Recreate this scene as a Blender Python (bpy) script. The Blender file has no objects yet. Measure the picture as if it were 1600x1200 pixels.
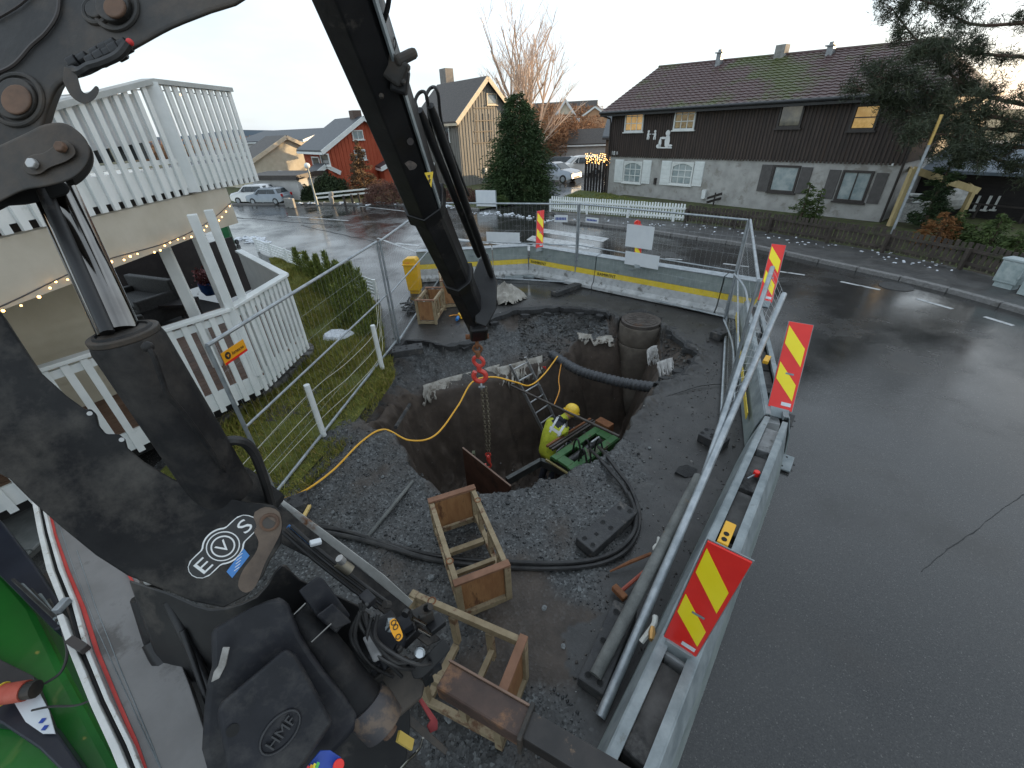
import bpy, math, random
import numpy as np
from mathutils import Vector, Matrix, noise as mn
random.seed(7); np.random.seed(7)
scn = bpy.context.scene
COL = scn.collection
R = math.radians
V = Vector
# ------------------------------------------------------------------ camera
FPX, PITCH, ROLL, CH = 653.1, R(31.574), R(-2.425), 3.52
_F = V((0, math.cos(PITCH), -math.sin(PITCH))); _U0 = V((0, math.sin(PITCH), math.cos(PITCH))); _R0 = V((1, 0, 0))
_R = _R0 * math.cos(ROLL) + _U0 * math.sin(ROLL); _U = -_R0 * math.sin(ROLL) + _U0 * math.cos(ROLL)
cd = bpy.data.cameras.new('camera'); cam = bpy.data.objects.new('camera', cd); COL.objects.link(cam)
cd.sensor_width = 36; cd.lens = FPX / 1600 * 36; cd.clip_start = 0.05; cd.clip_end = 2000
cam.matrix_world = Matrix(((_R.x, _U.x, -_F.x, 0), (_R.y, _U.y, -_F.y, 0), (_R.z, _U.z, -_F.z, CH), (0, 0, 0, 1)))
scn.camera = cam
# ------------------------------------------------------------------ sky, sun, exposure
SUN_EL, SUN_AZ = R(5.5), R(73)
w = bpy.data.worlds.new('World'); scn.world = w; w.use_nodes = True
nt = w.node_tree; nt.nodes.clear(); N = nt.nodes.new; L = nt.links.new
sky = N('ShaderNodeTexSky'); sky.sky_type = 'NISHITA'; sky.sun_disc = False
sky.sun_elevation = SUN_EL; sky.sun_rotation = SUN_AZ; sky.altitude = 50; sky.air_density = 1.0; sky.dust_density = 1.2; sky.ozone_density = 1.2
tc = N('ShaderNodeTexCoord'); mp = N('ShaderNodeMapping'); mp.inputs['Scale'].default_value = (1, 1, 3.2)
nz = N('ShaderNodeTexNoise'); nz.inputs['Scale'].default_value = 1.6; nz.inputs['Detail'].default_value = 7; nz.inputs['Roughness'].default_value = .55
cr = N('ShaderNodeValToRGB'); cr.color_ramp.elements[0].position = .35; cr.color_ramp.elements[1].position = .7
cr.color_ramp.elements[0].color = (.45, .45, .45, 1); cr.color_ramp.elements[1].color = (.8, .8, .8, 1)
mx = N('ShaderNodeMixRGB'); mx.inputs['Color2'].default_value = (6.25, 7.1, 7.95, 1)
L(tc.outputs['Generated'], mp.inputs['Vector']); L(mp.outputs[0], nz.inputs['Vector']); L(nz.outputs['Fac'], cr.inputs[0]); L(cr.outputs[0], mx.inputs['Fac'])
L(sky.outputs[0], mx.inputs['Color1'])
bg = N('ShaderNodeBackground'); bg.inputs['Strength'].default_value = 0.15; L(mx.outputs[0], bg.inputs[0])
wo = N('ShaderNodeOutputWorld'); L(bg.outputs[0], wo.inputs[0])
sd = bpy.data.lights.new('sun', 'SUN'); sd.energy = 5.0; sd.angle = R(.6); sd.color = (1, .72, .42)
so = bpy.data.objects.new('sun', sd); COL.objects.link(so)
so.rotation_euler = V((math.sin(SUN_AZ) * math.cos(SUN_EL), math.cos(SUN_AZ) * math.cos(SUN_EL), math.sin(SUN_EL))).to_track_quat('Z', 'Y').to_euler()
scn.view_settings.view_transform = 'Standard'; scn.view_settings.look = 'None'; scn.view_settings.exposure = 0.5; scn.view_settings.gamma = 1
scn.view_settings.use_curve_mapping = False
scn.cycles.max_bounces = 6; scn.cycles.transparent_max_bounces = 12
scn.cycles.use_denoising = True

# ------------------------------------------------------------------ helpers
def ray(px, py): return _F + _R * ((px - 800) / FPX) - _U * ((py - 600) / FPX)
def G(px, py, z=0.0):
    d = ray(px, py); t = (z - CH) / d.z
    return V((d.x * t, d.y * t, z))
def A(px, py, d): return ray(px, py) * d + V((0, 0, CH))
def proj(p):
    q = V(p) - V((0, 0, CH)); z = q.dot(_F)
    return 800 + FPX * q.dot(_R) / z, 600 - FPX * q.dot(_U) / z
def ZP(p, py):
    lo, hi = -6., 20.
    for _ in range(50):
        m = (lo + hi) / 2
        if (V((p[0], p[1], m)) - V((0, 0, CH))).dot(_F) > .03 and proj((p[0], p[1], m))[1] > py: lo = m
        else: hi = m
    return lo
def fbm(x, y, z=0, o=4, s=1.0): return mn.fractal(V((x * s, y * s, z * s)), 1.0, 2.0, o)

MATS = {}
def M(name, c1, c2=None, sc=4., rough=.6, r2=None, metal=0., bump=.0, bsc=None, c3=None, c3p=.62, c3s=2., stretch=(1, 1, 1), spec=.5, det=6, emit=None, es=1., coat=0, alpha=None, trans=0, c3w=.06):
    if name in MATS: return MATS[name]
    m = bpy.data.materials.new(name); m.use_nodes = True; t = m.node_tree; b = t.nodes['Principled BSDF']; MATS[name] = m
    N = t.nodes.new; L = t.links.new
    tc = N('ShaderNodeTexCoord'); mp = N('ShaderNodeMapping'); mp.inputs['Scale'].default_value = stretch
    L(tc.outputs['Object'], mp.inputs['Vector'])
    if c2 is None: c2 = tuple(min(1, c * 1.25 + .004) for c in c1)
    nz = N('ShaderNodeTexNoise'); nz.inputs['Scale'].default_value = sc; nz.inputs['Detail'].default_value = det; nz.inputs['Roughness'].default_value = .62
    L(mp.outputs[0], nz.inputs['Vector'])
    cr = N('ShaderNodeValToRGB'); e = cr.color_ramp.elements; e[0].position = .36; e[1].position = .64; e[0].color = (*c1, 1); e[1].color = (*c2, 1)
    L(nz.outputs['Fac'], cr.inputs[0]); out = cr.outputs[0]
    if c3 is not None:
        n3 = N('ShaderNodeTexNoise'); n3.inputs['Scale'].default_value = c3s; n3.inputs['Detail'].default_value = 8; n3.inputs['Roughness'].default_value = .7
        L(mp.outputs[0], n3.inputs['Vector'])
        r3 = N('ShaderNodeValToRGB'); r3.color_ramp.elements[0].position = c3p - .03; r3.color_ramp.elements[1].position = c3p + c3w
        L(n3.outputs['Fac'], r3.inputs[0]); mx = N('ShaderNodeMixRGB'); mx.inputs['Color2'].default_value = (*c3, 1)
        L(r3.outputs[0], mx.inputs['Fac']); L(out, mx.inputs['Color1']); out = mx.outputs[0]
    L(out, b.inputs['Base Color'])
    if r2 is None: b.inputs['Roughness'].default_value = rough
    else:
        mr = N('ShaderNodeMapRange'); mr.inputs['From Min'].default_value = .35; mr.inputs['From Max'].default_value = .65
        mr.inputs['To Min'].default_value = rough; mr.inputs['To Max'].default_value = r2
        n4 = N('ShaderNodeTexNoise'); n4.inputs['Scale'].default_value = sc * .6; n4.inputs['Detail'].default_value = 5; L(mp.outputs[0], n4.inputs['Vector'])
        L(n4.outputs['Fac'], mr.inputs['Value']); L(mr.outputs[0], b.inputs['Roughness'])
    b.inputs['Metallic'].default_value = metal; b.inputs['Specular IOR Level'].default_value = spec
    if coat: b.inputs['Coat Weight'].default_value = coat
    if trans: b.inputs['Transmission Weight'].default_value = trans
    if alpha is not None: b.inputs['Alpha'].default_value = alpha
    if bump:
        nb = N('ShaderNodeTexNoise'); nb.inputs['Scale'].default_value = bsc or sc * 6; nb.inputs['Detail'].default_value = 6; L(mp.outputs[0], nb.inputs['Vector'])
        bp = N('ShaderNodeBump'); bp.inputs['Strength'].default_value = bump; bp.inputs['Distance'].default_value = .02; L(nb.outputs['Fac'], bp.inputs['Height']); L(bp.outputs[0], b.inputs['Normal'])
    if emit: b.inputs['Emission Color'].default_value = (*emit, 1); b.inputs['Emission Strength'].default_value = es
    return m

class MB:
    def __init__(s): s.v = []; s.f = []
    def add(s, vs, fs):
        o = len(s.v); s.v += [tuple(v) for v in vs]; s.f += [tuple(i + o for i in f) for f in fs]; return s
    def box(s, c, d, m=None):
        vs = []
        for z in (-.5, .5):
            for y in (-.5, .5):
                for x in (-.5, .5):
                    p = V((x * d[0], y * d[1], z * d[2]))
                    if m is not None: p = m @ p
                    vs.append(p + V(c))
        return s.add(vs, [(0, 2, 3, 1), (4, 5, 7, 6), (0, 1, 5, 4), (2, 6, 7, 3), (0, 4, 6, 2), (1, 3, 7, 5)])
    def bar(s, a, b, w, h, up=(0, 0, 1)):
        a = V(a); b = V(b); d = b - a; l = d.length; d.normalize(); u = V(up); x = d.cross(u)
        if x.length < 1e-4: x = d.cross(V((1, 0, 0)))
        x.normalize(); u = x.cross(d)
        return s.box((a + b) / 2, (w, l, h), Matrix((x, d, u)).transposed())
    def prism(s, pts, t):
        n = len(pts); t = V(t); vs = [V(p) for p in pts] + [V(p) + t for p in pts]
        return s.add(vs, [tuple(range(n))[::-1], tuple(range(n, 2 * n))] + [(i, (i + 1) % n, n + (i + 1) % n, n + i) for i in range(n)])
    def tube(s, path, r, n=8, cap=True):
        path = [V(p) for p in path]; m = len(path); rs = r if isinstance(r, (list, tuple)) else [r] * m
        vs = []; fs = []; x = None
        for i, p in enumerate(path):
            d = (path[min(i + 1, m - 1)] - path[max(i - 1, 0)])
            if d.length < 1e-9: d = V((0, 0, 1))
            d.normalize()
            if x is None:
                x = d.cross(V((0, 0, 1)))
                if x.length < .05: x = d.cross(V((1, 0, 0)))
            x = (x - d * x.dot(d)); x.normalize(); y = d.cross(x)
            for k in range(n):
                a = 2 * math.pi * k / n; vs.append(p + (x * math.cos(a) + y * math.sin(a)) * rs[i])
        for i in range(m - 1):
            for k in range(n): fs.append((i * n + k, i * n + (k + 1) % n, (i + 1) * n + (k + 1) % n, (i + 1) * n + k))
        if cap: fs += [tuple(range(n))[::-1], tuple(range((m - 1) * n, m * n))]
        return s.add(vs, fs)
    def ball(s, c, r, n=10, m=6, mt=None):
        r = r if isinstance(r, (tuple, list)) else (r, r, r); vs = []; fs = []
        for i in range(m + 1):
            t = math.pi * i / m
            for k in range(n):
                a = 2 * math.pi * k / n; p = V((r[0] * math.sin(t) * math.cos(a), r[1] * math.sin(t) * math.sin(a), r[2] * math.cos(t)))
                vs.append(V(c) + (mt @ p if mt is not None else p))
        for i in range(m):
            for k in range(n): fs.append((i * n + k, (i + 1) * n + k, (i + 1) * n + (k + 1) % n, i * n + (k + 1) % n))
        return s.add(vs, fs)
    def torus(s, c, nrm, R_, r, n=16, m=6, sx=1.0, up=None):
        nrm = V(nrm).normalized(); x = V(up).normalized() if up else nrm.orthogonal().normalized(); y = nrm.cross(x)
        vs = []; fs = []
        for i in range(n):
            a = 2 * math.pi * i / n; dr = x * math.cos(a) * sx + y * math.sin(a); cc = V(c) + dr * R_; dn = (x * math.cos(a) + y * math.sin(a)).normalized()
            for k in range(m):
                b = 2 * math.pi * k / m; vs.append(cc + dn * r * math.cos(b) + nrm * r * math.sin(b))
        for i in range(n):
            for k in range(m): fs.append((i * m + k, ((i + 1) % n) * m + k, ((i + 1) % n) * m + (k + 1) % m, i * m + (k + 1) % m))
        return s.add(vs, fs)
    def face(s, pts): return s.add(pts, [tuple(range(len(pts)))])

ORG = {}
def _mesh(name, vs, fs, mat, smooth, uni=True):
    me = bpy.data.meshes.new(name); me.from_pydata(vs, [], fs)
    if mat: me.materials.append(mat)
    if smooth: me.polygons.foreach_set('use_smooth', [True] * len(me.polygons))
    me.update(); return me
def org(o):
    v = V((0, 0, 0))
    while o is not None: v = v + ORG.get(o.name, V((0, 0, 0))); o = o.parent
    return v
def thing(name, label, cat, loc=(0, 0, 0), group=None):
    o = bpy.data.objects.new(name, None); COL.objects.link(o); o.empty_display_size = .1
    o.location = loc; ORG[o.name] = V(loc); o['label'] = label; o['category'] = cat
    if group: o['group'] = group
    return o
def part(name, mb, mat, parent, label=None, kind=None, smooth=False, bevel=0, seg=2, fix=True):
    off = org(parent)
    me = _mesh(name, [(v[0] - off.x, v[1] - off.y, v[2] - off.z) for v in mb.v], mb.f, mat, smooth)
    o = bpy.data.objects.new(name, me); COL.objects.link(o); o.parent = parent
    if label: o['label'] = label
    if kind: o['kind'] = kind
    if fix: fixn(me)
    if smooth: autos(me)
    if bevel: bv(o, bevel, seg)
    return o
def fixn(me):
    import bmesh
    b = bmesh.new(); b.from_mesh(me); bmesh.ops.recalc_face_normals(b, faces=b.faces); b.to_mesh(me); b.free()
def autos(me, ang=40):
    try: me.set_sharp_from_angle(angle=R(ang))
    except Exception: pass
def bv(o, wd, seg=2):
    m = o.modifiers.new('bevel', 'BEVEL'); m.width = wd; m.segments = seg; m.limit_method = 'ANGLE'; m.angle_limit = R(35); m.harden_normals = False
def solo(name, mb, mat, label, cat, group=None, kind=None, smooth=False, bevel=0, base=None, fix=True):
    a = np.array(mb.v)
    off = V(base) if base is not None else V((*((a.min(0) + a.max(0)) / 2)[:2], a[:, 2].min()))
    me = _mesh(name, (a - np.array(off)).tolist(), mb.f, mat, smooth)
    o = bpy.data.objects.new(name, me); COL.objects.link(o); o.location = off; ORG[o.name] = V(off)
    if kind: o['kind'] = kind
    if label: o['label'] = label
    if cat: o['category'] = cat
    if group: o['group'] = group
    if fix: fixn(me)
    if smooth: autos(me)
    if bevel: bv(o, bevel)
    return o
def structure(name, mb, mat, smooth=False, fix=False, parent=None):
    o = solo(name, mb, mat, None, None, kind='structure', base=(0, 0, 0), smooth=smooth, fix=fix)
    return o
def kids(o): return [c for c in COL.objects if c.parent == o]
def dup(src, label=None, group=None):
    allo = list(COL.objects); ch = {}
    for c in allo:
        if c.parent: ch.setdefault(c.parent.name, []).append(c)
    def rec(o, par):
        c = o.copy(); COL.objects.link(c); c.parent = par
        for k in ch.get(o.name, []): rec(k, c)
        return c
    c = rec(src, None)
    if label: c['label'] = label
    if group: c['group'] = group
    return c
def place(o, loc, rz=0, m=None, s=1):
    mm = (m.to_4x4() if m is not None else Matrix.Rotation(rz, 4, 'Z'))
    o.matrix_world = Matrix.Translation(V(loc)) @ mm @ Matrix.Scale(s, 4)
def nparr(name, vs, fs_n, nper, mat, label, cat, kind=None, parent=None, smooth=False, attr=None):
    """big numpy mesh: vs (n,3), faces all of nper verts in order"""
    me = bpy.data.meshes.new(name); me.vertices.add(len(vs)); me.vertices.foreach_set('co', vs.astype(np.float32).ravel())
    fs = np.asarray(fs_n, np.int32); nf = len(fs)
    me.loops.add(nf * nper); me.loops.foreach_set('vertex_index', fs.ravel()); me.polygons.add(nf)
    me.polygons.foreach_set('loop_start', np.arange(nf, dtype=np.int32) * nper)
    me.polygons.foreach_set('loop_total', np.full(nf, nper, np.int32))
    me.materials.append(mat); me.update(calc_edges=True); me.validate()
    if smooth: me.polygons.foreach_set('use_smooth', [True] * nf)
    if attr is not None:
        for an, arr in attr.items():
            a = me.attributes.new(an, 'FLOAT', 'POINT'); a.data.foreach_set('value', arr.astype(np.float32).ravel())
    o = bpy.data.objects.new(name, me); COL.objects.link(o)
    if label: o['label'] = label
    if cat: o['category'] = cat
    if kind: o['kind'] = kind
    if parent: o.parent = parent
    return o
def cards(cen, size, asp=1.0, dirs=None, flat=0.0):
    """n small double triangles (leaf quads) with random orientation; returns verts, faces"""
    n = len(cen); a = np.random.normal(size=(n, 3)); a[:, 2] *= (1 - flat)
    if dirs is not None: a = dirs + a * .35
    a /= np.linalg.norm(a, axis=1)[:, None] + 1e-9
    b = np.random.normal(size=(n, 3)); b -= a * (a * b).sum(1)[:, None]; b /= np.linalg.norm(b, axis=1)[:, None] + 1e-9
    s = (np.asarray(size) * np.ones(n))[:, None] * np.random.uniform(.6, 1.3, (n, 1))
    v = np.stack([cen - a * s, cen + b * s * asp, cen + a * s, cen - b * s * asp], 1).reshape(-1, 3)
    f = np.arange(4 * n).reshape(-1, 4)
    return v, f
def inpoly(x, y, poly):
    """vectorised point in polygon"""
    x = np.asarray(x); y = np.asarray(y); c = np.zeros(x.shape, bool); n = len(poly)
    for i in range(n):
        x1, y1 = poly[i][0], poly[i][1]; x2, y2 = poly[(i + 1) % n][0], poly[(i + 1) % n][1]
        if y1 == y2: continue
        c ^= ((y1 > y) != (y2 > y)) & (x < (x2 - x1) * (y - y1) / (y2 - y1) + x1)
    return c
def dpoly(x, y, poly, closed=True):
    d = np.full(np.shape(x), 1e9); n = len(poly)
    for i in range(n if closed else n - 1):
        x1, y1 = poly[i][0], poly[i][1]; x2, y2 = poly[(i + 1) % n][0], poly[(i + 1) % n][1]
        dx, dy = x2 - x1, y2 - y1; t = np.clip(((x - x1) * dx + (y - y1) * dy) / (dx * dx + dy * dy + 1e-12), 0, 1)
        d = np.minimum(d, np.hypot(x - x1 - t * dx, y - y1 - t * dy))
    return d
_ng = np.random.RandomState(3).rand(64, 64)
def vn(x, y):
    xi = np.floor(x).astype(int); yi = np.floor(y).astype(int); fx = x - xi; fy = y - yi; fx = fx * fx * (3 - 2 * fx); fy = fy * fy * (3 - 2 * fy)
    a = _ng[xi % 64, yi % 64]; b = _ng[(xi + 1) % 64, yi % 64]; c = _ng[xi % 64, (yi + 1) % 64]; d = _ng[(xi + 1) % 64, (yi + 1) % 64]
    return (a * (1 - fx) + b * fx) * (1 - fy) + (c * (1 - fx) + d * fx) * fy - .5
def vfbm(x, y, o=4):
    s = 0; a = 1
    for k in range(o): s = s + a * vn(x * 2 ** k + 17 * k, y * 2 ** k + 5 * k); a *= .5
    return s
def poly2(pts, z=0): return [G(*p, z) for p in pts]
def catmull(pts, k=8):
    pts = [V(p) for p in pts]; out = []
    for i in range(len(pts) - 1):
        p0 = pts[max(i - 1, 0)]; p1 = pts[i]; p2 = pts[i + 1]; p3 = pts[min(i + 2, len(pts) - 1)]
        for j in range(k):
            t = j / k
            out.append(.5 * ((2 * p1) + (p2 - p0) * t + (2 * p0 - 5 * p1 + 4 * p2 - p3) * t * t + (3 * p1 - p0 - 3 * p2 + p3) * t ** 3))
    out.append(pts[-1]); return out
FONT = {'A':'01110100011000111111100011000110001','B':'11110100011000111110100011000111110','D':'11110100011000110001100011000111110','E':'11111100001000011110100001000011111','F':'11111100001000011110100001000010000','H':'10001100011000111111100011000110001','I':'01110001000010000100001000010001110','M':'10001110111010110101100011000110001','N':'10001110011010110011100011000110001','O':'01110100011000110001100011000101110','P':'11110100011000111110100001000010000','R':'11110100011000111110101001001010001','S':'01111100001000001110000010000111110','T':'11111001000010000100001000010000100','V':'10001100011000110001100010101000100','1':'00100011000010000100001000010001110','8':'01110100011000101110100011000101110','6':'01110100001000011110100011000101110','0':'01110100011000110001100011000101110','2':'01110100010000100110010001000011111','5':'11111100001111000001000011000101110','.':'00000000000000000000000000000000100'}
def lettering(mb, txt, o, u, v, h, th=.003, wf=1.0, text_font=True):
    """raised letters from a real font outline; o = lower-left corner, u/v unit directions"""
    cu = bpy.data.curves.new('t', 'FONT'); cu.body = txt; cu.size = h * 1.38; cu.extrude = th / 2; cu.resolution_u = 3
    ob = bpy.data.objects.new('t', cu); COL.objects.link(ob); dg = bpy.context.evaluated_depsgraph_get()
    me = bpy.data.meshes.new_from_object(ob.evaluated_get(dg)); u = V(u).normalized(); v = V(v).normalized(); n = u.cross(v)
    vs = [V(o) + u * p.co.x * wf + v * p.co.y + n * (p.co.z + th / 2) for p in me.vertices]
    fs = [tuple(p.vertices) for p in me.polygons]; wd = max([p.co.x for p in me.vertices] or [0]) * wf
    mb.add(vs, fs); bpy.data.objects.remove(ob); bpy.data.curves.remove(cu); bpy.data.meshes.remove(me); return wd

# ------------------------------------------------------------------ materials
galv = M('galvanised_steel', (.28, .31, .33), (.42, .45, .47), sc=9, rough=.38, r2=.55, metal=.65, bump=.05)
galvd = M('galvanised_dull', (.19, .22, .23), (.30, .335, .345), sc=6, rough=.5, r2=.65, metal=.3, c3=(.14, .14, .13), c3p=.66, c3s=5)
white = M('white_paint', (.68, .71, .70), (.78, .80, .79), sc=3, rough=.5, c3=(.55, .57, .54), c3p=.66, c3s=4)
black_rub = M('recycled_rubber', (.028, .028, .030), (.05, .05, .05), sc=8, rough=.55, r2=.8, bump=.3, c3=(.11, .10, .09), c3p=.6, c3s=6)
hose_m = M('hose_rubber', (.015, .015, .016), (.035, .034, .033), sc=10, rough=.4, r2=.7)
orange_m = M('orange_cable', (.75, .30, .04), (.8, .36, .06), sc=6, rough=.45)
red_p = M('red_sign_film', (.72, .02, .015), (.78, .03, .02), sc=5, rough=.35, c3=(.5, .03, .03), c3p=.7)
yel_p = M('yellow_sign_film', (.90, .72, .01), (.92, .76, .02), sc=5, rough=.35)
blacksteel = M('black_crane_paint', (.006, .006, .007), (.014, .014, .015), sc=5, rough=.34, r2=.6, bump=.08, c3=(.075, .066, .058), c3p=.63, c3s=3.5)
# ------------------------------------------------------------------ ground material (masks: gravel, soil, mud)
def ground_mat():
    m = bpy.data.materials.new('wet_ground'); m.use_nodes = True; t = m.node_tree; b = t.nodes['Principled BSDF']; N = t.nodes.new; L = t.links.new
    tc = N('ShaderNodeTexCoord'); O = tc.outputs['Object']
    def noise(s, d=6, r=.6, mp=None):
        n = N('ShaderNodeTexNoise'); n.inputs['Scale'].default_value = s; n.inputs['Detail'].default_value = d; n.inputs['Roughness'].default_value = r; L(mp or O, n.inputs['Vector']); return n.outputs['Fac']
    def ramp(f, st):
        c = N('ShaderNodeValToRGB'); e = c.color_ramp.elements
        while len(e) < len(st): e.new(.5)
        for i, (p, col) in enumerate(st): e[i].position = p; e[i].color = (*col, 1) if len(col) == 3 else col
        L(f, c.inputs[0]); return c.outputs[0]
    def mix(f, a, b_, mode='MIX'):
        x = N('ShaderNodeMixRGB'); x.blend_type = mode
        if isinstance(f, float): x.inputs[0].default_value = f
        else: L(f, x.inputs[0])
        for i, v in ((1, a), (2, b_)):
            if isinstance(v, tuple): x.inputs[i].default_value = (*v, 1)
            else: L(v, x.inputs[i])
        return x.outputs[0]
    def attr(n):
        a = N('ShaderNodeAttribute'); a.attribute_name = n; return a.outputs['Fac']
    # asphalt
    v2 = N('ShaderNodeTexVoronoi'); v2.inputs['Scale'].default_value = 150; L(O, v2.inputs['Vector']); sp2 = N('ShaderNodeSeparateColor'); L(v2.outputs['Color'], sp2.inputs[0])
    asp = ramp(noise(90, 3), [(.30, (.022, .0215, .021)), (.52, (.041, .040, .039)), (.68, (.12, .118, .114))])
    asp = mix(ramp(noise(.55, 7, .6), [(.4, (0, 0, 0)), (.62, (1, 1, 1))]), asp, mix(.6, asp, (.066, .065, .063)))
    asp = mix(ramp(noise(1.7, 8, .7), [(.60, (0, 0, 0)), (.70, (.6, .6, .6))]), asp, (.022, .021, .021))
    asp = mix(ramp(noise(11, 8, .75), [(.60, (0, 0, 0)), (.66, (.45, .45, .45))]), asp, (.085, .082, .078))
    vo = N('ShaderNodeTexVoronoi'); vo.feature = 'F1'; vo.inputs['Scale'].default_value = 52; L(O, vo.inputs['Vector'])
    sep = N('ShaderNodeSeparateColor'); L(vo.outputs['Color'], sep.inputs[0])
    asp = mix(.55, asp, ramp(sp2.outputs[0], [(0, (.016, .016, .016)), (.6, (.045, .0445, .043)), (.95, (.075, .072, .068)), (.99, (.17, .165, .155)), (1, (.28, .27, .25))]))
    asp = mix(ramp(noise(.9, 6, .6), [(.55, (0, 0, 0)), (.72, (.35, .35, .35))]), asp, (.060, .050, .040))
    gra = ramp(sep.outputs[0], [(0, (.034, .036, .037)), (.55, (.072, .076, .077)), (.88, (.122, .127, .127)), (1, (.22, .235, .235))])
    gra = mix(ramp(noise(1.6, 5), [(.45, (0, 0, 0)), (.7, (.7, .7, .7))]), gra, (.060, .048, .038))
    soil = ramp(noise(3.5, 10, .7), [(.3, (.048, .033, .023)), (.5, (.088, .063, .046)), (.72, (.15, .112, .085))])
    mud = ramp(noise(4, 9, .7), [(.3, (.022, .020, .019)), (.52, (.048, .045, .042)), (.7, (.095, .088, .082))])
    mud = mix(ramp(noise(16, 6, .7), [(.62, (0, 0, 0)), (.68, (1, 1, 1))]), mud, (.028, .025, .023))
    col = mix(attr('mud'), asp, mud); col = mix(attr('gravel'), col, gra); col = mix(attr('soil'), col, soil)
    hs = N('ShaderNodeHueSaturation'); hs.inputs['Value'].default_value = .62; L(col, hs.inputs['Color']); L(hs.outputs[0], b.inputs['Base Color'])
    wet = ramp(noise(.55, 8, .66), [(.38, (.06, .06, .06)), (.50, (.17, .17, .17)), (.64, (.36, .36, .36))])
    rg = mix(attr('mud'), wet, (.48, .48, .48)); rg = mix(attr('gravel'), rg, (.55, .55, .55)); rg = mix(attr('soil'), rg, (.8, .8, .8))
    L(rg, b.inputs['Roughness'])
    h1 = noise(150, 3); h2 = noise(3, 6)
    ad = N('ShaderNodeMath'); ad.operation = 'MULTIPLY_ADD'; ad.inputs[1].default_value = .35; L(h2, ad.inputs[0]); L(h1, ad.inputs[2])
    hv = mix(attr('gravel'), ad.outputs[0], vo.outputs['Distance'])
    bp = N('ShaderNodeBump'); mg = N('ShaderNodeMath'); mg.operation = 'MAXIMUM'; L(attr('mud'), mg.inputs[0]); L(attr('gravel'), mg.inputs[1]); mg2 = N('ShaderNodeMath'); mg2.operation = 'MAXIMUM'; L(mg.outputs[0], mg2.inputs[0]); L(attr('soil'), mg2.inputs[1]); mg3 = N('ShaderNodeMath'); mg3.operation = 'MULTIPLY_ADD'; mg3.inputs[1].default_value = .32; mg3.inputs[2].default_value = .06; L(mg2.outputs[0], mg3.inputs[0]); L(mg3.outputs[0], bp.inputs['Strength']); bp.inputs['Distance'].default_value = .008; L(hv, bp.inputs['Height']); L(bp.outputs[0], b.inputs['Normal'])
    b.inputs['Specular IOR Level'].default_value = .6
    return m
gm = ground_mat()
HX0, HX1, HY0, HY1 = -4.6, 5.2, .2, 9.9
# big ground with a hole where the excavation sits
def holed(name, x0, x1, y0, y1, z, mat, n=1):
    mb = MB()
    mb.add([(x0, y0, z), (x1, y0, z), (x1, y1, z), (x0, y1, z), (HX0, HY0, z), (HX1, HY0, z), (HX1, HY1, z), (HX0, HY1, z)],
           [(0, 1, 5, 4), (1, 2, 6, 5), (2, 3, 7, 6), (3, 0, 4, 7)])
    return structure(name, mb, mat)
soilm = M('yard_soil', (.035, .028, .018), (.06, .055, .025), sc=3, rough=.9, bump=.4, c3=(.07, .09, .03), c3p=.5, c3s=1.5)
holed('ground', -600, 600, -60, 900, -.02, soilm)
holed('road', -60, 60, -12, 75, 0, gm)
# --- excavation outlines
Oo = [G(*p) for p in [(572,667),(555,640),(575,600),(600,560),(632,531),(675,534),(700,543),(738,534),(762,500),(800,486),(875,480),(950,487),(963,500),(1038,508),(1062,530),(1092,553),(1068,583),(1024,604),(1000,640),(978,675),(962,695),(930,720),(880,747),(845,752),(790,768),(745,773),(690,771),(650,740),(622,685)]]
Dd = [(568,666,0),(595,640,-.12),(622,612,-.30),(662,610,-.5),(700,602,-.5),(752,592,-.5),(800,573,-.5),(868,556,-.5),(885,545,-.45),(900,526,-.4),(960,529,-.35),(972,498,-.08),(1001,485,-.05),(1031,500,-.06),(1034,525,-.2),(1036,560,-.3),(1034,585,-.2),(1024,604,0),(1000,640,0),(978,675,0),(962,695,0),(930,720,0),(880,747,0),(845,752,0),(790,768,0),(745,773,0),(690,771,0),(650,740,0),(622,685,0)]
Dz = [p[2] for p in Dd]; Dd = [G(*p) for p in Dd]
def dense(poly, amp, st=.09, seed=0):
    out = []; n = len(poly)
    for i in range(n):
        a = V(poly[i][:2]); b = V(poly[(i + 1) % n][:2]); k = max(1, int((b - a).length / st))
        for j in range(k):
            p = a.lerp(b, j / k); o = V((mn.noise(V((p.x * 5 + seed, p.y * 5, 0))), mn.noise(V((p.x * 5, p.y * 5 + 9, seed + 3))))) * amp
            o += V((mn.noise(V((p.x * 16 + seed, p.y * 16, 0))), mn.noise(V((p.x * 16, p.y * 16 + 9, seed + 3))))) * amp * .5
            out.append(p + o)
    return out
OoD = dense(Oo, .075); DdD = dense(Dd, .075)
st = .026; nx = int((HX1 - HX0) / st); ny = int((HY1 - HY0) / st)
xs = np.linspace(HX0, HX1, nx + 1); ys = np.linspace(HY0, HY1, ny + 1); X, Y = np.meshgrid(xs, ys)
inO = inpoly(X, Y, OoD); inD = inpoly(X, Y, DdD); inO |= inD
near = (Y < 9.5) & (Y > 2.5)
dO = dpoly(X, Y, OoD[::2]); dD = dpoly(X, Y, DdD[::2])
ez = np.zeros(X.shape); wt = np.zeros(X.shape)
for p, z in zip(Dd, Dz):
    q = 1 / ((X - p.x) ** 2 + (Y - p.y) ** 2 + .01) ** 1.5; ez += q * z; wt += q
ez /= wt
n1 = vfbm(X * 2.2, Y * 2.2, 5); n2 = vfbm(X * 9, Y * 9, 4); n3 = vfbm(X * .8 + 9, Y * .8, 3)
Z = np.zeros(X.shape)
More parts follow.
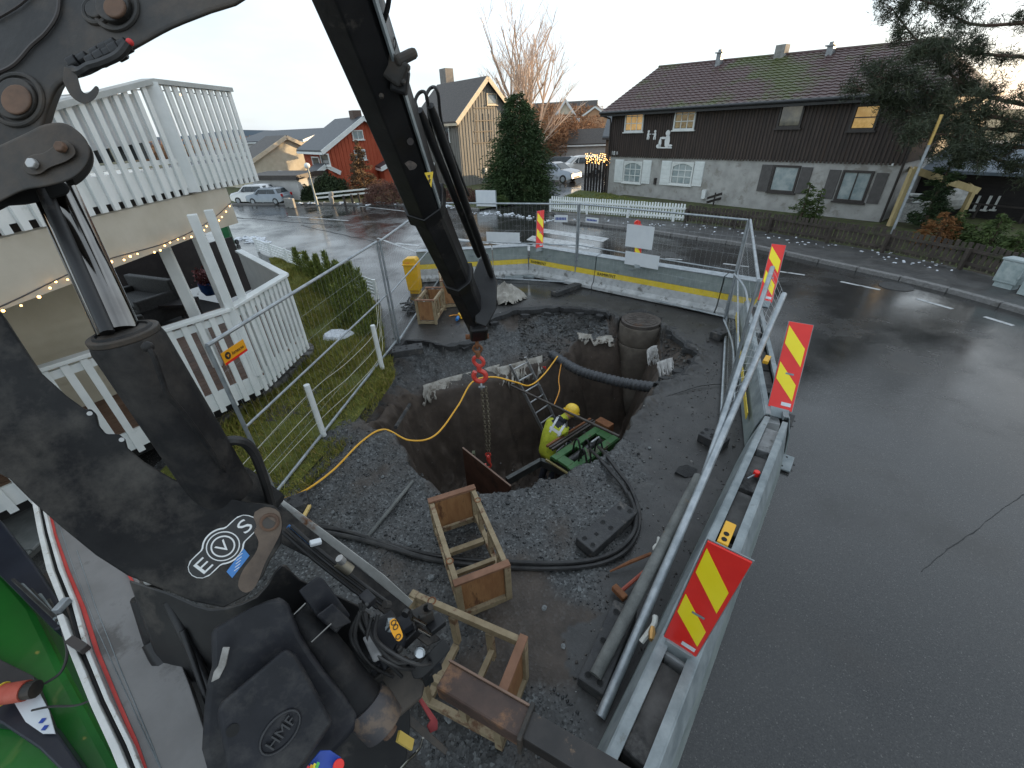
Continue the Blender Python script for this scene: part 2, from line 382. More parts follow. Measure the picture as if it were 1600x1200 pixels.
# surface: gravel near, mud right
gline = [G(*p) for p in [(968,702),(1000,770),(985,860),(940,960),(890,1060),(840,1200)]]
gx = np.interp(Y, [p.y for p in gline][::-1], [p.x for p in gline][::-1])
lawn_edge = [G(*p) for p in [(600,560),(440,785),(300,930),(150,1200)]]
grav = 1 / (1 + np.exp((X - gx + n1 * .5) / .07)) * (Y < 4.9 + n1 * .3)
grav = np.where((X < -1.6) & (Y < 7.2), 1, grav)
slope = inO & ~inD
tt = dO / (dO + dD + 1e-6)
Z = np.where(slope, -.13 + (ez + .04) * tt ** .8 + n1 * .10 + n2 * .05, Z)
s_ = np.clip(dD / (.30 + .35 * (Y > 5)), 0, 1); s_ = s_ * s_ * (3 - 2 * s_)
floor = -2.45 + n1 * .22 + n2 * .06
cen = dD
Z = np.where(inD, (ez - .05) * (1 - s_) + floor * s_ + n2 * .1 * np.minimum(1, s_ * 4), Z)
# left shoulder falling into the pit, small heaps along the near edge
lip = np.exp(-(dD / .35) ** 2) * (~inO)
Z = np.where(~inO, n1 * .05 * np.clip(grav, 0, 1) + n2 * .02 * grav + .05 * lip * (Y < 5.2) * (n1 + .5) - .0, Z)
rub = np.exp(-(dO / .16) ** 2) * (~inO) * (X > 1.0) * (Y > 4.3)
Z += rub * .07 * (n2 + .35)
Z = np.where(~inO, Z * np.clip(np.minimum.reduce([X - HX0, HX1 - X, Y - HY0, HY1 - Y]) / .5, 0, 1), Z)
gmask = np.where(slope, 1.0, np.where(inD, 0, grav)); smask = np.where(inD & (dD > .03), 1.0, 0.0)
smask = np.maximum(smask, np.clip((n3 * 1.6 + n1 * .5 - .18) * 2.5, 0, .75) * (gmask > .3))
smask = np.maximum(smask, slope * (X > 2.1) * np.clip(.75 + n1, 0, .9)); smask = np.maximum(smask, np.clip((-Z - .42) * 5, 0, 1)); smask = np.maximum(smask, np.clip(1.2 - dD / .28 + n2, 0, 1) * (X < -1.0) * (Y > 4.75) * (Y < 6.3))
mudm = np.clip(1.3 - np.clip(dO - .2, 0, 9) / 1.8 + n1 * .9, 0, 1) * .95
mudm = np.maximum(mudm, np.clip((3.0 - (X + (Y - 1) * -.72)) * 1.0, 0, 1) * (Y < 5.5) * .8)
mudm *= np.clip(np.minimum.reduce([X - HX0, HX1 - X, HY1 - Y]) / .8, 0, 1)
bl = [(3.75, 4.6), (4.75, 7.8), (.7, 11.5)]
mudm = np.where((X > 3.55 + (Y - 4.6) * .33) & (Y > 4.0), 0, mudm); mudm = np.where((X > .95 + (Y - 1.1) * .78) & (Y <= 4.8), 0, mudm)
P = np.stack([X, Y, Z], -1).reshape(-1, 3)
# break the heightfield grid with sideways jitter on the pit wall
jit = (s_ > .02) & inD
P[:, 0] += np.where(jit, n2 * .05, 0).ravel(); P[:, 1] += np.where(jit, n1 * .05, 0).ravel()
ii = np.arange(nx); jj = np.arange(ny); I, J = np.meshgrid(ii, jj); a = (J * (nx + 1) + I).ravel()
F = np.stack([a, a + 1, a + nx + 2, a + nx + 1], 1)
exc = nparr('excavated_ground', P, F, 4, gm, None, None, kind='structure', smooth=True, attr={'gravel': np.clip(gmask, 0, 1), 'soil': np.clip(smask, 0, 1), 'mud': np.clip(mudm, 0, 1)})
def hz(x, y):
    i = int(round((x - HX0) / st)); j = int(round((y - HY0) / st))
    if 0 <= i <= nx and 0 <= j <= ny: return float(Z[j, i])
    return 0.
# --- loose stones as real geometry
def stones(cx, cy, cz, size, name, mat, parent=None, label=None):
    n = len(cx); base = np.array([(1, 0, 0), (-1, 0, 0), (0, 1, 0), (0, -1, 0), (0, 0, 1), (0, 0, -1)], float)
    fc = np.array([(0, 2, 4), (2, 1, 4), (1, 3, 4), (3, 0, 4), (2, 0, 5), (1, 2, 5), (3, 1, 5), (0, 3, 5)])
    v = base[None] * np.random.uniform(.55, 1.2, (n, 6, 1)) + np.random.normal(0, .22, (n, 6, 3)); v[:, :, 2] *= .7
    th = np.random.uniform(0, 6.28, n); c, s = np.cos(th), np.sin(th); x = v[:, :, 0] * c[:, None] - v[:, :, 1] * s[:, None]; y = v[:, :, 0] * s[:, None] + v[:, :, 1] * c[:, None]
    v = np.stack([x, y, v[:, :, 2]], -1) * size[:, None, None] + np.stack([cx, cy, cz], -1)[:, None]
    f = (fc[None] + (np.arange(n) * 6)[:, None, None]).reshape(-1, 3)
    return nparr(name, v.reshape(-1, 3), f, 3, mat, label, None, kind='stuff', parent=parent)
def stone_mat(name, st_):
    m = bpy.data.materials.new(name); m.use_nodes = True; t = m.node_tree; b = t.nodes['Principled BSDF']; g = t.nodes.new('ShaderNodeNewGeometry')
    c = t.nodes.new('ShaderNodeValToRGB'); e = c.color_ramp.elements
    while len(e) < len(st_): e.new(.5)
    for i, (p, col) in enumerate(st_): e[i].position = p; e[i].color = (*col, 1)
    t.links.new(g.outputs['Random Per Island'], c.inputs[0]); t.links.new(c.outputs[0], b.inputs['Base Color']); b.inputs['Roughness'].default_value = .45; return m
grs = stone_mat('crushed_stone', [(0, (.025, .0265, .028)), (.5, (.050, .053, .055)), (.88, (.09, .094, .094)), (.99, (.17, .175, .175)), (1, (.36, .37, .37))])
sel = np.random.choice(np.flatnonzero((gmask.ravel() > .45) & (smask.ravel() < .5) & (Y.ravel() < 8.8)), 26000)
gx_ = X.ravel()[sel] + np.random.uniform(-.02, .02, len(sel)); gy_ = Y.ravel()[sel] + np.random.uniform(-.02, .02, len(sel)); gz_ = Z.ravel()[sel]
sz = np.clip(np.random.lognormal(-4.95, .45, len(sel)), .004, .032)
o = stones(gx_, gy_, gz_ + sz * .25, sz, 'gravel', grs); o['label'] = 'crushed blue-grey gravel spread around the pit edge'
sel = np.random.choice(np.flatnonzero(((mudm.ravel() > .3) | (smask.ravel() > .5)) & (gmask.ravel() < .5)), 5000)
sz = np.clip(np.random.lognormal(-4.9, .5, len(sel)), .004, .03)
drs = stone_mat('dirty_stone', [(0, (.025, .022, .02)), (.7, (.07, .062, .055)), (1, (.26, .25, .24))])
o = stones(X.ravel()[sel], Y.ravel()[sel], Z.ravel()[sel] + sz * .2, sz, 'loose_rubble', drs); o['label'] = 'small clods and stones scattered over the muddy asphalt and pit floor'
# rubble in the slope next to the manhole and along the broken asphalt edge
sel = np.random.choice(np.flatnonzero(slope.ravel() & (X.ravel() > .2)), 1500); sz = np.clip(np.random.lognormal(-4.0, .5, len(sel)), .01, .07)
o = stones(X.ravel()[sel], Y.ravel()[sel], Z.ravel()[sel] + sz * .2, sz, 'broken_rubble', stone_mat('slope_rubble', [(0, (.02, .018, .017)), (.6, (.05, .047, .043)), (1, (.13, .13, .12))])); o['label'] = 'broken asphalt lumps and stones on the far slope of the pit'
# asphalt slab edge: separate broken slab pieces tipped along the far rim
slabm = M('broken_asphalt', (.016, .016, .017), (.035, .035, .035), sc=20, rough=.75, bump=.4)
k = 0
for (px, py, s, rz_) in [(650,536,.22,.3),(690,541,.16,1),(728,541,.2,.2),(772,503,.2,.9),(820,491,.24,.1),(856,489,.18,.4),(905,489,.22,.2),(938,492,.2,.6),(1050,524,.2,.8),(1075,545,.22,1.2),(1082,562,.2,.3),(1062,578,.26,.9),(1040,590,.2,.5),(1072,735,.3,.2),(1050,745,.22,.8)]:
    p = G(px, py, -.03 if px < 1070 or py < 700 else .03); mb = MB(); n = 6; pts = []
    for i in range(n):
        a_ = i / n * 6.283 + rz_; r_ = s * random.uniform(.35, .6); pts.append(V((r_ * math.cos(a_), r_ * math.sin(a_) * .7, 0)))
    tl = Matrix.Rotation(random.uniform(-.25, .25), 3, 'X') @ Matrix.Rotation(random.uniform(-.25, .25), 3, 'Y')
    mb.prism([tl @ q + p for q in pts], tl @ V((0, 0, -.07)))
    off = mb; q = part('asphalt_chunk', mb, slabm, exc)
# overhanging asphalt lip along the far rim
lip_ = [p for p in OoD if p.y > 5.6 and not (abs(p.x - 2.83) < .62 and p.y > 7.9)]
mb = MB(); runs = []; cur = [OoD[0]] if False else []
for p in OoD:
    ok_ = p.y > 5.5 and not (abs(p.x - 2.83) < .6 and p.y > 7.6)
    if ok_: cur.append(p)
    elif cur: runs.append(cur); cur = []
if cur: runs.append(cur)
cO = V((sum(p.x for p in OoD) / len(OoD), sum(p.y for p in OoD) / len(OoD)))
for r_ in runs:
    if len(r_) < 3: continue
    vs = []
    for i, p in enumerate(r_):
        inw = (cO - V((p.x, p.y))).normalized(); q = V((p.x, p.y)) + inw * (.05 + .05 * mn.noise(V((p.x * 9, p.y * 9, 2)))); o_ = V((p.x, p.y)) - inw * .16
        vs += [V((o_.x, o_.y, .003)), V((q.x, q.y, .012)), V((q.x + inw.x * .01, q.y + inw.y * .01, -.075)), V((o_.x, o_.y, -.08))]
    mb.add(vs, [(4 * i + a, 4 * i + (a + 1) % 4, 4 * i + 4 + (a + 1) % 4, 4 * i + 4 + a) for i in range(len(r_) - 1) for a in range(4)])
part('asphalt_lip', mb, slabm, exc)
# individual larger stones lying on the gravel
for i, (px, py, s) in enumerate([(674,902,.035),(742,845,.02),(760,1030,.02),(850,950,.022),(905,920,.02),(655,760,.025),(560,720,.02),(620,960,.025),(880,1010,.02),(830,1100,.025),(520,800,.018),(1015,700,.02),(770,840,.018),(598,745,.02),(870,790,.02),(925,800,.018),(700,1120,.03),(640,850,.02)]):
    mb = MB(); p = G(px, py, .01); mb.ball(p, (s * 1.3, s, s * .7), 7, 4, Matrix.Rotation(i * 1.3, 3, 'Z')); mb.v = [tuple(V(v) + V((random.uniform(-1, 1), random.uniform(-1, 1), random.uniform(-1, 1))) * s * .22) for v in mb.v]
    part('stone', mb, M('grey_stone', (.12, .13, .135), (.2, .21, .21), sc=30, rough=.6), exc)
# --- road markings
paint = M('road_paint', (.34, .35, .35), (.55, .56, .56), sc=14, rough=.45, c3=(.08, .08, .08), c3p=.56, c3s=7)
mk = 0
def quadmark(name, pts, z=.004, mat=paint):
    mb = MB(); mb.face([G(x, y, z) for x, y in pts]); return structure(name, mb, mat)
for a_, b_ in [((1313,440),(1375,453)), ((1433,467),(1488,483)), ((1538,495),(1583,509)), ((1216,424),(1258,430)), ((1130,412),(1170,417)), ((1040,404),(1066,406))]:
    p, q = G(*a_), G(*b_); d = (q - p).normalized(); s = V((-d.y, d.x, 0)) * .05
    mb = MB(); mb.face([V((v.x, v.y, .004)) for v in (p - s, q - s, q + s, p + s)]); structure('lane_dash', mb, paint)
for pts in [[(848,357),(952,372),(942,378),(838,362)],[(832,368),(930,383),(918,390),(822,375)],[(822,382),(918,398),(905,406),(811,389)],[(785,371),(815,378),(800,386),(765,380)]]:
    quadmark('crosswalk_stripe', pts)
for a_, b_, w_ in [((560,322),(640,331),.06), ((450,338),(545,345),.06), ((700,372),(765,380),.12), ((740,386),(812,392),.14), ((590,372),(700,412),.05), ((618,380),(655,384),.1)]:
    p, q = G(*a_), G(*b_); d = (q - p).normalized(); s = V((-d.y, d.x, 0)) * w_
    mb = MB(); mb.face([V((v.x, v.y, .004)) for v in (p - s, q - s, q + s, p + s)]); structure('lane_line', mb, paint)
mb = MB(); c_ = G(1400, 448); ring = [(c_ + V((.33 * math.cos(i / 20 * 6.283), .33 * math.sin(i / 20 * 6.283), .012))) for i in range(20)]
mb.prism(ring, (0, 0, -.01)); solo('drain_cover', mb, M('iron_cover', (.05, .05, .05), (.10, .10, .098), sc=14, rough=.5, metal=.5), 'round iron drain cover in the wet road near the far kerb', 'manhole cover')
crackm = M('crack_fill', (.022, .022, .022), (.035, .035, .035), rough=.8)
for pts, w_ in [([(1600,772),(1560,800),(1520,832),(1482,858),(1440,892)], .004), ([(350,338),(430,345),(520,352)], .05), ([(470,352),(560,372),(600,380)], .03), ([(640,345),(720,350)], .05)]:
    c_ = catmull([G(*p, .0035) for p in pts], 8); mb = MB(); vs = []
    for i, q in enumerate(c_):
        d = (c_[min(i + 1, len(c_) - 1)] - c_[max(i - 1, 0)]).normalized(); s = V((-d.y, d.x, 0)) * w_ * random.uniform(.4, 1.3); j = V((random.uniform(-1, 1), random.uniform(-1, 1), 0)) * w_ * 1.5; vs += [q + s + j, q - s + j]
    mb.add(vs, [(2 * i, 2 * i + 1, 2 * i + 3, 2 * i + 2) for i in range(len(c_) - 1)]); structure('road_crack', mb, crackm)
# --- kerb and pavement on the right
kz = .11
kl = [G(*p) for p in [(880,347),(1000,361),(1070,372),(1170,386),(1280,410),(1440,446),(1600,490),(1760,540)]]
fl = [G(*p) for p in [(860,333),(1068,351),(1200,367),(1378,399),(1480,421),(1600,451),(1760,500)]]
kerbm = M('granite_kerb', (.13, .125, .12), (.22, .215, .21), sc=20, rough=.7, bump=.3, c3=(.07, .065, .055), c3p=.6)
kk = catmull(kl, 6)
mb = MB(); gaps = 0
kerb = structure('kerb', MB().box((kk[0].x, kk[0].y, -.05), (.1, .1, .08)), kerbm)
# kerbstones one by one
cum = 0; seg_ = []
dist = [0]
for i in range(1, len(kk)): dist.append(dist[-1] + (kk[i] - kk[i - 1]).length)
def at_d(path, dist, t):
    for i in range(1, len(path)):
        if dist[i] >= t: f = (t - dist[i - 1]) / (dist[i] - dist[i - 1] + 1e-9); return path[i - 1].lerp(path[i], f)
    return path[-1]
t = 0
while t < dist[-1] - .1:
    a_ = at_d(kk, dist, t + .012); b_ = at_d(kk, dist, min(t + .95, dist[-1]))
    mb = MB().bar(a_ + V((0, 0, .03 + random.uniform(-.006, .006))), b_ + V((0, 0, .03)), .14, .15); part('kerbstone', mb, kerbm, kerb, bevel=.012, seg=1); t += .96
pave = M('pavement_asphalt', (.045, .044, .043), (.075, .073, .07), sc=3, rough=.35, r2=.7, bump=.25, bsc=60, c3=(.10, .095, .085), c3p=.6)
mb = MB(); ks = kk; mb.add([V((p.x + .05, p.y + .05, .09)) for p in kl] + [V((p.x, p.y, .09)) for p in ([fl[0]] + fl)], [(i, i + 1, 9 + i, 8 + i) for i in range(7)])
structure('pavement', mb, pave)
yard = M('yard_grass', (.045, .055, .015), (.085, .10, .03), sc=5, rough=.9, bump=.5, c3=(.06, .045, .03), c3p=.52, c3s=2.2)
mb = MB(); mb.add([V((p.x, p.y, .085)) for p in fl] + [V((p.x + 9, p.y + 8.5, .085)) for p in fl], [(i, i + 1, 8 + i, 7 + i) for i in range(6)]); structure('yard', mb, yard)
# far verge left of the side street, with its kerb
fk = [G(*p) for p in [(180,326),(340,321),(480,319),(640,321),(720,327),(748,329),(790,322),(862,309)]]
mb = MB(); mb.add([V((p.x, p.y, .06)) for p in fk] + [V((p.x - 1, p.y + 24, .06)) for p in fk], [(i, i + 1, 9 + i, 8 + i) for i in range(7)]); structure('verge', mb, yard)
for i in range(5):
    mb = MB().bar(fk[i] + V((0, 0, .03)), fk[i + 1] + V((0, 0, .03)), .18, .13); q = part('kerbstone', mb, kerbm, kerb)
# second strip of lawn beyond the white picket fence (brown house front lawn)
lw = [G(*p, .0) for p in [(862,330),(955,338),(1068,349),(1070,330),(955,306),(905,300),(862,318)]]
mb = MB(); mb.face([V((p.x, p.y, .105)) for p in lw]); structure('front_lawn', mb, M('front_lawn_grass', (.05, .075, .015), (.09, .12, .025), sc=6, rough=.9, bump=.6))
# grey slabs under the truck
pav = M('concrete_slab', (.12, .13, .125), (.19, .20, .195), sc=5, rough=.5, r2=.7, c3=(.09, .09, .085), c3p=.6)
tp = structure('paving', MB().box((-6.65, 1.4, -.012), (3.5, 5.6, .05)), M('slab_joint', (.05, .05, .045), rough=.9))
for i in range(5):
    for j in range(8):
        mb = MB().box((-8.1 + i * .7, -1.0 + j * .7, .02), (.69, .69, .04)); part('slab', mb, pav, tp, bevel=.006, seg=1)
# snow and slush
snow = M('old_snow', (.55, .58, .62), (.75, .78, .82), sc=12, rough=.7, bump=.5, c3=(.25, .23, .2), c3p=.6, c3s=9)
def snow_pile(pts, n, smin, smax, z0=.0, label=''):
    mb = MB()
    for i in range(n):
        t = random.random() * (len(pts) - 1); k = int(t); p = V(pts[k]).lerp(V(pts[k + 1]), t - k); s = random.uniform(smin, smax)
        p = p + V((random.gauss(0, .3), random.gauss(0, .22), z0)); mt = Matrix.Rotation(random.random() * 3, 3, 'Z')
        o_ = len(mb.v); mb.ball(p, (s * random.uniform(.8, 1.9), s, s * random.uniform(.25, .6)), 6, 4, mt)
        for q in range(o_, len(mb.v)): mb.v[q] = tuple(V(mb.v[q]) + V((random.uniform(-1, 1), random.uniform(-1, 1), random.uniform(-1, 1))) * s * .2)
    o = solo('snow_remains', mb, snow, label, 'snow', kind='stuff', base=(0, 0, 0)); return o
snow_pile([G(*p) for p in [(470,319),(640,320),(722,327)]], 120, .03, .12, .08, 'dirty snow lumps along the far kerb by the red house hedge')
snow_pile([G(*p) for p in [(735,333),(800,335),(870,348)]], 70, .02, .09, .02, 'slushy snow at the corner by the spruce')
snow_pile([G(*p) for p in [(870,342),(1000,356),(1068,357),(1200,374),(1378,404),(1470,425)]], 100, .010, .045, .10, 'small snow remains and litter along the pavement by the fence')
snow_pile([G(*p) for p in [(384,372),(420,380)]], 16, .05, .2, .0, 'melting snow at the near edge of the road')
# snow patch on lawn
mb = MB(); c_ = G(527, 524, .03); ring = []
for i in range(26):
    a_ = i / 26 * 6.283; r_ = 1 + .28 * mn.noise(V((math.cos(a_) * 1.7, math.sin(a_) * 1.7, 2))) + random.uniform(-.08, .08); ring.append(V((c_.x + .30 * r_ * math.cos(a_), c_.y + .24 * r_ * math.sin(a_), .02)))
o_ = len(mb.v); mb.add([V((r.x, r.y, .02)) for r in ring] + [V((c_.x + (r.x - c_.x) * .8, c_.y + (r.y - c_.y) * .8, .085)) for r in ring] + [V((c_.x, c_.y, .10))], [(i, (i + 1) % 26, 26 + (i + 1) % 26, 26 + i) for i in range(26)] + [(26 + i, 26 + (i + 1) % 26, 52) for i in range(26)])
solo('snow_patch', mb, snow, 'white patch of old snow lying on the green lawn beside the deck', 'snow', smooth=True)
# hills, far away
hm = M('far_hill', (.05, .075, .10), (.07, .10, .13), sc=.01, rough=.9)
mb = MB(); n = 60; pts = []
for i in range(n + 1):
    x = -420 + i * 14; h = 9 + 10 * math.exp(-((x - 95) / 60) ** 2) + 5 * mn.noise(V((x * .012, 3, 0))) + 2 * mn.noise(V((x * .05, 1, 0)))
    pts.append((x, h))
mb.add([V((x, 520, -2)) for x, h in pts] + [V((x, 540, h)) for x, h in pts] + [V((x, 640, h * .9)) for x, h in pts], [(i, i + 1, n + 2 + i, n + 1 + i) for i in range(n)] + [(n + 1 + i, n + 2 + i, 2 * n + 3 + i, 2 * n + 2 + i) for i in range(n)])
structure('hills', mb, hm, smooth=True)
# ================================================================== BUILDINGS
brown_w = M('brown_cladding', (.030, .022, .019), (.048, .036, .031), sc=2, rough=.7, stretch=(6, 6, .6), c3=(.06, .035, .024), c3p=.6, c3s=1)
plinth = M('plaster_wall', (.34, .33, .315), (.44, .43, .41), sc=2.5, rough=.85, bump=.2, c3=(.27, .255, .23), c3p=.55, c3s=1.4)
glassd = M('window_glass', (.03, .035, .04), (.05, .06, .065), sc=1.5, rough=.06, spec=.9)
curtain = M('curtain_glass', (.22, .28, .29), (.40, .44, .44), sc=3, rough=.15, spec=.9)
glasslit = M('window_glass_lit', (.22, .13, .06), (.60, .38, .16), sc=3.5, rough=.12, emit=(1, .62, .25), es=.22)
darkwood = M('dark_brown_paint', (.035, .028, .026), (.05, .042, .038), sc=6, rough=.5)
shutg = M('grey_brown_shutter', (.075, .068, .066), (.10, .092, .09), sc=6, rough=.6)
bulbm = M('warm_bulb', (1, .7, .3), rough=.4, emit=(1, .55, .18), es=4.5)
zinc = M('zinc_flashing', (.20, .21, .22), (.30, .31, .32), sc=8, rough=.45, metal=.6)
concrete = M('rough_concrete', (.22, .215, .2), (.33, .32, .3), sc=5, rough=.85, bump=.3, c3=(.12, .11, .10), c3p=.58)

class Fac:
    """a facade frame: origin a, along u to b, outward normal n"""
    def __init__(s, a, b, out): s.a = V(a); s.u = (V(b) - V(a)); s.u.z = 0; s.L = s.u.length; s.u.normalize(); s.n = V((s.u.y, -s.u.x, 0)); s.n = s.n if s.n.dot(V(out)) > 0 else -s.n
    def p(s, t, z, o=0): return V((s.a.x, s.a.y, 0)) + s.u * t + s.n * o + V((0, 0, z))
    def box(s, mb, t0, t1, z0, z1, o0, o1):
        pts = [s.p(t0, z0, o0), s.p(t1, z0, o0), s.p(t1, z0, o1), s.p(t0, z0, o1)]; mb.prism(pts, (0, 0, z1 - z0)); return mb
def window(f, par, t0, t1, z0, z1, frame, glass, nx_=1, nz_=1, arch=False, fw=.07, sill=True, o=.0, th=.06, name='window', label=None):
    mb = MB(); f.box(mb, t0, t0 + fw, z0, z1, o, o + th); f.box(mb, t1 - fw, t1, z0, z1, o, o + th); f.box(mb, t0 + fw, t1 - fw, z1 - fw, z1, o, o + th); f.box(mb, t0 + fw, t1 - fw, z0, z0 + fw, o, o + th)
    if sill: f.box(mb, t0 - .06, t1 + .06, z0 - .05, z0, o, o + th + .04)
    if arch:
        n = 6; c = (t0 + t1) / 2; hw = (t1 - t0) / 2 - fw; rise = (z1 - z0) * .14
        for i in range(n):
            x0 = -hw + 2 * hw * i / n; x1 = -hw + 2 * hw * (i + 1) / n; zz = lambda x: z1 - fw - rise * (x / hw) ** 2
            pts = [f.p(c + x0, z1 - fw, o + th * .9), f.p(c + x1, z1 - fw, o + th * .9), f.p(c + x1, zz(x1) - .001, o + th * .9), f.p(c + x0, zz(x0) - .001, o + th * .9)]
            mb.prism(pts, -f.n * th * .6)
    w_ = part(name, mb, frame, par, label=label)
    g = MB(); ax = (t1 - t0 - 2 * fw) / nx_; az = (z1 - z0 - 2 * fw) / nz_; br = .018
    for i in range(nx_):
        for j in range(nz_):
            g = MB(); f.box(g, t0 + fw + i * ax + br, t0 + fw + (i + 1) * ax - br, z0 + fw + j * az + br, z0 + fw + (j + 1) * az - br, o + .01, o + .02); part('pane', g, glass, w_)
    if nx_ > 1 or nz_ > 1:
        g = MB()
        for i in range(1, nx_): f.box(g, t0 + fw + i * ax - br, t0 + fw + i * ax + br, z0 + fw, z1 - fw, o + .012, o + th * .7)
        for j in range(1, nz_): f.box(g, t0 + fw, t1 - fw, z0 + fw + j * az - br, z0 + fw + j * az + br, o + .014, o + th * .66)
        part('glazing_bar', g, frame, w_)
    return w_
# ---- brown house across the street (number 18B)
hL, hR = V((5.95, 26.15, 0)), V((13.62, 15.75, 0))
fh = Fac(hL, hR, (-1, -1, 0)); back = -fh.n; D_ = 7.4; ZT, ZE = 1.98, 4.08; LN = fh.L
house = thing('brown_house', 'long brown clad semi-detached house on a pale plaster ground floor across the street', 'house', hL)
def fz(px, py, o=0.):   # pixel -> (t, z) on facade plane
    d = ray(px, py); q = fh.p(0, 0, o); t = (q - V((0, 0, CH))).dot(fh.n) / d.dot(fh.n); P_ = V((0, 0, CH)) + d * t; return (P_ - fh.a).dot(fh.u), P_.z
mb = MB(); q = [fh.p(0, 0), fh.p(LN, 0), fh.p(LN, 0, -D_), fh.p(0, 0, -D_)]; mb.prism(q, (0, 0, ZT)); part('ground_floor_wall', mb, plinth, house)
mb = MB(); mb.prism([fh.p(-.03, ZT, .05), fh.p(LN + .03, ZT, .05), fh.p(LN + .03, ZT, -D_ - .05), fh.p(-.03, ZT, -D_ - .05)], (0, 0, ZE - ZT + .1))
RZ = 5.95; hip = 1.5
up_ = part('upper_wall', mb, brown_w, house)
bm_ = M('brown_board', (.034, .023, .019), (.068, .046, .037), sc=2, rough=.65, stretch=(3, 3, .5), c3=(.052, .032, .022), c3p=.58, c3s=.7)
bd = None; nb = 96
for i in range(nb):
    t_ = (i + .5) * LN / nb; mb = MB(); fh.box(mb, t_ - .034, t_ + .034, ZT - .06, ZE, .052, .072); part('board', mb, bm_, up_, fix=False)
# gable boards on the street-left side
# roof: saddle with sloping half-hip at left as in the photo
ov = .45; e0, e1 = -ov, LN + ov
roofm = M('brown_roof_tile', (.070, .038, .036), (.105, .062, .058), sc=7, rough=.55, bump=.2, c3=(.065, .075, .018), c3p=.515, c3s=.30)
rf_ = MB(); A1, B1 = fh.p(e0, ZE - .1, .5), fh.p(e1, ZE - .1, .5); A2, B2 = fh.p(e0, ZE - .1, -D_ - .5), fh.p(e1, ZE - .1, -D_ - .5)
r1, r2 = fh.p(e0 + .25, RZ + .05, -D_ / 2), fh.p(e1 - 1.6, RZ - .35, -D_ / 2)
rf_.add([A1, B1, r2, r1, A2, B2], [(0, 1, 2, 3), (4, 3, 2, 5), (0, 3, 4), (1, 5, 2)])
roof = part('roof', rf_, roofm, house)
# tile rows with individually stepped courses on the front slope
rows, cols = 17, 46
for j in range(rows):
    f0, f1 = j / rows, (j + 1.12) / rows
    L0 = A1.lerp(r1, f0); R0 = B1.lerp(r2, f0); L1 = A1.lerp(r1, min(f1, 1)); R1 = B1.lerp(r2, min(f1, 1)); nrm = (B1 - A1).cross(r1 - A1).normalized(); nrm = nrm if nrm.z > 0 else -nrm
    mb = MB()
    for i in range(cols):
        a0, a1, am = i / cols, (i + 1) / cols, (i + .45) / cols; j_ = random.uniform(-.003, .003)
        P0, P1, P2 = L0.lerp(R0, a0), L0.lerp(R0, am), L0.lerp(R0, a1); Q0, Q1, Q2 = L1.lerp(R1, a0), L1.lerp(R1, am), L1.lerp(R1, a1)
        lo = nrm * (.045 + j_); hi = nrm * .012; hump = nrm * .03
        mb.add([P0 + lo, P1 + lo + hump, P2 + lo, Q2 + hi, Q1 + hi + hump, Q0 + hi, P0, P2], [(0, 1, 4, 5), (1, 2, 3, 4), (0, 6, 7, 2, 1)])
    part('tile_course', mb, roofm, roof, fix=False)
mb = MB().tube([r1 + V((0, 0, .03)), r2 + V((0, 0, .03))], .07, 8); part('ridge', mb, roofm, roof)
mb = MB().tube([A1 + V((0, 0, -.02)) + fh.n * .05, B1 + V((0, 0, -.02)) + fh.n * .05], .065, 8); part('gutter', mb, M('black_gutter', (.02, .02, .022), rough=.4), house, smooth=True)
mb = MB(); mb.bar(A1 + V((0, 0, -.10)), B1 + V((0, 0, -.10)), .03, .16); mb.bar(A1 + V((0, 0, -.08)), r1 + V((0, 0, -.08)), .04, .18); mb.bar(A2 + V((0, 0, -.08)), r1 + V((0, 0, -.08)), .04, .18); part('fascia', mb, M('black_fascia', (.02, .019, .019), rough=.5), house)
mb = MB().tube([A1 + V((0, 0, -.1)), fh.p(-.05, 3.7, .15), fh.p(-.04, 3.5, .1), fh.p(-.04, .1, .1)], .04, 8); part('downpipe', mb, darkwood, house, smooth=True)
mb = MB().tube([B1 + V((0, 0, -.1)), fh.p(LN + .04, 3.7, .15), fh.p(LN + .04, 3.5, .1), fh.p(LN + .04, .1, .1)], .04, 8); part('downpipe', mb, darkwood, house, smooth=True)
def rpx(x0, y0, x1, y1):
    xm, ym = (x0 + x1) / 2, (y0 + y1) / 2; return fz(x0, ym)[0], fz(x1, ym)[0], fz(xm, y1)[1], fz(xm, y0)[1]
def win_px(x0, y0, x1, y1, **k):
    ta, tb, za, zb = rpx(x0, y0, x1, y1); return window(fh, house, ta, tb, za, zb, **k)
wm = M('white_window_frame', (.66, .68, .66), (.75, .76, .74), sc=5, rough=.4)
win_px(979, 168, 1008, 206, frame=wm, glass=glasslit, nx_=3, nz_=3, arch=True, o=.07, label='warm lit white framed window')
win_px(1056, 164, 1089, 203, frame=wm, glass=M('window_star_glass', (.06, .07, .07), (.30, .26, .14), sc=9, rough=.1, emit=(1, .6, .2), es=.06), nx_=3, nz_=3, arch=True, o=.07)
win_px(1219, 160, 1257, 200, frame=darkwood, glass=M('painted_dusk_glass', (.10, .10, .09), (.35, .30, .2), sc=1.2, rough=.04, spec=1), o=.07, label='dark framed window reflecting the sky')  # dusk sky reflection is put into the glass colour
win_px(1333, 162, 1375, 204, frame=darkwood, glass=M('painted_gold_glass', (.30, .16, .04), (.75, .5, .2), sc=2.2, rough=.08, emit=(1, .6, .18), es=.16), nz_=2, o=.07, label='dark framed window glowing gold')  # gold reflection is put into the glass colour and a faint emission
for (x0, y0, x1, y1) in [(975, 252, 1003, 286), (1049, 253, 1083, 289)]:
    win_px(x0, y0, x1, y1, frame=wm, glass=curtain, nx_=3, nz_=3, arch=True, o=.0)
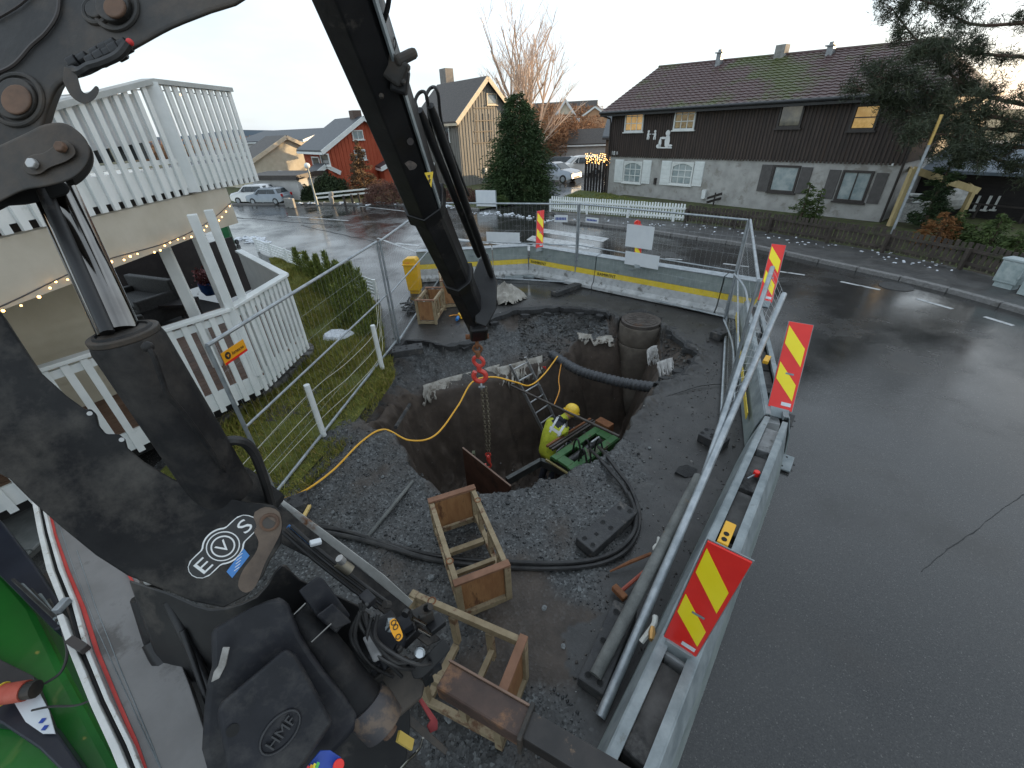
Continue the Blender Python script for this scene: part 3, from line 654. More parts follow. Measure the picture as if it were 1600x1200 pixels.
for (x0, y0, x1, y1) in [(961,249,974,285),(1004,250,1017,287),(1033,251,1048,289),(1084,252,1099,291)]:
    ta, tb, za, zb = rpx(x0, y0, x1, y1); mb = MB(); fh.box(mb, ta, tb, za, zb, .002, .04); s_h = part('shutter', mb, white, house)
    for k in range(5):
        mb = MB(); zz = za + (zb - za) * (.1 + .18 * k); fh.box(mb, ta + .03, tb - .03, zz, zz + (zb - za) * .13, .042, .055); part('louvre', mb, white, s_h)
win_px(1205, 258, 1247, 301, frame=darkwood, glass=curtain, o=.0); win_px(1310, 266, 1359, 316, frame=darkwood, glass=curtain, nx_=2, o=.0)
for (x0, y0, x1, y1) in [(1187,257,1204,299),(1248,261,1265,303),(1290,265,1308,311),(1362,270,1381,319)]:
    ta, tb, za, zb = rpx(x0, y0, x1, y1); mb = MB(); fh.box(mb, ta, tb, za, zb, .002, .04); part('shutter', mb, shutg, house, label='grey brown shutter')
def chimney(px, topy, w_, h_, cap, par=roof, off=0):
    d = ray(px, topy); q = fh.p(0, 0, -D_ / 2 + off); t = (q - V((0, 0, CH))).dot(fh.n) / d.dot(fh.n); P_ = V((0, 0, CH)) + d * t
    mb = MB(); mt = Matrix((fh.u, fh.n, V((0, 0, 1)))).transposed(); mb.box((P_.x, P_.y, P_.z - h_ / 2), (w_, w_, h_), mt)
    c = part('chimney', mb, concrete if not cap else zinc, par)
    if cap:
        mb = MB(); mb.prism([P_ + fh.u * a_ * w_ * .8 + fh.n * b_ * w_ * .8 for a_, b_ in ((-1, -1), (1, -1), (1, 1), (-1, 1))], (0, 0, .04)); mb.box((P_.x, P_.y, P_.z + .09), (w_ * .7, w_ * .7, .1), mt); part('chimney_cap', mb, zinc, par)
chimney(1126, 83, .24, .55, True, off=.4); chimney(1300, 72, .24, .6, True, off=.4); chimney(1224, 70, .42, .5, False, off=.1)
# figures and number
fig = M('white_figure', (.75, .76, .75), (.8, .8, .8), rough=.5)
def child(mb, px, py, s, flip=1):
    t, z = fz(px, py, .08); f = fh
    def bl(a, b_, r_, r2_=None, k=9):
        pts = [f.p(t + (a + math.cos(i / k * 6.283) * r_) * s * flip, z + (b_ + math.sin(i / k * 6.283) * (r2_ or r_)) * s, .078) for i in range(k)]; mb.prism(pts, fh.n * .02)
    bl(0, .62, .16); bl(-.03, .25, .17, .26); bl(-.12, -.12, .08, .22); bl(.12, -.12, .08, .22); bl(.25, .32, .2, .05)
mb = MB(); child(mb, 1013, 214, .38); child(mb, 1023, 214, .38, -1); part('painted_figure', mb, fig, house, label='white silhouettes of two children holding hands')
mb = MB(); t, z = fz(1038, 231, .08); fh.box(mb, t - .42, t + .42, z - .02, z + .03, .075, .095)
for (a, b_, r_, r2_) in [(.1,.62,.12,.13),(.12,.28,.14,.3),(-.12,.42,.2,.05),(-.28,.2,.08,.2),(-.34,.07,.14,.09),(.3,.1,.13,.05)]:
    mb.prism([fh.p(t + a + math.cos(i / 10 * 6.283) * r_, z + b_ + math.sin(i / 10 * 6.283) * r2_, .079) for i in range(10)], fh.n * .02)
part('painted_figure', mb, fig, house, label='white silhouette of a figure kneeling by a flower')
mb = MB(); t, z = fz(955, 242, .08); lettering(mb, '18', fh.p(t, z, .08), fh.u, (0, 0, 1), .2); t, z = fz(963, 241, .08); lettering(mb, 'B', fh.p(t, z, .08), fh.u, (0, 0, 1), .14); part('house_number', mb, fig, house)
mb = MB(); t, z = fz(1024, 288); fh.box(mb, t - .05, t + .05, z, z + .3, .002, .12); part('wall_lamp', mb, darkwood, house)
mb = MB(); t, z = fz(1100, 310); fh.box(mb, t - .08, t + .1, z, z + .38, .002, .15); part('meter_box', mb, white, house)
mb = MB(); t, z = fz(1393, 259); fh.box(mb, t - .08, t + .06, z, z + .16, .002, .05); part('number_plate', mb, white, house)
for x in [(1190, 327, 1232, 334), (1275, 342, 1356, 353)]:
    mb = MB(); ta, za = fz(x[0], x[1]); tb, zb = fz(x[2], x[3]); z_ = (za + zb) / 2; fh.box(mb, ta, tb, z_ - .03, z_, 0.002, .5); part('window_well_cover', mb, zinc, house)
# string light swag & dark fence at the left corner of the house
ds = thing('slatted_screen', 'tall dark slatted screen with fairy lights beside the brown house', 'fence', G(912, 300))
a_, b_ = V((4.9, 27.6, 0)), V((6.1, 26.7, 0))
for k in range(9):
    p = a_.lerp(b_, k / 8); mb = MB().box((p.x, p.y, .85), (.13, .05, 1.7)); part('board', mb, M('black_timber', (.014, .012, .012), (.024, .02, .02), rough=.7), ds)
lb = MB(); wires = MB()
for k in range(13):
    f_ = k / 12; top = a_.lerp(b_, f_) + V((-.05, -.12, 2.05 + .05 * math.sin(k))); n_ = random.randint(3, 6)
    wires.tube([top, top - V((0, 0, .12 * n_))], .006, 4)
    for j in range(n_): lb.ball(top - V((random.uniform(-.05, .05), .01, .02 + .10 * j + random.uniform(0, .05))), .024, 6, 4)
wires.tube([a_ + V((-.05, -.12, 2.07)), b_ + V((-.05, -.12, 2.07))], .01, 5)
ls = thing('icicle_lights', 'warm icicle string lights hanging from the top of the dark screen', 'string lights', a_ + V((0, 0, 2)))
part('wire', wires, darkwood, ls); part('bulb', lb, bulbm, ls, kind='stuff')
# ---- helper for simple gable houses: a -> b is the eave wall facing us, gable end at b, depth vector dv
def gable_house(name, label, a, b, dv, ze, zr, wall, roofmat, trim, boards=0, ov=.35, rid_back=.5, cat='house', gcol=None):
    a, b, dv = V(a), V(b), V(dv); h = thing(name, label, cat, a); w_ = MB(); c, d = b + dv, a + dv; up = V((0, 0, 1))
    m1, m2 = b + dv * rid_back, a + dv * rid_back
    w_.add([a, b, c, d, a + up * ze, b + up * ze, c + up * ze, d + up * ze, m1 + up * zr, m2 + up * zr], [(0, 1, 5, 4), (1, 2, 6, 8, 5), (2, 3, 7, 6), (3, 0, 4, 9, 7)])
    wl = part('wall', w_, wall, h)
    u = (b - a).normalized(); dn = dv.normalized(); sl = (zr - ze) / (dv.length * rid_back)
    r_ = MB(); th = .12
    for sgn, e_, mm in ((-1, (a, b), rid_back), (1, (d, c), 1 - rid_back)):
        o1 = e_[0] + dn * sgn * ov - u * ov + up * (ze - ov * sl); o2 = e_[1] + dn * sgn * ov + u * ov + up * (ze - ov * sl); t1 = m2 - u * ov + up * zr; t2 = m1 + u * ov + up * zr
        r_.prism([o1 + up * .04, o2 + up * .04, t2 + up * .04, t1 + up * .04], (0, 0, th))
    rr = part('roof', r_, roofmat, h)
    tr = MB()
    for s_ in (0, 1):
        e_ = (b, c)[s_] + dn * (-1, 1)[s_] * ov + u * (ov + .015) + up * (ze - ov * sl); tr.bar(e_ + up * .03, m1 + u * (ov + .015) + up * (zr + .03), .04, .26)
    e1_ = a - dn * ov - u * ov + up * (ze - ov * sl - .02); e2_ = b - dn * ov + u * ov + up * (ze - ov * sl - .02); tr.bar(e1_, e2_, .04, .14)
    part('bargeboard', tr, trim, h)
    if boards:
        g = Fac(b, c, u); k = int(g.L / boards)
        for i in range(k):
            t = (i + .5) * g.L / k; f_ = t / g.L; zt = ze + (zr - ze) * (f_ / rid_back if f_ < rid_back else (1 - f_) / (1 - rid_back)) - .02
            mb = MB(); g.box(mb, t - .035, t + .035, .05, zt, .002, .03); part('board', mb, gcol or wall, wl, fix=False)
        g = Fac(a, b, -dn); k = int(g.L / boards)
        for i in range(k): t = (i + .5) * g.L / k; mb = MB(); g.box(mb, t - .035, t + .035, .05, ze - .1, .002, .03); part('board', mb, gcol or wall, wl, fix=False)
    return h, wl, rr, Fac(a, b, -dn), Fac(b, c, u)
def on(f, px, py, o=0.):
    d = ray(px, py); q = f.p(0, 0, o); t = (q - V((0, 0, CH))).dot(f.n) / d.dot(f.n); P_ = V((0, 0, CH)) + d * t; return (P_ - f.a).dot(f.u), P_.z
def wpx(f, par, x0, y0, x1, y1, **k):
    ta, za = on(f, x0, y1); tb, zb = on(f, x1, y0); ta, tb = min(ta, tb), max(ta, tb); za, zb = min(za, zb), max(za, zb); return window(f, par, ta, tb, za, zb, **k)
greyw = M('grey_cladding', (.17, .165, .15), (.24, .23, .205), sc=2, rough=.75, stretch=(4, 4, .5)); roofdk = M('dark_roof', (.040, .034, .030), (.075, .062, .052), sc=5, rough=.6, bump=.5, bsc=22, stretch=(1, 1, 4))
creamt = M('cream_trim', (.5, .42, .3), (.6, .52, .4), rough=.6)
# grey house: corner at px 725, gable toward the street side right
gA, gB = V((-6.4, 37.0, 0)), V((-2.85, 32.6, 0)); dv = V((3.8, 3.7, 0))
gh, gw, gr, gf1, gf2 = gable_house('grey_house', 'tall grey vertical clad house with dark roof behind the spruce', gA, gB, dv, 4.1, 6.3, greyw, roofdk, creamt, boards=.26)
wpx(gf1, gh, 689, 197, 702, 222, frame=wm, glass=glassd, o=.03); wpx(gf2, gh, 760, 146, 775, 164, frame=creamt, glass=curtain, o=.03)
mb = MB(); p = A(698, 120, 36); mb.box((p.x, p.y, 6.5), (.95, .8, 2.9), Matrix.Rotation(-.9, 3, 'Z')); part('chimney', mb, M('sheet_chimney', (.16, .15, .14), (.22, .21, .2), rough=.6), gr)
mb = MB(); t, z = on(gf2, 758, 270); gf2.box(mb, t - .1, t + .1, z - .05, z + .3, .03, .12); part('meter_box', mb, white, gh)
tr_ = MB()
for k in range(4): tr_.add([], [])
for yy in (167, 187, 204, 222):
    t0_, z0_ = on(gf2, 740, yy + 2); t1_, z1_ = on(gf2, 770, yy); gf2.box(tr_, min(t0_, t1_), max(t0_, t1_), z0_ - .02, z0_ + .03, .035, .06)
for xx in (746, 757, 766):
    t0_, z0_ = on(gf2, xx, 222); gf2.box(tr_, t0_ - .02, t0_ + .02, z0_, z0_ + 1.7, .034, .055)
part('trellis', tr_, darkwood, gh)
# red house
redw = M('red_cladding', (.38, .065, .028), (.46, .095, .042), sc=3, rough=.7, stretch=(4, 4, .5)); slate = M('slate_roof', (.030, .034, .040), (.05, .056, .064), sc=5, rough=.5, bump=.3, bsc=16)
rA, rB = V((-14.3, 34.6, 0)), V((-11.45, 31.1, 0)); dv = V((4.0, 5.5, 0))
rh, rw, rr_, rf1, rf2 = gable_house('red_house', 'red clad house with slate roof, white trim and a low sun on its gable', rA, rB, dv, 2.7, 4.35, redw, slate, white, boards=.3)
wpx(rf1, rh, 492, 245, 499, 262, frame=wm, glass=glassd, o=.03); wpx(rf1, rh, 505, 240, 514, 258, frame=wm, glass=glassd, o=.03)
wpx(rf2, rh, 551, 203, 565, 219, frame=wm, glass=curtain, nx_=2, o=.03); wpx(rf2, rh, 555, 233, 569, 251, frame=wm, glass=curtain, nx_=2, o=.03)
p = m_ = rA.lerp(rB, .8) + dv * .5; mb = MB().box((p.x, p.y, 4.5), (.7, .6, .75), Matrix.Rotation(-.9, 3, 'Z')); part('chimney', mb, M('brick_chimney', (.09, .06, .05), (.14, .1, .08), sc=20, rough=.8), rr_)
# porch of the red house
pa = V((-12.9, 31.4, 0)); ph, _, _, pf1, pf2 = gable_house('red_porch', 'low red entrance porch with slate roof in front of the red house', (-13.2, 31.9, 0), (-12.2, 30.7, 0), (1.1, .9, 0), 1.35, 1.75, redw, slate, white, ov=.15, cat='porch')
wpx(pf1, ph, 494, 280, 502, 290, frame=wm, glass=glassd, o=.01)
annex, _, _, _, _ = gable_house('red_annex', 'low red lean-to with white trim at the right end of the red house', (-9.0, 34.2, 0), (-8.3, 32.8, 0), (3, 2.2, 0), 1.4, 2.1, redw, slate, white, ov=.2, cat='shed')
# cream houses at the left
creamw = M('cream_cladding', (.50, .45, .34), (.58, .53, .42), sc=3, rough=.7); palew = M('pale_render', (.45, .44, .42), (.52, .51, .49), sc=3, rough=.8)
h1_, _, _, cf1, cf2 = gable_house('cream_house', 'pale cream house with steep brown roof left of the red house', (-21.6, 38.6, 0), (-19.0, 36.0, 0), (4.2, 4.6, 0), 1.95, 3.45, creamw, roofdk, creamt, ov=.3)
for k in range(4): wpx(cf1, h1_, 424 + k * 5, 270 - k, 428 + k * 5, 280 - k, frame=wm, glass=curtain, o=.01, fw=.05, sill=False)
h2_, _, _, df1, df2 = gable_house('pale_house', 'low pale house with dark roof at the far left end of the street', (-30.5, 43.5, 0), (-21.4, 38.3, 0), (3.5, 6.5, 0), 1.4, 2.5, creamw, slate, white, ov=.3)
for x in (372, 395): wpx(df1, h2_, x, 293, x + 12, 301, frame=wm, glass=glassd, o=.01, sill=False)
h3_, _, _, _, _ = gable_house('hillside_house', 'distant white house with dark roof seen above the pale house', (-38, 70, 0), (-26, 64, 0), (5, 9, 0), 3.0, 4.2, palew, slate, white, ov=.3)
gar, _, _, _, _ = gable_house('grey_garage', 'flat grey garage beside the parked cars', (-16.3, 30.4, 0), (-12.75, 28.9, 0), (1.2, 2.8, 0), 1.32, 1.42, palew, roofdk, darkwood, ov=.15, cat='garage')
# dark house right + roofs behind
darkw = M('black_brown_cladding', (.012, .010, .010), (.022, .018, .018), sc=3, rough=.7, stretch=(1, 1, 8)); blueroof = M('grey_blue_roofing', (.10, .13, .16), (.15, .18, .21), sc=3, rough=.6, c3=(.3, .3, .3), c3p=.66, c3s=3)
dh = thing('dark_house', 'almost black timber house with a lower grey roofed wing behind the pergola', 'house', (18, 18, 0))
dA, dB = V((16.2, 21.2, 0)), V((18.2, 18.9, 0)); fd = Fac(dA, dB, (-1, -1, 0))
mb = MB(); mb.prism([dA, dB, dB - fd.n * 7, dA - fd.n * 7], (0, 0, 3.6)); wl_ = part('wall', mb, darkw, dh)
for k in range(16):
    mb = MB(); z = .5 + k * .19; fd.box(mb, 0, fd.L, z, z + .17, .002, .03); part('cladding_board', mb, darkw, wl_, fix=False)
mb = MB(); mb.prism([fd.p(-.1, 3.6, .3), fd.p(fd.L + .2, 3.6, .3), fd.p(fd.L + .2, 4.0, -7.2), fd.p(-.1, 4.0, -7.2)], (0, 0, .14)); part('roof', mb, roofdk, dh)
wA, wB = V((15.9, 18.2, 0)), V((18.9, 12.6, 0)); fw_ = Fac(wA, wB, (-1, -1, 0))
mb = MB(); mb.prism([wA, wB, wB - fw_.n * 3, wA - fw_.n * 3], (0, 0, 1.55)); part('wing_wall', mb, darkw, dh)
mb = MB(); mb.prism([fw_.p(-.2, 1.5, .5), fw_.p(fw_.L + .3, 1.5, .5), fw_.p(fw_.L + .3, 2.2, -2.8), fw_.p(-.2, 2.2, -2.8)], (0, 0, .1)); part('wing_roof', mb, blueroof, dh)
for x0, x1, gl in ((1520, 1534, curtain), (1537, 1552, curtain), (1554, 1562, glasslit)):
    t0_, z0_ = on(fw_, x0, 327); t1_, z1_ = on(fw_, x1, 306); window(fw_, dh, min(t0_, t1_), max(t0_, t1_), min(z0_, z1_), max(z0_, z1_), wm, gl, nx_=2, nz_=2, o=.01, fw=.03)
mb = MB(); fw_.box(mb, .3, fw_.L - .3, .55, .6, .3, .36)
for k in range(5): fw_.box(mb, .3 + k * 1.2, .36 + k * 1.2, .1, .55, .3, .35)
part('rail', mb, darkwood, dh)
# unseen houses added beyond the frame to keep low sun off the foreground
nh, _, _, _, _ = gable_house('sun_blocker_house', 'dark house continuing the row to the right', (25.0, 19.0, 0), (30.0, 1.5, 0), (7, 3.5, 0), 5.8, 7.8, brown_w, roofdk, white, ov=.4)
gable_house('shade_end_house', 'dark house at the right end of the row', (30.5, -1.5, 0), (34.0, -14, 0), (8, 2.5, 0), 4.6, 6.6, brown_w, roofdk, white, ov=.4)
# houses behind the parked cars
h4_, _, _, _, _ = gable_house('brown_roof_house', 'grey roofed brown house behind the fairy lights', (9.2, 42.5, 0), (15.5, 40.5, 0), (2, 6, 0), 2.5, 4.0, M('brown_wall', (.10, .065, .045), (.15, .10, .07), sc=3, rough=.8), M('grey_roof', (.07, .08, .09), (.11, .12, .13), sc=4, rough=.6), darkwood, ov=.3)
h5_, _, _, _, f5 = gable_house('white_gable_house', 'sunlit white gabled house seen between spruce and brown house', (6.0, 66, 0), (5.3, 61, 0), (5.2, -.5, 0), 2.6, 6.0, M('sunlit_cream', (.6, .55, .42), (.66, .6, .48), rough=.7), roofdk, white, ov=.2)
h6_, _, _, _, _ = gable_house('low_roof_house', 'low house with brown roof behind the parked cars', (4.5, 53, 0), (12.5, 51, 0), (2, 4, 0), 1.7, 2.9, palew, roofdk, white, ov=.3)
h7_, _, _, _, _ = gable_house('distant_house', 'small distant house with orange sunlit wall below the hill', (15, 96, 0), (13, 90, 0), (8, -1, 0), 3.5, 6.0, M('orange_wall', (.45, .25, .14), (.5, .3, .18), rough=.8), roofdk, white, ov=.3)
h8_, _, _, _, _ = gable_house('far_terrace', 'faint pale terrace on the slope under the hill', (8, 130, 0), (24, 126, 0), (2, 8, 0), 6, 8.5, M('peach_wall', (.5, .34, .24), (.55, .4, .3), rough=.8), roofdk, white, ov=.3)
# ================================================================== VEGETATION
leafd = M('spruce_needles', (.016, .036, .010), (.045, .080, .022), sc=1.3, rough=.8, c3=(.06, .075, .018), c3p=.62, c3s=3)
bark = M('bark', (.06, .042, .03), (.12, .085, .06), sc=8, rough=.9, bump=.5)
barkp = M('birch_bark', (.22, .14, .09), (.34, .23, .16), sc=8, rough=.9)
def conifer(name, label, base, h, r, n, mat, size, group=None, skirt=.06, pw=.85, brown=None):
    t = thing(name, label, 'tree', base, group=group); b = V(base)
    mb = MB().tube([b + V((0, 0, 0)), b + V((.02, 0, h * .5)), b + V((0, .02, h * .96))], [r * .10 + .02, r * .06 + .01, .01], 7); part('trunk', mb, bark, t)
    cs = []; dd = []
    nb_ = max(60, int(n / 90))
    for i in range(nb_):
        f = 1 - (1 - (i + random.random()) / nb_) ** .62; z = h * (skirt + (1 - skirt) * f); rr = r * (1 - f) ** pw * random.uniform(.75, 1.12) + .03 * r; a = random.random() * 6.283
        k = int(n / nb_); s = np.random.uniform(.15, 1, k) ** .6
        px = b.x + math.cos(a) * rr * s; py = b.y + math.sin(a) * rr * s; pz = b.z + z - .22 * rr * s + .10 * rr * s ** 3
        w_ = .16 * rr * (1.25 - s * .6) + .02 * r; px = px + np.random.normal(0, 1, k) * w_; py = py + np.random.normal(0, 1, k) * w_; pz = pz + np.random.normal(0, 1, k) * w_ * .7
        cs.append(np.stack([px, py, pz], 1)); dd.append(np.tile([math.cos(a), math.sin(a), -.15], (k, 1)))
    cs = np.concatenate(cs); dd = np.concatenate(dd); cs[:, 2] = np.maximum(cs[:, 2], b.z + .03)
    v, f = cards(cs, size, .28, dd); v -= np.array(b); o = nparr('crown', v, f, 4, mat, None, None, kind='stuff', parent=t); return t
conifer('spruce_tree', 'dense dark green spruce, cone shaped, on the corner before the grey house', G(812, 311), 5.0, 2.05, 42000, leafd, .085, pw=.55, skirt=.02)
thuja = M('thuja_green', (.035, .06, .014), (.075, .11, .025), sc=5, rough=.8)
thujab = M('thuja_brown', (.16, .065, .02), (.24, .11, .035), sc=5, rough=.9)
def px_con(name, label, px, pyb, pyt, wpx, n, mat, size, group=None, **k):
    b = G(px, pyb, .08); h = ZP(b, pyt) - .08; d = (V((b.x, b.y, b.z)) - V((0, 0, CH))).dot(_F); r = wpx / FPX * d / 2
    return conifer(name, label, b, h, r, n, mat, size, group, **k)
px_con('garden_thuja', 'taller bright green thuja by the plaster wall, left of the pair', 1247, 352, 283, 40, 2600, thuja, .05, 'thuja shrubs at the brown house', pw=.6)
px_con('garden_thuja', 'slimmer bright green thuja, right of the pair by the wall', 1267, 353, 291, 26, 1800, thuja, .045, 'thuja shrubs at the brown house', pw=.6)
px_con('corner_conifer', 'tall dark conifer squeezed between the brown house corner and the pergola', 1440, 356, 195, 44, 5200, leafd, .06, pw=.5)
px_con('withered_thuja', 'rust brown withered shrub in front of the pergola', 1458, 385, 330, 60, 2600, thujab, .05, pw=.5)
px_con('garden_thuja', 'dull green thuja between the brown shrub and the pergola post', 1482, 386, 328, 44, 2400, thuja, .05, 'garden hedge beyond the dark fence', pw=.55)
px_con('garden_thuja', 'broad green thuja right of the pergola post', 1535, 400, 330, 62, 3200, thuja, .05, 'garden hedge beyond the dark fence', pw=.6)
px_con('garden_thuja', 'low green shrub behind the dark fence beside the pine trunk', 1575, 408, 360, 54, 2400, thuja, .05, 'garden hedge beyond the dark fence', pw=.4)
px_con('garden_thuja', 'round dark shrub behind the dark fence left of the broad thuja', 1508, 392, 352, 36, 1500, thuja, .05, 'garden hedge beyond the dark fence', pw=.4)
def shrub(name, label, base, r, n, mat, size, cat='shrub', group=None, twigs=None, asp=.4):
    t = thing(name, label, cat, base, group=group); b = V(base)
    mb = MB()
    for i in range(14):
        a = random.random() * 6.28; e = V((math.cos(a) * r[0] * .7, math.sin(a) * r[1] * .7, r[2] * random.uniform(.5, .95))); mb.tube([b, b + e * .5 + V((0, 0, .1 * r[2])), b + e], [.02, .014, .005], 4)
    part('stem', mb, bark, t)
    u = np.random.normal(size=(n, 3)); u /= np.linalg.norm(u, axis=1)[:, None]; u *= np.random.uniform(.35, 1, (n, 1)) ** .4; u[:, 2] = np.abs(u[:, 2])
    lump = 1 + .35 * vfbm(u[:, 0] * 2.2 + b.x, u[:, 1] * 2.2 + u[:, 2] * 2, 3)[:, None]
    c = u * lump * np.array(r) + np.array([0, 0, .02]); v, f = cards(c, size, asp); nparr('foliage', v, f, 4, mat, None, None, kind='stuff', parent=t); return t
hedg = M('reddish_twigs', (.085, .038, .030), (.15, .075, .055), sc=2, rough=.9); dgre = M('dark_hedge', (.016, .030, .010), (.035, .055, .018), sc=2, rough=.85)
shrub('barberry_hedge', 'reddish brown leafless hedge in front of the red house gable', G(612, 317, .06), (1.7, .9, 1.15), 6500, hedg, .10, asp=.12)
shrub('barberry_hedge', 'reddish brown leafless hedge left of the white board sign', G(700, 316, .06), (2.0, .7, .75), 5200, hedg, .10, asp=.12)
shrub('evergreen_hedge', 'dark green hedge before the red house porch', G(520, 310, .06), (1.35, .8, 1.35), 6000, dgre, .09)
shrub('evergreen_hedge', 'smaller dark green bush left of the lamp post', G(487, 312, .06), (.6, .5, .8), 2200, dgre, .08)
shrub('low_bush', 'small bright green bush beside the spruce foot', G(785, 320, .06), (.45, .3, .45), 1200, thuja, .06)
# slender dead spruce in front of red house
px_con('dead_spruce', 'brownish thin spruce with fairy lights before the red gable', 572, 306, 216, 46, 5200, M('brown_needles', (.09, .055, .03), (.16, .10, .055), sc=2, rough=.9), .10, pw=.7)
# --- deciduous bare trees
def bare(name, label, base, h, spread, lvl, mat, stems=1, seed=1, r0=.16, group=None):
    rnd = random.Random(seed); b = V(base); t = thing(name, label, 'tree', base, group=group); big = MB(); tw = MB()
    def grow(p, d, l, r, k):
        n_ = 3 if k else 5; path = [p]; q = p; dd = d.copy()
        for i in range(n_):
            dd = (dd + V((rnd.gauss(0, .10), rnd.gauss(0, .10), rnd.gauss(.03, .05)))).normalized(); q = q + dd * l / n_; path.append(q)
        (big if k < 2 else tw).tube(path, [r * (1 - .55 * i / n_) for i in range(n_ + 1)], 6 if k < 2 else 3, cap=False)
        if k >= lvl: return
        m = rnd.randint(4, 6) if k < 2 else rnd.randint(3, 4)
        for i in range(m):
            f = rnd.uniform(.25, 1) if k else rnd.uniform(.3, 1); pt = path[min(n_, int(f * n_))]; a = rnd.random() * 6.283; up = rnd.uniform(.35, 1.1)
            nd = (dd * up + V((math.cos(a), math.sin(a), .25)) * spread * rnd.uniform(.5, 1)).normalized(); grow(pt, nd, l * rnd.uniform(.42, .62), r * .45, k + 1)
    for s_ in range(stems):
        a = s_ / stems * 6.283 + .4; d = V((math.cos(a) * .13, math.sin(a) * .13, 1)).normalized(); grow(b + V((math.cos(a) * .25, math.sin(a) * .25, 0)) * (stems > 1), d, h * rnd.uniform(.6, .75), r0, 0)
    part('trunk', big, mat, t, fix=False); part('twigs', tw, mat, t, kind='stuff', fix=False); return t
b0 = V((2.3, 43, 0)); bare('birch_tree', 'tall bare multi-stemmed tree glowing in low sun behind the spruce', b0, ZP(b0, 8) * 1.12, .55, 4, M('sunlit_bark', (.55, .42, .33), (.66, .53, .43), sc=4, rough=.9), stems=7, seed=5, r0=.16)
b1 = V((-17.5, 52, 0)); bare('far_bare_tree', 'small bare pinkish tree behind the chimney of the red house', V((-12.0, 44, 0)), 6.0, .6, 4, M('pink_bark', (.34, .2, .17), (.45, .28, .24), rough=.9), stems=2, seed=9, r0=.08)
bare('garden_tree', 'small leafless apple tree in front of the plaster wall', G(1166, 322, .08), 1.5, .9, 4, bark, stems=2, seed=3, r0=.03)
# brown copse in the distance, lit
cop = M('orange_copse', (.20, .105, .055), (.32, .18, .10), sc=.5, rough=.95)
def copse(name, label, pts, r, n, mat, size):
    cs = []
    for (x, y, z) in pts:
        u = np.clip(np.random.normal(size=(n, 3)), -1.7, 1.7) * np.array(r) * .5 + np.array([x, y, z]); u[:, 2] = np.abs(u[:, 2]); cs.append(u)
    c = np.concatenate(cs); v, f = cards(c, size, .16); nparr(name, v, f, 4, mat, label, None, kind='stuff')
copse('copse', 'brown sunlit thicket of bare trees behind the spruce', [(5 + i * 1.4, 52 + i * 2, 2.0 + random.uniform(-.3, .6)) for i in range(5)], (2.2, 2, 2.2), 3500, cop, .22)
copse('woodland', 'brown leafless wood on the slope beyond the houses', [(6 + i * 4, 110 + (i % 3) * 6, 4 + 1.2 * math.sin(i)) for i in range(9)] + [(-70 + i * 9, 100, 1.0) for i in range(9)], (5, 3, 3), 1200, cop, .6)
# --- pine at the right edge
pb = G(1592, 392, .08); pt = thing('pine_tree', 'big pine with dark needle clusters leaning over the frame at the right', 'tree', pb)
pbk = M('pine_bark', (.07, .045, .035), (.14, .085, .06), sc=6, rough=.9, bump=.5)
trk = catmull([pb, pb + V((.03, -.02, 1.2)), pb + V((.15, .05, 2.4)), pb + V((.1, 0, 3.8)), pb + V((.35, .1, 5.2)), pb + V((.3, .2, 6.6))], 4)
mb = MB().tube(trk, [.16 - .12 * i / (len(trk) - 1) for i in range(len(trk))], 9); part('trunk', mb, pbk, pt, smooth=True)
dpt = (pb - V((0, 0, CH))).dot(_F)
needle = M('pine_needles', (.020, .030, .014), (.05, .062, .028), sc=2.5, rough=.7, c3=(.09, .085, .035), c3p=.64, c3s=5)
limbs = [[(1592,170),(1540,150),(1490,120),(1430,60),(1395,15)], [(1594,120),(1540,85),(1480,75),(1425,85)], [(1594,60),(1540,40),(1470,10),(1400,-10)], [(1596,195),(1540,180),(1480,165),(1420,130),(1365,120)], [(1592,215),(1530,200),(1460,190),(1400,165),(1345,140)], [(1590,230),(1540,225),(1480,210),(1420,215)], [(1598,10),(1520,-10),(1440,-20)], [(1592,270),(1560,250),(1520,235),(1490,240)], [(1600,100),(1650,70),(1700,30)], [(1600,180),(1650,190),(1700,220)]]
cs = []; lm = None
for li, lb_ in enumerate(limbs):
    P_ = []
    for k, (x, y) in enumerate(lb_): P_.append(A(x, y, dpt - (k * .22 if li % 2 else -k * .12)))
    P_[0] = V(min(trk, key=lambda q: (q - P_[0]).length)); pth = catmull(P_, 5); nL = len(pth)
    mb = MB().tube(pth, [.055 * (1 - .75 * i / (nL - 1)) for i in range(nL)], 6); part('limb', mb, pbk, pt, smooth=True)
    sub = MB()
    for i in range(2, nL):
        for j in range(4):
            a = V((random.gauss(0, .5), random.gauss(0, .5), random.gauss(.12, .3))); L_ = random.uniform(.25, .62); e = pth[i] + a.normalized() * L_
            sub.tube([pth[i], pth[i].lerp(e, .5) + V((0, 0, .03)), e], [.012, .008, .004], 3, cap=False)
            for q in range(3):
                f_ = random.uniform(.4, 1.05); c_ = pth[i].lerp(e, f_); cs.append((c_.x, c_.y, c_.z))
    part('twigs', sub, pbk, pt, kind='stuff', fix=False)
cs = np.array(cs); dens = np.repeat(cs[np.random.rand(len(cs)) < .75], 58, 0); dens = dens + np.random.normal(0, .095, dens.shape)
v, f = cards(dens, .075, .11); v -= np.array(pb); nparr('needles', v, f, 4, needle, None, None, kind='stuff', parent=pt)
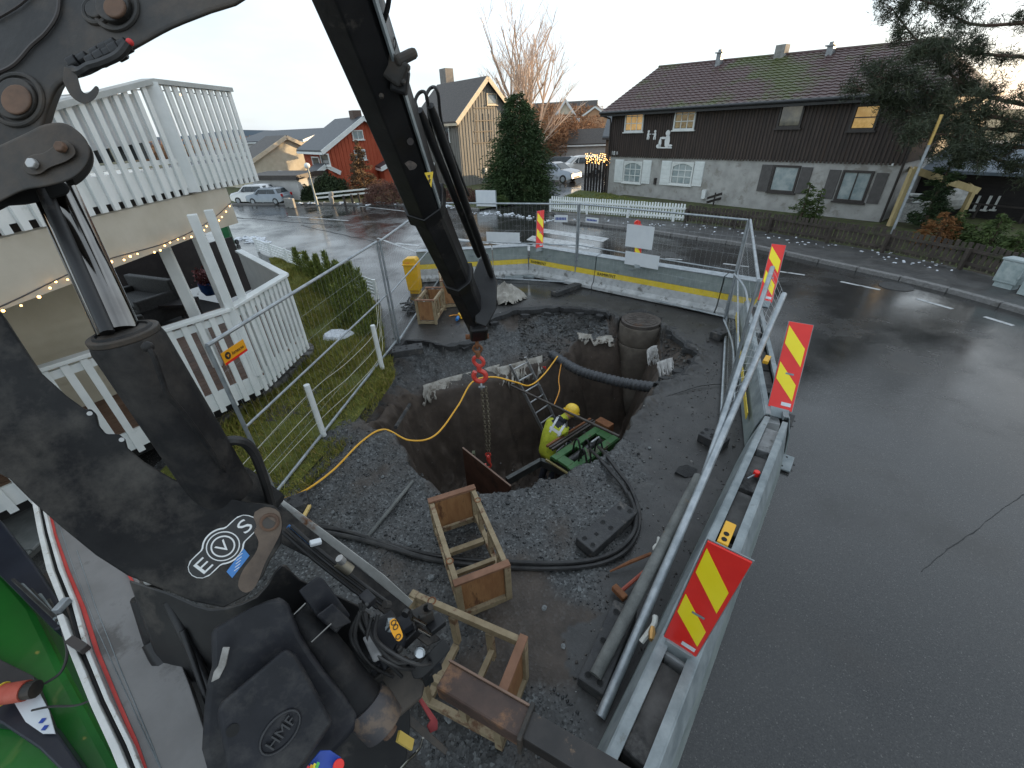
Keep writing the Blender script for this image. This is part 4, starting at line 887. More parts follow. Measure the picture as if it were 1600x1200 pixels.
# --- lawn with blades
lawn_poly = [G(*p) for p in [(602,558),(598,600),(560,655),(500,720),(440,785),(380,860),(240,850),(250,740),(330,662),(388,618),(440,590),(478,540),(455,470),(420,405),(470,395),(560,452),(592,480),(600,520)]]
gmat = M('lawn_soil', (.07, .078, .014), (.12, .13, .022), sc=4, rough=.95, bump=.4)
lz = .035; mb = MB(); mb.face([V((p.x, p.y, lz - .01)) for p in lawn_poly]); structure('lawn', mb, gmat)
def grass(poly, n, hmin, hmax, mat, name, label, z=0., clump=1.5, lean=.5):
    a = np.array([(p[0], p[1]) for p in poly]); lo, hi = a.min(0), a.max(0); x = np.random.uniform(lo[0], hi[0], n * 2); y = np.random.uniform(lo[1], hi[1], n * 2)
    k = inpoly(x, y, poly); cl = vfbm(x * clump, y * clump, 4); k &= (cl + np.random.uniform(-.5, .5, len(x))) > -.42; x, y, cl = x[k][:n], y[k][:n], cl[k][:n]; m = len(x)
    h = np.random.uniform(hmin, hmax, m) * (1 + 1.3 * np.clip(cl, -.5, .8)); a = np.random.uniform(0, 6.28, m); w_ = h * .07 + .0015; dx = np.random.normal(0, lean, m) * h; dy = np.random.normal(0, lean, m) * h
    v = np.stack([np.stack([x - np.cos(a) * w_, y - np.sin(a) * w_, np.full(m, z)], 1), np.stack([x + np.cos(a) * w_, y + np.sin(a) * w_, np.full(m, z)], 1), np.stack([x + dx, y + dy, z + h], 1)], 1).reshape(-1, 3)
    nparr(name, v, np.arange(3 * m).reshape(-1, 3), 3, mat, label, None, kind='stuff')
def blade_mat(name, st_):
    m = stone_mat(name, st_); m.node_tree.nodes['Principled BSDF'].inputs['Roughness'].default_value = .7; return m
gb = blade_mat('grass_blades', [(0, (.10, .12, .014)), (.45, (.18, .19, .025)), (.75, (.26, .24, .035)), (.93, (.27, .20, .06)), (1, (.36, .27, .10))])
grass(lawn_poly, 120000, .03, .09, gb, 'grass', 'mossy green and yellowish lawn grass between the deck and the site fence', lz - .01)
grass([G(*p) for p in [(602,556),(598,600),(560,655),(500,720),(440,785),(452,790),(520,725),(580,650),(618,590),(614,560)]], 9000, .03, .09, gb, 'rough_grass', 'straggly grass hanging over the gravel at the lawn edge', .0)
grass([(p.x, p.y) for p in lw], 9000, .03, .09, gb, 'grass', 'short grass in front of the brown house behind the picket fence', .1)
# tall fern-like weeds / small cypresses along the lawn edge under the mesh fence
wd = blade_mat('cypress_green', [(0, (.07, .10, .015)), (.6, (.14, .18, .03)), (1, (.24, .25, .05))])
cy = [(470,425,396),(486,432,402),(503,440,408),(520,448,404),(534,455,418),(548,462,424),(510,462,412),(528,478,425),(545,486,428),(560,474,424),(574,492,436),(556,505,452),(583,512,455),(498,455,420),(538,510,460),(572,525,480)]
ORD = ['first', 'second', 'third', 'fourth', 'fifth', 'sixth', 'seventh', 'eighth', 'ninth', 'tenth', 'eleventh', 'twelfth', 'thirteenth', 'fourteenth', 'fifteenth', 'last']
for i, (x, y, yt) in enumerate(sorted(cy)):
    b = G(x, y, .02); h = max(.5, ZP(b, yt) * 1.25); r = .24
    t = thing('young_cypress', 'feathery green hedge plant in the lawn row, ' + ORD[i] + ' from the road end', 'shrub', b, group='young hedge plants along the lawn'); mb = MB().tube([b, b + V((0, 0, h * .9))], [.012, .004], 5); part('stem', mb, bark, t)
    n_ = 900; zz = np.random.uniform(0, 1, n_); rr = r * (1 - zz * .75); a = np.random.uniform(0, 6.28, n_); c = np.stack([np.cos(a) * rr * np.random.uniform(.1, 1, n_), np.sin(a) * rr * np.random.uniform(.1, 1, n_), zz * h], 1)
    d = np.stack([np.cos(a) * .5, np.sin(a) * .5, np.full(n_, 1.)], 1); v, f = cards(c, .055, .16, d); nparr('foliage', v, f, 4, wd, None, None, kind='stuff', parent=t)
# ================================================================== STREET FURNITURE
# white picket fence by the brown house
def pickets(name, label, a, b, h, sp, pw_, mat, railmat, z0=.1, group=None, flat_top=True, post=1.9, lean=0):
    a, b = V(a), V(b); t = thing(name, label, 'fence', a, group=group); L_ = (b - a).length; d = (b - a).normalized(); n = V((-d.y, d.x, 0)); k = int(L_ / sp)
    for i in range(k):
        p = a + d * (i + .5) * sp + V((0, 0, 0)); tp = random.gauss(0, lean); mb = MB(); hh = h + random.uniform(-.01, .01) * (1 + lean * 20)
        mt = Matrix((d, n, V((0, 0, 1)))).transposed() @ Matrix.Rotation(tp, 3, 'Y'); mb.box((p.x, p.y, z0 + hh / 2 + .04), (pw_, .022, hh), mt); part('picket', mb, mat, t, fix=False)
    for z in (.25, .78):
        mb = MB().bar(a + V((0, 0, z0 + h * z)) - n * .03, b + V((0, 0, z0 + h * z)) - n * .03, .03, .07); part('rail', mb, railmat, t)
    for i in range(int(L_ / post) + 1):
        p = a + d * min(i * post, L_) - n * .08; mb = MB().box((p.x, p.y, z0 + h * .42), (.08, .08, h * .9)); part('post', mb, railmat, t)
    return t
pickets('picket_fence', 'white picket fence along the pavement left of the dark fence', G(861, 333, .0), G(1069, 350.5, .0), .60, .115, .068, white, white)
fdark = M('weathered_fence', (.036, .028, .023), (.07, .055, .045), sc=4, rough=.8, c3=(.06, .065, .03), c3p=.58, c3s=3)
prev = G(1071, 351, 0)
lbs = ['dark weathered picket fence beside the white picket fence', 'dark weathered picket fence below the plaster wall windows', 'dark weathered picket fence in front of the pergola', 'dark weathered picket fence at the right edge by the cabinet']
for i, p in enumerate([(1200,368),(1378,399.5),(1500,426),(1680,474)]):
    q = G(*p); pickets('dark_fence', lbs[i], prev, q, .58, .13, .09, fdark, fdark, lean=.04, group='dark fences along the pavement'); prev = q
# lamp post thin white pole by the fence
pb_ = G(1379, 398); mb = MB().tube([pb_, pb_ + V((0, 0, 3.4))], .035, 10); pl = thing('pole', 'thin galvanised pole with a gilded tip at the fence by the house corner', 'pole', pb_)
part('shaft', mb, galv, pl, smooth=True); mb = MB().tube([pb_ + V((0, 0, 2.75)), pb_ + V((0, 0, 3.4))], .037, 10); part('sleeve', mb, M('brass_sleeve', (.55, .38, .12), (.6, .42, .15), rough=.35, metal=.6), pl, smooth=True)
# lamp post at the red house
p_ = G(496, 321); t_ = ZP(p_, 262); lp = thing('street_lamp', 'grey lamp post with white globe before the dark hedge', 'street lamp', p_); mb = MB().tube([p_, p_ + V((0, 0, t_))], [.06, .04], 8); part('pole', mb, galvd, lp, smooth=True)
mb = MB().ball(p_ + V((0, 0, t_ + .1)), (.17, .17, .15)); part('globe', mb, white, lp, smooth=True); mb = MB().tube([p_, p_ + V((0, 0, .5))], .085, 8); part('base', mb, galvd, lp)
# cabinet
cb = G(1566, 455, .0); d = (fl[5] - fl[4]).normalized(); n_ = V((-d.y, d.x, 0)); mt = Matrix((d, n_, V((0, 0, 1)))).transposed()
ct = thing('utility_cabinet', 'pale grey utility cabinet standing before the dark fence at the right', 'cabinet', cb); cm = M('grey_cabinet', (.30, .36, .36), (.40, .45, .45), sc=5, rough=.5, c3=(.12, .16, .15), c3p=.62, c3s=6)
mb = MB().box(cb + V((0, 0, .43)), (.42, .26, .46), mt); part('body', mb, cm, ct, bevel=.012); mb = MB().box(cb + V((0, 0, .69)), (.46, .30, .05), mt); part('lid', mb, cm, ct, bevel=.01); mb = MB().box(cb + V((0, 0, .16)), (.34, .2, .14), mt); part('plinth', mb, cm, ct)
mb = MB().box(cb + V((0, 0, .45)) + (-n_ if n_.dot(V((-1, -1, 0))) < 0 else n_) * .133, (.36, .008, .38), mt); part('door', mb, M('cabinet_door', (.27, .33, .33), (.42, .47, .46), sc=9, rough=.5), ct)
cb2 = G(1608, 470, 0); mb = MB().box(cb2 + V((0, 0, .35)), (.4, .26, .5), mt); solo('utility_cabinet', mb, cm, 'second pale cabinet cut by the right edge of the picture', 'cabinet', bevel=.012)
pm = G(1568, 405, .08); mp_ = thing('marker_post', 'short black and yellow marker post by the garden hedge', 'marker post', pm)
mb = MB().tube([pm, pm + V((0, 0, .22))], .03, 8); part('yellow_band', mb, yel_p, mp_); mb = MB().tube([pm + V((0, 0, .22)), pm + V((0, 0, .42))], .03, 8); part('top', mb, darkwood, mp_)
# brown bench rail leaning in garden
a_, b_ = G(1103, 322, .1), G(1140, 318, .1); bn = thing('garden_bench', 'dark wooden bench with slanted back by the plaster wall', 'bench', a_)
for z in (.2, .42): mb = MB().bar(a_ + V((0, 0, z * .8)), b_ + V((0, 0, z + .15)), .03, .10); part('slat', mb, darkwood, bn)
for f in (.3, .9): q = a_.lerp(b_, f); mb = MB().bar(q, q + V((0, 0, .5 + f * .12)), .05, .05, (1, 0, 0)); part('leg', mb, darkwood, bn)
# pergola
timb = M('new_timber', (.42, .32, .15), (.55, .43, .22), sc=6, rough=.7, stretch=(1, 1, .3)); pg = thing('pergola', 'pale new timber carport frame beside the brown house', 'pergola', G(1385, 352))
P1 = G(1388, 357); P2 = G(1494, 352); P3 = G(1482, 330); h1, h2 = ZP(P1, 264), ZP(P2, 300)
for p, h_ in ((P1, h1), (P2, h2)): mb = MB().bar(p, p + V((0, 0, h_)), .13, .13, (1, 0, 0)); part('post', mb, timb, pg)
mb = MB().bar(P3, P3 + V((0, 0, h2)), .1, .1, (1, 0, 0)); part('post', mb, timb, pg)
mb = MB().bar(P1 + V((0, 0, h1 - .02)), P2 + V((0, 0, h2 + .02)) + (P2 - P1) * .08, .05, .2); part('beam', mb, timb, pg)
Pb = P1 + (P3 - P2); mb = MB().bar(Pb + V((0, 0, h1 - .12)), P3 + V((0, 0, h2 - .1)), .05, .15); part('beam', mb, timb, pg)
mb = MB().bar(P2 + V((0, 0, h2 + .08)), P3 + V((0, 0, h2 + .05)), .05, .14); part('beam', mb, timb, pg); mb = MB().bar(P1 + V((0, 0, h1 - .1)), Pb + V((0, 0, h1 - .15)), .05, .14); part('beam', mb, timb, pg)
for f in (.3, .6): q = P1.lerp(P2, f); q2 = Pb.lerp(P3, f); hh = h1 + (h2 - h1) * f; mb = MB().bar(q + V((0, 0, hh - .06)), q2 + V((0, 0, hh - .1)), .05, .09); part('rafter', mb, timb, pg)
# clutter under pergola
cl = thing('scrap_pile', 'heap of pale boards on a white crate under the pergola', 'pile', G(1420, 352))
c_ = G(1420, 350); mb = MB().box(c_ + V((.1, .1, .35)), (.9, .6, .7), Matrix.Rotation(.6, 3, 'Z')); part('crate', mb, M('white_wire_crate', (.25, .25, .24), (.55, .55, .53), sc=14, rough=.6), cl, bevel=.01)
for k in range(7): mb = MB().box(c_ + V((random.uniform(-.3, .4), random.uniform(-.2, .3), .74 + k * .04)), (random.uniform(.5, 1), .16, .03), Matrix.Rotation(random.uniform(0, 3), 3, 'Z') @ Matrix.Rotation(random.uniform(-.2, .2), 3, 'Y')); part('board', mb, (white, M('orange_board', (.45, .16, .06), (.5, .2, .1), rough=.6))[k == 3], cl)
c_ = G(1478, 345); mb = MB().ball(c_ + V((0, 0, .75)), (.45, .3, .38), 10, 6); solo('wrapped_load', mb, M('pale_tarpaulin', (.4, .4, .39), (.6, .6, .58), sc=9, rough=.6), 'pale wrapped bundle standing behind the pergola post', 'bundle', smooth=False)
# white slatted low fence at the road by the lawn
a_, b_ = G(404, 393), G(590, 467); lf = thing('slatted_fence', 'low white horizontal slat fence between lawn and road', 'fence', a_); d = (b_ - a_).normalized()
for k in range(5): z = .08 + k * .085; mb = MB().bar(a_ + V((0, 0, z)), b_ + V((0, 0, z + .03)), .022, .055); part('slat', mb, white, lf)
for k in range(7): q = a_.lerp(b_, k / 6); mb = MB().box(q + V((0, 0, .24)), (.07, .07, .5)); part('post', mb, white, lf)
# old white rail fence + posts by the far kerb
a_, b_ = G(495, 315, .06), G(580, 309, .06); rf = thing('rail_fence', 'low white rail fence before the dark hedge at the red house', 'fence', a_)
for z in (.2, .42): mb = MB().bar(a_ + V((0, 0, z)), b_ + V((0, 0, z + .1)), .04, .09); part('rail', mb, white, rf)
for x, y in ((540,322),(552,320),(563,318)): q = G(x, y); mb = MB().bar(q, q + V((0, 0, .55)), .1, .1, (1, 0, 0)); part('post', mb, darkwood, rf)
mb = MB(); q = G(520, 321); mb.ball(q + V((0, 0, .35)), (.14, .12, .35), 8, 6); mb.ball(q + V((.1, 0, .62)), (.1, .1, .14), 8, 5); solo('stone_ornament', mb, concrete, 'pale weathered stone ornament at the far kerb beside the lamp post', 'ornament')
for k, (x, y) in enumerate(((452,324),(458,325))):
    q = G(x, y); mb = MB().box(q + V((0, 0, .25)), (.3, .25, .5)); solo('concrete_block', mb, concrete, ['left', 'right'][k] + ' of two concrete blocks at the kerb before the grey garage', 'block', bevel=.02)
# white board sign
a_, b_ = G(745, 325, .0), G(776, 326, .0); zt = ZP(a_, 297); mb = MB().bar(a_ + V((0, 0, .1 + (zt - .1) / 2)), b_ + V((0, 0, .1 + (zt - .1) / 2)), .04, zt - .1); sb = thing('white_board', 'blank white panel standing at the street corner left of the spruce', 'panel', a_); part('panel', mb, M('plain_white', (.62, .66, .70), (.68, .71, .74), rough=.4), sb)
for q in (a_, b_): mb = MB().bar(q, q + V((0, 0, zt)), .05, .05, (1, 0, 0)); part('post', mb, galvd, sb)
# green bin
gb_ = G(357, 385); mb = MB().box(gb_ + V((0, 0, .42)), (.45, .5, .8), Matrix.Rotation(.4, 3, 'Z')); wb = thing('wheelie_bin', 'dark green wheelie bin at the far end of the deck', 'waste bin', gb_); gmn = M('green_plastic', (.012, .10, .035), (.02, .14, .05), rough=.4)
part('body', mb, gmn, wb, bevel=.03); mb = MB().box(gb_ + V((0, 0, .86)), (.5, .56, .07), Matrix.Rotation(.4, 3, 'Z')); part('lid', mb, M('dark_green_plastic', (.01, .05, .03), rough=.4), wb, bevel=.02)
for s in (-1, 1): mb = MB().tube([gb_ + V((.2 * s, .25, .1)), gb_ + V((.25 * s, .25, .1))], .1, 10); part('wheel', mb, hose_m, wb)
# ================================================================== CARS
def car(label, loc, rz, col, kind='estate', s=1.0, name='parked_car', cat='car'):
    t = thing(name, label, cat, (0, 0, 0), group='parked cars')
    pm_ = M('car_paint_' + col[0], col[1], col[2], sc=2, rough=.28, metal=.3, coat=.6); gl = M('car_glass', (.015, .02, .022), (.05, .06, .065), sc=2, rough=.05)
    L_, W_ = 4.3, 1.72
    prof = [(-2.15,.35),(-2.12,.75),(-2.0,.92),(-1.75,1.02 if kind!='suv' else 1.1),(-1.5,1.38),(-1.3,1.46),(.15,1.48),(.45,1.42),(1.05,1.0),(1.9,.86),(2.12,.68),(2.15,.36),(1.75,.24),(-1.8,.24)]
    zs = 1.0 if kind == 'estate' else 1.13
    def sec(y, sh): return [V((x * sh[0], y, .24 + (z - .24) * zs * sh[1])) for x, z in prof]
    mb = MB(); secs = [sec(-W_ / 2, (.97, .93)), sec(-W_ / 2 * .93, (1, 1)), sec(0, (1.01, 1.02)), sec(W_ / 2 * .93, (1, 1)), sec(W_ / 2, (.97, .93))]
    for k, se in enumerate(secs):        # pull in the roof edge (tumblehome)
        for i, p in enumerate(se):
            if prof[i][1] > 1.1: p.y *= .80
    n = len(prof)
    mb.add([p for se in secs for p in se], [(k * n + i, k * n + (i + 1) % n, (k + 1) * n + (i + 1) % n, (k + 1) * n + i) for k in range(4) for i in range(n)] + [tuple(range(n)), tuple(range(4 * n, 5 * n))])
    part('body', mb, pm_, t, smooth=True)
    for sg in (-1, 1):
        for (x0, x1, x2, x3) in ((-1.55, -.55, -.55, -1.32), (-.5, .35, .25, -.5), (.4, .88, .38, .30)):
            mb = MB(); y0, y1 = sg * W_ / 2 * .985, sg * W_ / 2 * .83; zz0 = .24 + (.98 - .24) * zs; zz1 = .24 + (1.36 - .24) * zs
            mb.prism([V((x0, y0, zz0)), V((x1, y0, zz0)), V((x2, y1, zz1)), V((x3, y1, zz1))], (0, .012 * sg, 0)); part('side_window', mb, gl, t)
        mb = MB().box((.7, sg * .93, 1.0 * zs), (.12, .16, .11)); part('mirror', mb, pm_, t, bevel=.02)
        mb = MB().box((2.07, sg * .62, .72), (.12, .3, .13)); part('headlight', mb, M('headlight_glass', (.5, .5, .5), (.7, .7, .7), rough=.1), t, bevel=.02)
        mb = MB().box((-2.1, sg * .68, .85), (.1, .22, .26)); part('tail_light', mb, M('tail_light_red', (.35, .01, .01), rough=.2), t, bevel=.02)
    for (xa, za, xb, zb) in ((1.08, 1.01, .48, 1.41), (-1.77, 1.04, -1.5, 1.38)):
        mb = MB(); za, zb = .24 + (za - .24) * zs, .24 + (zb - .24) * zs; e = .03 if xa > 0 else -.03
        mb.prism([V((xa + e, -.72, za)), V((xa + e, .72, za)), V((xb + e, .6, zb)), V((xb + e, -.6, zb))], (-e * .7, 0, -.01)); part('windscreen', mb, gl, t)
    for x in (-1.32, 1.33):
        for sg in (-1, 1):
            mb = MB().tube([(x, sg * .70, .31), (x, sg * .885, .31)], .31, 20); wh = part('wheel', mb, hose_m, t, smooth=True)
            mb = MB().tube([(x, sg * .886, .31), (x, sg * .90, .31)], .19, 14); part('rim', mb, galv, wh)
    mb = MB().box((2.16, 0, .42), (.04, .9, .16)); part('grille', mb, darkwood, t)
    place(t, loc, rz, s=s); return t
s_ = .78
car('silver car nearest the spruce, front wheel in view', G(862, 284) + V((.2, 0, 0)), R(-38), ('silver', (.26, .29, .33), (.30, .33, .37)), s=.86)
car('white car parked facing the spruce beside the dark screen', G(905, 274), R(187), ('white', (.62, .60, .57), (.66, .64, .61)), kind='suv', s=.86)
car('dark blue car behind the silver car', G(872, 270), R(160), ('dark', (.03, .04, .05), (.04, .05, .06)), s=.86)
car('white car at the far left of the street', G(403, 317), R(168), ('pearl', (.60, .60, .60), (.66, .66, .66)), kind='suv', s=.66)
car('grey car beside the garage wall, behind the white one', G(424, 318), R(165), ('grey', (.20, .23, .26), (.24, .27, .30)), s=.62)
# ================================================================== WHITE HOUSE WITH DECK (left)
beige = M('beige_siding', (.50, .45, .34), (.58, .53, .42), sc=2, rough=.65); fasc = M('beige_fascia', (.46, .42, .34), (.54, .50, .42), sc=2, rough=.6)
deckb = M('brown_decking', (.13, .07, .045), (.21, .125, .085), sc=3, rough=.6, stretch=(1, 1, 1), c3=(.09, .06, .05), c3p=.6); dark = M('dark_screen', (.018, .015, .016), (.032, .027, .027), sc=5, rough=.8)
darkvoid = M('dark_recess', (.01, .01, .01), (.015, .015, .015), rough=.9)
RT = 1.62
dp = [G(60, 588, RT), G(357, 483, RT), G(445, 430, RT), G(373, 392, RT)]
dp = [V((p.x, p.y, 0)) for p in dp]; u0 = (dp[1] - dp[0]).normalized(); dp[0] = V((-4.62, 3.93, 0)); u0 = (dp[1] - dp[0]).normalized(); dp[0] = dp[0] - u0 * 2.2
nb0 = V((-u0.y, u0.x, 0)); nb0 = nb0 if nb0.x < 0 else -nb0
wh = thing('white_house', 'white and beige house with slatted balcony and timber deck at the left', 'house', dp[1])
# deck floor boards
fl_poly = [dp[0], dp[1], dp[2], dp[3], dp[3] + V((-2.5, 1.2, 0)), dp[0] + nb0 * 3.5]
for k in range(-1, 26):
    c0 = dp[0] + nb0 * (k * .135 + .07); lo, hi = None, None
    for j in range(0, 160):
        q = c0 + u0 * (j * .05 - .2)
        if inpoly(np.array([q.x]), np.array([q.y]), fl_poly)[0]: lo = q if lo is None else lo; hi = q
    if lo is not None and (hi - lo).length > .2: mb = MB().bar(lo + V((0, 0, .58)), hi + V((0, 0, .58)), .125, .03); part('deck_board', mb, deckb, wh)
mb = MB(); mb.prism([V((p.x, p.y, .1)) for p in [dp[0] + nb0 * .35, dp[1] + nb0 * .3, dp[2] + V((-.3, -.05, 0)), dp[3] + V((0, -.3, 0)), dp[3] + V((-2.5, 1, 0)), dp[0] + nb0 * 3.4]], (0, 0, .4)); part('deck_base', mb, darkvoid, wh)
rails = MB(); sk = MB()
def balus(a, b, z0, z1, sp, bw, mat, par, lean=0, th=.025, off=0, drop=0):
    d = (b - a); L_ = d.length; d.normalize(); n = V((-d.y, d.x, 0)); n = n if n.dot(V((1, -.6, 0))) > 0 else -n; k = max(1, int(L_ / sp)); mt = Matrix((d, n, V((0, 0, 1)))).transposed()
    for i in range(k):
        p = a + d * (i + .5) * L_ / k + n * off; zz = z1 - drop * (i + .5) * L_ / k; mb = MB().box((p.x, p.y, (z0 + zz) / 2), (bw, th, zz - z0), mt); part('baluster', mb, mat, par, fix=False)
for i, sp in ((0, .155), (1, .115), (2, .2)):
    a, b = dp[i], dp[i + 1]
    if i < 2: balus(a, b, .33, RT - .03, sp, .068, white, wh, off=.03)
    rails.bar(a + V((0, 0, RT)), b + V((0, 0, RT)), .13, .045)
    sk.bar(a + V((0, 0, .50)), b + V((0, 0, .50)), .03, .24); sk.bar(a + V((0, 0, RT - .1)), b + V((0, 0, RT - .1)), .03, .09)
    if i == 2: sk.bar(a + V((0, 0, 1.05)), b + V((0, 0, 1.05)), .05, 1.05)
part('handrail', rails, white, wh, bevel=.008); part('deck_skirt', sk, white, wh)
# siding wall, laps modelled
wo_ = 1.25; W0 = dp[0] + nb0 * wo_; Wd = on(Fac(W0, W0 + u0 * 5, -nb0), 168, 480)[0]
fwl = Fac(W0, W0 + u0 * Wd, -nb0); mb = MB(); fwl.box(mb, -2.5, fwl.L, .55, 2.75, -.2, 0); wl = part('wall', mb, beige, wh)
for k in range(17):
    z = .6 + k * .125; mb = MB(); t0, t1 = -2.5, fwl.L + .02
    mb.prism([fwl.p(t0, z, .002), fwl.p(t0, z, .026), fwl.p(t0, z + .124, .008), fwl.p(t0, z + .124, .002)], fwl.u * (t1 - t0)); part('siding_board', mb, beige, wl)
mb = MB(); fwl.box(mb, fwl.L - .02, fwl.L + .1, .55, 2.75, -.05, .05); part('corner_board', mb, white, wh)
# back room of the porch and side
mb = MB(); mb.prism([fwl.p(fwl.L, .55, -.2), fwl.p(fwl.L, .55, -3.2), fwl.p(fwl.L - .2, .55, -3.2), fwl.p(fwl.L - .2, .55, -.2)], (0, 0, 2.2)); part('porch_wall', mb, white, wh)
# upper balcony
ZB, ZTp = 2.93, 4.13
def avg(b_, t_): p, q = G(*b_, ZB), G(*t_, ZTp); return V(((p.x + q.x) / 2, (p.y + q.y) / 2, 0))
b1_ = avg((290, 303), (247, 128)); bp_ = [avg((395, 285), (367, 143)), b1_, b1_ + V((.05, -1.5, 0))]
ub = (bp_[2] - bp_[1]).normalized(); bp_.append(bp_[1] + ub * 6.0)
nbb = V((-ub.y, ub.x, 0)); nbb = nbb if nbb.x < 0 else -nbb
balus(bp_[1], bp_[0], ZB, ZTp - .03, .125, .075, white, wh, off=.03); balus(bp_[1] + ub * .12, bp_[3], ZB, ZTp - .03, .165, .075, white, wh, off=.03, drop=.20)
mb = MB().box((bp_[1].x, bp_[1].y, (ZB + ZTp) / 2), (.16, .16, ZTp - ZB - .02), Matrix.Rotation(.6, 3, 'Z')); part('balcony_post', mb, white, wh)
mb = MB(); mb.bar(bp_[1] + V((0, 0, ZTp)), bp_[0] + V((0, 0, ZTp)), .14, .05); mb.bar(bp_[1] + V((0, 0, ZTp + .001)), bp_[3] + V((0, 0, ZTp + .001 - .20 * (bp_[3] - bp_[1]).length)), .14, .05); part('balcony_rail', mb, M('grey_rail_cap', (.36, .38, .37), (.44, .46, .45), rough=.5), wh)
mb = MB(); mb.bar(bp_[1] + V((0, 0, ZB + .19)), bp_[0] + V((0, 0, ZB + .19)), .03, .25); mb.bar(bp_[1] + V((0, 0, ZB + .19)), bp_[3] + V((0, 0, ZB + .19)), .03, .25)
mb.bar(bp_[1] + V((0, 0, ZB + .38)), bp_[0] + V((0, 0, ZB + .38)), .03, .05); mb.bar(bp_[1] + V((0, 0, ZB + .38)), bp_[3] + V((0, 0, ZB + .38)), .03, .05); part('balcony_band', mb, white, wh)
hb = bp_[1] + (bp_[0] - bp_[1]) * .0
opal = M('opal_glass', (.72, .75, .77), (.78, .8, .82), sc=2, rough=.12)
pn = [bp_[1] + nbb * .06 + ub * .2, bp_[3] + nbb * .06]; L_ = (pn[1] - pn[0]).length; d_ = (pn[1] - pn[0]).normalized()
for k in range(4):
    zc_ = 3.84 - .10 * (k + .5) * L_ / 4; mb = MB().bar(pn[0] + d_ * (k * L_ / 4 + .02) + V((0, 0, zc_)), pn[0] + d_ * ((k + 1) * L_ / 4 - .02) + V((0, 0, zc_ - .10)), .015, .46 - .10 * k); part('screen_panel', mb, opal, wh)
for k in range(9):
    q_ = bp_[1] + nbb * .16 + ub * (.25 + k * .62); mb = MB().bar(q_ + V((0, 0, ZB + .55)), q_ + ub * .56 + V((0, 0, ZB + .55)), .02, .26); part('dark_window_strip', mb, glassd, wh)
mb = MB(); ex = bp_[0] + V((-3.2, 1.6, 0)); mb.prism([V((p.x, p.y, ZB - .02)) for p in [bp_[1] + nbb * .12, bp_[0] + V((-.12, -.02, 0)), ex, bp_[3] + nbb * 3.5, bp_[3] + nbb * .12]], (0, 0, .12)); part('balcony_floor', mb, dark, wh)
mb = MB(); mb.prism([V((p.x, p.y, ZB - .50)) for p in [bp_[1] + nbb * .0, bp_[1].lerp(bp_[0], .45), bp_[1].lerp(bp_[0], .45) + V((-3.2, 1.0, 0)), bp_[3] + nbb * 3.3, bp_[3] + nbb * .0]], (0, 0, .48)); part('fascia', mb, fasc, wh)
# upper storey behind balcony
U0_ = bp_[1] + nbb * 1.5
while proj((U0_.x, U0_.y, 4.6))[0] > 120: U0_ = U0_ + ub * .1
fu = Fac(U0_ - ub * .9, U0_ + ub * 5, (1, -.6, 0)); mb = MB(); fu.box(mb, .9, fu.L, ZB + .1, 5.4, -3, 0); part('upper_storey', mb, beige, wh)
for k in range(3): window(fu, wh, 1.1 + k * 1.6, 2.3 + k * 1.6, 3.0, 4.4, white, glassd, o=.02)
mb = MB(); q0, q1 = fu.p(.5, 4.75, .95), fu.p(fu.L, 4.75, .95); mb.prism([q0, q1, fu.p(fu.L, 5.9, -2), fu.p(.5, 5.9, -2)], (0, 0, .12)); part('roof', mb, roofdk, wh)
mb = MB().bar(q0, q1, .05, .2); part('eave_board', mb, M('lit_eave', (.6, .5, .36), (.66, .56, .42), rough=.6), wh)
# porch posts
def post_px(xt, yt, xb, yb, zb, zt=ZB - .42, w_=.10):
    q = G(xb, yb, zb); zt = max(ZP(q, yt), ZB - .36) if w_ > .12 else ZP(q, yt); mb = MB().box((q.x, q.y, (.6 + zt) / 2), (w_, w_, zt - .6), Matrix.Rotation(.5, 3, 'Z')); part('porch_post', mb, white, wh, bevel=.006)
for a in ((240,335,353,597,.3,.13),(293,340,325,422,1.62,.08),(303,335,358,477,1.66,.10),(322,328,378,463,1.66,.10)): post_px(*a[:5], w_=a[5])
# Christmas lights
def lights(name, label, pts, n, sag=.0):
    t = thing(name, label, 'string lights', pts[0]); pth = catmull(pts, 14); mb = MB().tube(pth, .006, 4); part('wire', mb, darkwood, t); bb = MB()
    for i in range(n):
        q = at_d(pth, np.concatenate([[0], np.cumsum([(pth[j + 1] - pth[j]).length for j in range(len(pth) - 1)])]).tolist(), (i + .5) / n * sum((pth[j + 1] - pth[j]).length for j in range(len(pth) - 1)))
        bb.ball(q + V((random.uniform(-.03, .03), random.uniform(-.03, .03), random.uniform(-.06, -.01))), random.uniform(.008, .013), 6, 4)
    part('bulb', bb, bulbm, t, kind='stuff'); return t
fr = lambda t_, z, o=-.12: bp_[1] - nbb * o * -1 * 0 + ub * t_ - nbb * .0 + V((0, 0, z))
fp = [bp_[1] + (bp_[0] - bp_[1]) * .45 + V((.03, -.05, 2.72)), bp_[1] + V((.06, -.05, 2.56)), bp_[1] + ub * .9 + V((.06, -.05, 2.50)), bp_[1] + ub * 2.0 + V((.06, -.05, 2.54)), bp_[1] + ub * 3.0 + V((.06, -.05, 2.47)), bp_[1] + ub * 3.9 + V((.06, -.05, 2.5)), bp_[1] + ub * 5 + V((.06, -.05, 2.48))]
lights('fairy_lights', 'warm string lights sagging under the balcony fascia of the white house', fp, 44)
lights('rail_lights', 'warm string lights along the inside of the balcony rail of the white house', [bp_[0] + V((-.05, 0, 4.05)), bp_[1] + V((-.1, 0, 4.05)), bp_[1] + ub * 1.5 + nbb * .1 + V((0, 0, 3.9)), bp_[3] + nbb * .1 + V((0, 0, 3.5))], 22)
